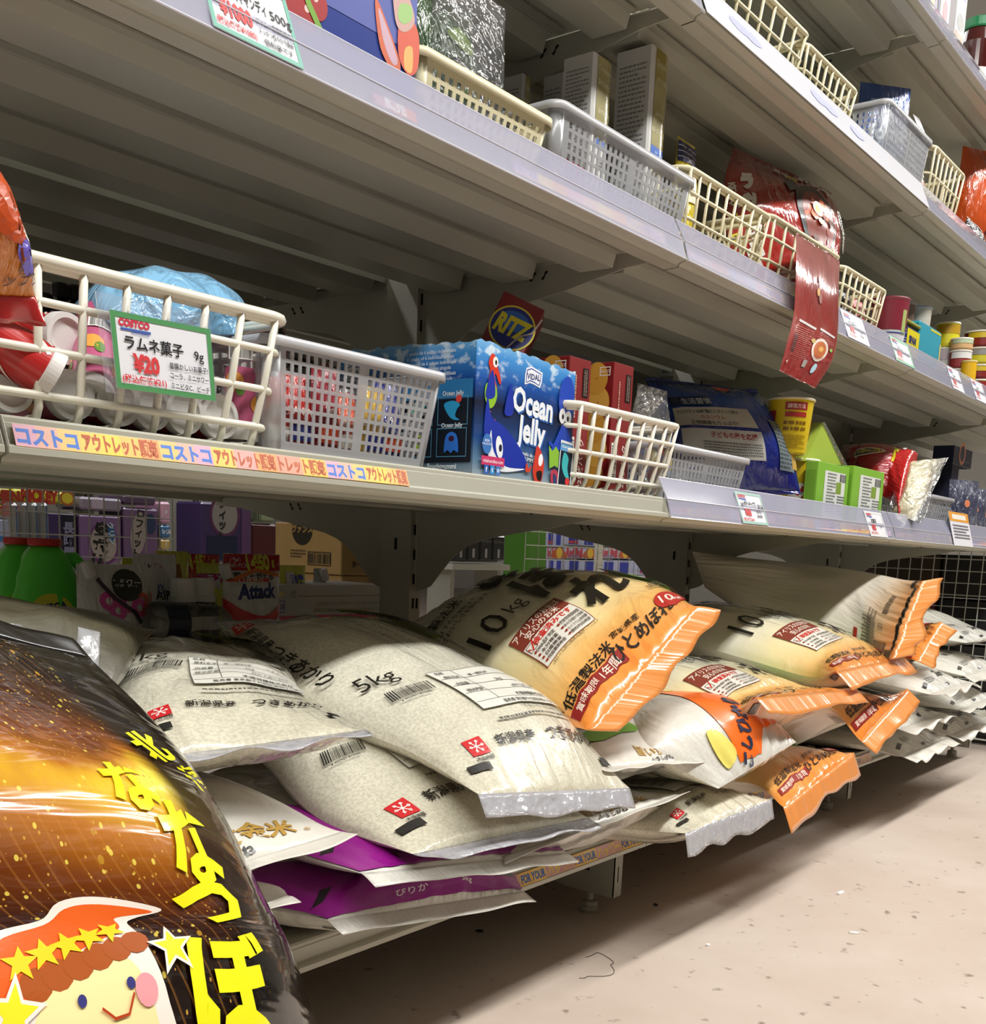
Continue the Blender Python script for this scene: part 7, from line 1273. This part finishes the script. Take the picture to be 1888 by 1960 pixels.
# goods on the far side of the waist-high level
PB = mat('#141416', .35, coat=.4)
for k, (px, py) in enumerate(((83, 562), (116, 543), (143, 547))):
    q = pY(px, py, .82); c = A3(q[0], .82, DB2); H = q[2]-DB2; t = thing('pump_bottle', 'black pump bottle on the far side seen through the white basket, %s of three' % ('left', 'middle', 'right')[k], 'bottle', tuple(c), 'black pump bottles')
    MB().lathe(c, [(.020, 0), (.022, .004), (.022, H-.05), (.010, H-.035), (.008, H-.022)], 20).build('bottle', PB, t); MB().lathe(c, [(.008, H-.024), (.0135, H-.020), (.0135, H-.003), (.011, H)], 20).build('pump_head', PB, t)
def fcard(label, c0, c1, c2, deco, Y=.90):
    t, p = sheet('price_card', label, 'price card', pY(*c0, Y), pY(*c1, Y), pY(*c2, Y), '#dedde2'); deco(p); p.done(t)
fcard('pink-edged price card on the far side reading ハンドソープ, between the two left baskets', (462, 676), (552, 690), (455, 610), lambda p: (p.frame(p.w/2, p.h/2, p.w, p.h, .004, '#d89aa8'), p.text('商品', p.w*.78, p.h*.86, .020, '#22222a', 0, .03), p.text('ハンドソープ、', p.w*.45, p.h*.60, .014, '#33333a', maxw=p.w*.8)))
fcard('¥30 price card on the far side above the perforated basket', (603, 705), (646, 711), (601, 676), lambda p: (p.text('バブ', p.w*.5, p.h*.72, .013, '#22222a', 0, .03), p.text('¥30', p.w*.42, p.h*.25, .015, '#c9503c', 0, .03), p.fine(p.w*.82, p.h*.25, p.w*.25, .006, 1)))
fcard('grey and pink far-side display card left of the ¥30 card', (556, 700), (600, 706), (554, 665), lambda p: (p.rect(p.w*.5, p.h*.5, p.w*.96, p.h*.9, '#8a8690'), p.rect(p.w*.85, p.h*.3, p.w*.3, p.h*.4, '#b8745a')))
for k, (px, py) in enumerate(((513, 640), (575, 690))):
    q = pY(px, py, .80); c = A3(q[0], .80, DB2); H = max(.05, q[2]-DB2); t = thing('jar', 'black-lidded jar on the far side behind the perforated basket, %s' % ('left one', 'right one')[k], 'jar', tuple(c), 'black-lidded jars'); MB().lathe(c, [(.024, 0), (.026, .003), (.026, H-.016)], 24).build('jar', mat('#8f8a84', .3, coat=.5), t); MB().lathe(c, [(.027, H-.016), (.028, H-.014), (.028, H-.002), (.026, H)], 24).build('lid', PB, t)
rr = random.Random(12); x = .25
for k in range(8):
    wd = rr.uniform(.14, .2); hh = rr.uniform(.09, .13) if x < .5 else rr.uniform(.17, .24)
    o = Carton('grey_case', 'dark case on the far side of the waist-high level, %s from the left' % ORD[k], 'carton', (x, .56, DB2), (wd-.008, 0, 0), (0, .22, 0), (0, 0, hh), mat(rr.choice(['#35332e', '#2a2d3a', '#3c3a36', '#413428']), .6), 'dark cases on the far side').done(); x += wd
# ------------------------------------------------------------------ next aisle: racks with packs, 2 m away
YF = 2.02
for z in (.02, .42, .80, 1.18, 1.56):
    for k in range(-1, 5): 
        o = MB().box((.9*k-.2, YF+.02, z), (.9*k+.698, YF+.46, z+.022)).build('far_shelf_board', IV); tag(o, 'ivory shelf board of the far rack at %s height, %s bay from the left' % ({.02: 'floor', .42: 'knee', .80: 'hip', 1.18: 'chest', 1.56: 'head'}[z], ORD[k+1]), 'shelf', 'far rack shelf boards')
for k in range(-1, 6):
    X = .9*k-.2; t = thing('far_upright', 'ivory slotted upright post of the far rack, %s from the left' % ORD[k+1], 'shelving upright', (X, YF+.47, 0), 'far rack uprights'); MB().box((X-.02, YF+.465, 0), (X+.02, YF+.52, 1.9)).build('post', IVD, t)
    s = MB(); [s.box((X+dx, YF+.4635, .06+.03*i), (X+dx+.005, YF+.466, .06+.03*i+.016)) for i in range(60) for dx in (-.012, .006)]; s.build('post_slot', DK, t, kind='stuff')
def vis_post(px0, px1, label, Y=YF-.02):
    a, b_ = pY(px0, 1000, Y), pY(px1, 1000, Y); t = thing('rack_post', label, 'shelving upright', (a[0], Y, 0)); MB().box((a[0], Y, 0), (b_[0], Y+.03, 1.6)).build('post', IVD, t)
    w_ = b_[0]-a[0]; s = MB(); [s.box((b_[0]-.030+dx, Y-.001, .05+.034*i), (b_[0]-.024+dx, Y+.001, .05+.034*i+.018)) for i in range(44) for dx in (0, .012)]; s.build('post_slot', DK, t, kind='stuff')
vis_post(330, 386, 'grey slotted rack post in the next aisle between the purple packs'); vis_post(967, 1012, 'grey slotted rack post in the next aisle left of the green packs')
def fpack(label, x0, x1, y0, y1, col, deco=None, Y=YF+.03, zb=None, name='far_pack', cat='package', dep=.12, m=None):
    a, b_ = pY(x0, y0, Y), pY(x1, y1, Y); z0 = b_[2] if zb is None else zb; c = Carton(name, label, cat, (a[0], Y, z0), (b_[0]-a[0], 0, 0), (0, dep, 0), (0, 0, a[2]-z0), m or mat(col, .35, coat=.4), bev=.006); c_ = c.face('front')
    if deco: deco(c_)
    return c.done()
def mk(f): f.text('MICKEY', f.w*.42, f.h*.55, .042, '#b83a2c', -2, .08, .9, maxw=f.w*.6); f.disc(f.w*.86, f.h*.5, .020, .018, '#b8602c', n=16); f.disc(f.w*.86, f.h*.5, .015, .013, '#d8c83a', n=16)
ztop = .422+.022
YM = 1.80
fpack('bright yellow box reading MICKEY in red in the next aisle', 24, 145, 935, 966, '#d8d02a', mk, Y=YM)
fpack('yellow box with red lettering at the left edge in the next aisle', -60, 22, 930, 958, '#b8a82a', lambda f: f.text('CHEN', f.w*.8, f.h*.4, .03, '#a83a2c', 0, .08), Y=YM)
fpack('yellow and white box with red lettering under the left yellow box', -60, 30, 960, 985, '#c9c060', lambda f: f.text('CHEN', f.w*.75, f.h*.5, .04, '#b83a2c', 0, .08), Y=YM)
fpack('white and blue pack at the left edge in the next aisle', -60, 22, 988, 1090, '#a9b0cc', lambda f: f.rect(f.w*.5, f.h*.6, f.w, f.h*.1, '#3c7ab8'), Y=YM)
def om(f): f.disc(f.w*.55, f.h*.40, f.w*.36, f.h*.44, '#6a3c70', 12, 28); f.disc(f.w*.55, f.h*.40, f.w*.30, f.h*.38, '#a59a92', 12, 28); f.vtext('安ボリ', f.w*.44, f.h*.36, .040, '#191919', rot=-12, bold=.06); f.vtext('ロフィット', f.w*.62, f.h*.4, .022, '#2a2a2a', rot=-12); f.disc(f.w*.74, f.h*.62, f.w*.09, f.h*.16, '#2a5a84', 10); f.text('クリン', f.w*.74, f.h*.62, .020, '#b8c8d8', -80, .04)
fpack('purple and black sanitary pack reading vertically, left one behind the wire grid', 78, 150, 978, 1078, '#3a2c5c', lambda f: (f.rect(f.w*.75, f.h*.5, f.w*.4, f.h*.9, '#141428'), f.vtext('長時間', f.w*.75, f.h*.45, .030, '#8a8aa8', bold=.03)), Y=YM)
fpack('mauve sanitary pack with a big oval label in the middle behind the wire grid', 152, 235, 983, 1078, '#7a5a88', om, Y=YM)
fpack('mauve sanitary pack leaning at the right behind the wire grid', 237, 305, 970, 1072, '#6f5278', lambda f: (f.disc(f.w*.4, f.h*.5, f.w*.22, f.h*.42, '#9a8f88', -8), f.vtext('ロフィット', f.w*.4, f.h*.5, .026, '#1c1c1c', rot=-8, bold=.04), f.disc(f.w*.75, f.h*.7, f.w*.16, f.h*.2, '#2a3a5c')), Y=YM)
fpack('small grey and pink pack lying on top of the mauve packs', 154, 235, 950, 980, '#8f8494', lambda f: f.rect(f.w*.4, f.h*.5, f.w*.3, f.h*.7, '#b8a8b8'), Y=YM)
fpack('small dark mauve pack at the top right behind the wire grid', 237, 300, 946, 968, '#5a4660', None, Y=YM)
for k, (y0, y1, c1, tx) in enumerate(((960, 1003, '#dba8c0', 'P'), (1004, 1030, '#3a78b0', 'for Life'), (1031, 1052, '#d0b060', '1'))):
    fpack('%s far box in the brightly lit column right of the wire grid' % ('pink', 'blue', 'yellow')[k], 309, 328, y0, y1, c1, lambda f, tx=tx: f.text(tx, f.w*.5, f.h*.5, .018, '#e8e8ea', bold=.03, maxw=f.w*.9), Y=YM, name='far_box')
fpack('purple sanitary pack with an oval label right of the grey rack post', 386, 482, 960, 1078, '#3c2a58', lambda f: (f.disc(f.w*.45, f.h*.8, f.w*.30, f.h*.36, '#5c2c50', 0, 28), f.disc(f.w*.45, f.h*.8, f.w*.25, f.h*.31, '#8f8a84', 0, 28), f.vtext('ロフィット', f.w*.40, f.h*.80, .030, '#1c1c1c', bold=.05), f.rect(f.w*.4, f.h*.25, f.w*.6, f.h*.4, '#15203c'), f.rect(f.w*.88, f.h*.5, f.w*.2, f.h, '#5c3c64')), Y=YM)
fpack('small green and white packs above the dark red case', 484, 526, 974, 1000, '#8fa07a', lambda f: f.barcode(f.w*.2, f.h*.5, .03, .03, n=8), Y=YM)
fpack('dark red case behind the brown carton', 482, 530, 1001, 1075, '#4a1418', None, Y=YM)
for k in range(4):
    t_ = fpack('tall clear blue-tinted bottle by the wire grid at the left, %s' % ('first', 'second', 'third', 'fourth')[k], 24+19*k, 41+19*k, 962, 1085, '#5f7484', lambda f: f.rect(f.w*.5, f.h*.5, f.w*.15, f.h*.9, '#3a6aa8'), Y=1.60, name='tall_bottle', cat='bottle', dep=.05, m=CB)
a, b_ = pY(-80, 948, 1.52), pY(330, 948, 1.52); wire_panel('wire_grid_panel', 'wire grid in the next aisle in front of the purple packs', (a[0], 1.52, .12), (b_[0]-a[0], 0, 0), (0, 0, .56), 14, 12, .0016, '#8f8d80')
# can cases
def rbc(f):
    f.rect(f.w*.5, f.h*.5, f.w*.98, f.h*.96, '#b4b8cc'); f.text('Red Bull', f.w*.30, f.h*.55, .050, '#b8404c', 0, .07, maxw=f.w*.46); f.fine(f.w*.3, f.h*.2, f.w*.3, .012, 1, color='#7a80a8')
    f.blob([(-.06, -.01), (-.02, .02), (0, .012), (.02, .02), (.06, -.01), (.02, -.02), (0, -.012), (-.02, -.02)], '#b85a34', f.w*.76, f.h*.5); f.disc(f.w*.76, f.h*.55, .022, .022, '#d8b03a', n=16)
def cans(f): 
    f.rect(f.w*.5, f.h*.5, f.w*.98, f.h*.96, '#a9aec8'); f.rect(f.w*.28, f.h*.5, f.w*.26, f.h*.9, '#2c3a9a'); f.rect(f.w*.72, f.h*.5, f.w*.26, f.h*.9, '#2c3a9a'); f.rect(f.w*.28, f.h*.15, f.w*.26, f.h*.12, '#b83a48')
cols = [(1046, 1078), (1080, 1145), (1147, 1212), (1214, 1290)]
for j, (y0, y1, kind) in enumerate(((1000, 1046, 0), (1048, 1070, 1), (1071, 1100, 0), (1101, 1125, 1))):
    for i, (x0, x1) in enumerate(cols):
        fpack('%s drink case in the next aisle, %s row, %s column from the left' % (('blue-canned' if not kind else 'white printed'), ('top', 'second', 'third', 'lowest visible')[j], ORD[i]), x0, x1, y0, y1, '#b4b8cc', rbc if kind else cans, Y=YM, name='can_case', cat='drink case')
for i, (x0, x1) in enumerate(((1013, 1026), (1028, 1044))): fpack('tall bright green bag in the next aisle left of the can cases, %s' % ('left', 'right')[i], x0, x1, 1010, 1125, '#4a7a26', None, Y=YM)
for i in range(4): fpack('black box with white marks in the dark next aisle, %s from the left' % ORD[i], 872+24*i, 894+24*i, 1018+2*i, 1075, '#1c1e1e', lambda f: (f.text('BIGGBoss', f.w*.5, f.h*.75, .014, '#6a6a60', maxw=f.w*.8), f.rect(f.w*.5, f.h*.3, .012, .03, '#a8a8a4')), Y=YM-.2, name='black_box')
a, b_ = pY(1008, 1000, YM-.12), pY(1300, 1000, YM-.12); wire_panel('wire_grid_panel', 'wire grid in the next aisle in front of the drink cases', (a[0], YM-.12, .12), (b_[0]-a[0], 0, 0), (0, 0, .6), 14, 12, .0018, '#a5a394')
vp = pY(1150, 1040, YM-.10); o = MB().box((vp[0]-.012, YM-.10, 0), (vp[0]+.022, YM-.08, 1.5)).build('white_pole', mat('#c9c5b4', .5)); tag(o, 'pale pole in front of the drink cases in the next aisle', 'pole')
# rows of cartons filling the far rack
rr = random.Random(21)
for z in (.845-.022, 1.205, 1.585):
    x = -1.0; k = 0
    while x < 3.6:
        wd = rr.uniform(.18, .34); hh = rr.uniform(.18, .3); k += 1
        c1 = rr.choice([('pink', '#c08aa0'), ('lilac', '#8f88b4'), ('pale blue', '#9ab0cc'), ('white', '#c9c6c2'), ('brown', '#94784e'), ('yellow', '#c9b450')])
        c = Carton('far_box', '%s box on the far rack, %s level, %s from the left' % (c1[0], {.823: 'hip', 1.205: 'chest', 1.585: 'head'}[round(z, 3)], ORD[k-1]), 'package', (x, YF+.05, z), (wd-.01, 0, 0), (0, .3, 0), (0, 0, hh), mat(c1[1], .5), 'boxes on the far rack'); f = c.face('front'); f.rect(f.w*.5, f.h*.5, f.w*.7, f.h*.4, '#dedbe0'); c.done(); x += wd
# goods behind the grid at the right end
rr = random.Random(31)
for k in range(8):
    z = .03+.13*(k//2); y0 = -.06+.3*(k % 2); nm_c = [('black', '#17171a'), ('maroon', '#5c1626'), ('black', '#1c1a18'), ('dark brown', '#3a2c20')][k % 4]
    c = Carton('dark_carton', '%s carton behind the white wire grid at the right, %s row, %s' % (nm_c[0], ('lowest', 'second', 'third', 'top')[k//2], ('near', 'far')[k % 2]), 'carton', (2.05, y0, z), (.25, 0, 0), (0, .29, 0), (0, 0, .122), mat(nm_c[1], .6)).done()

# low shelf carrying the packs of the next aisle, and plinths under the upper ones
for lab, x0, x1, y, Y, dep, zz in (('ivory display shelf under the drink cases in the next aisle', 1008, 1300, 1126, YM, .14, None), ('ivory display shelf under the purple packs in the next aisle', -70, 486, 1091, YM, .14, None), ('ivory display shelf under the dark boxes in the next aisle', 865, 975, 1076, YM-.2, .14, None), ('ivory display shelf under the tall clear bottles in the next aisle', 10, 110, 1086, 1.60, .10, None)):
    a, b_ = pY(x0, y, Y), pY(x1, y, Y); t = thing('display_shelf', lab, 'shelf', (a[0], Y, 0)); z = min(a[2], b_[2])-.004
    MB().box((a[0], Y-.005, z-.02), (b_[0], Y+dep, z)).build('board', IV, t)
    for X in (a[0]+.02, b_[0]-.04): MB().box((X, Y+.02, 0), (X+.02, Y+dep-.02, z-.02)).build('leg', IVD, t)
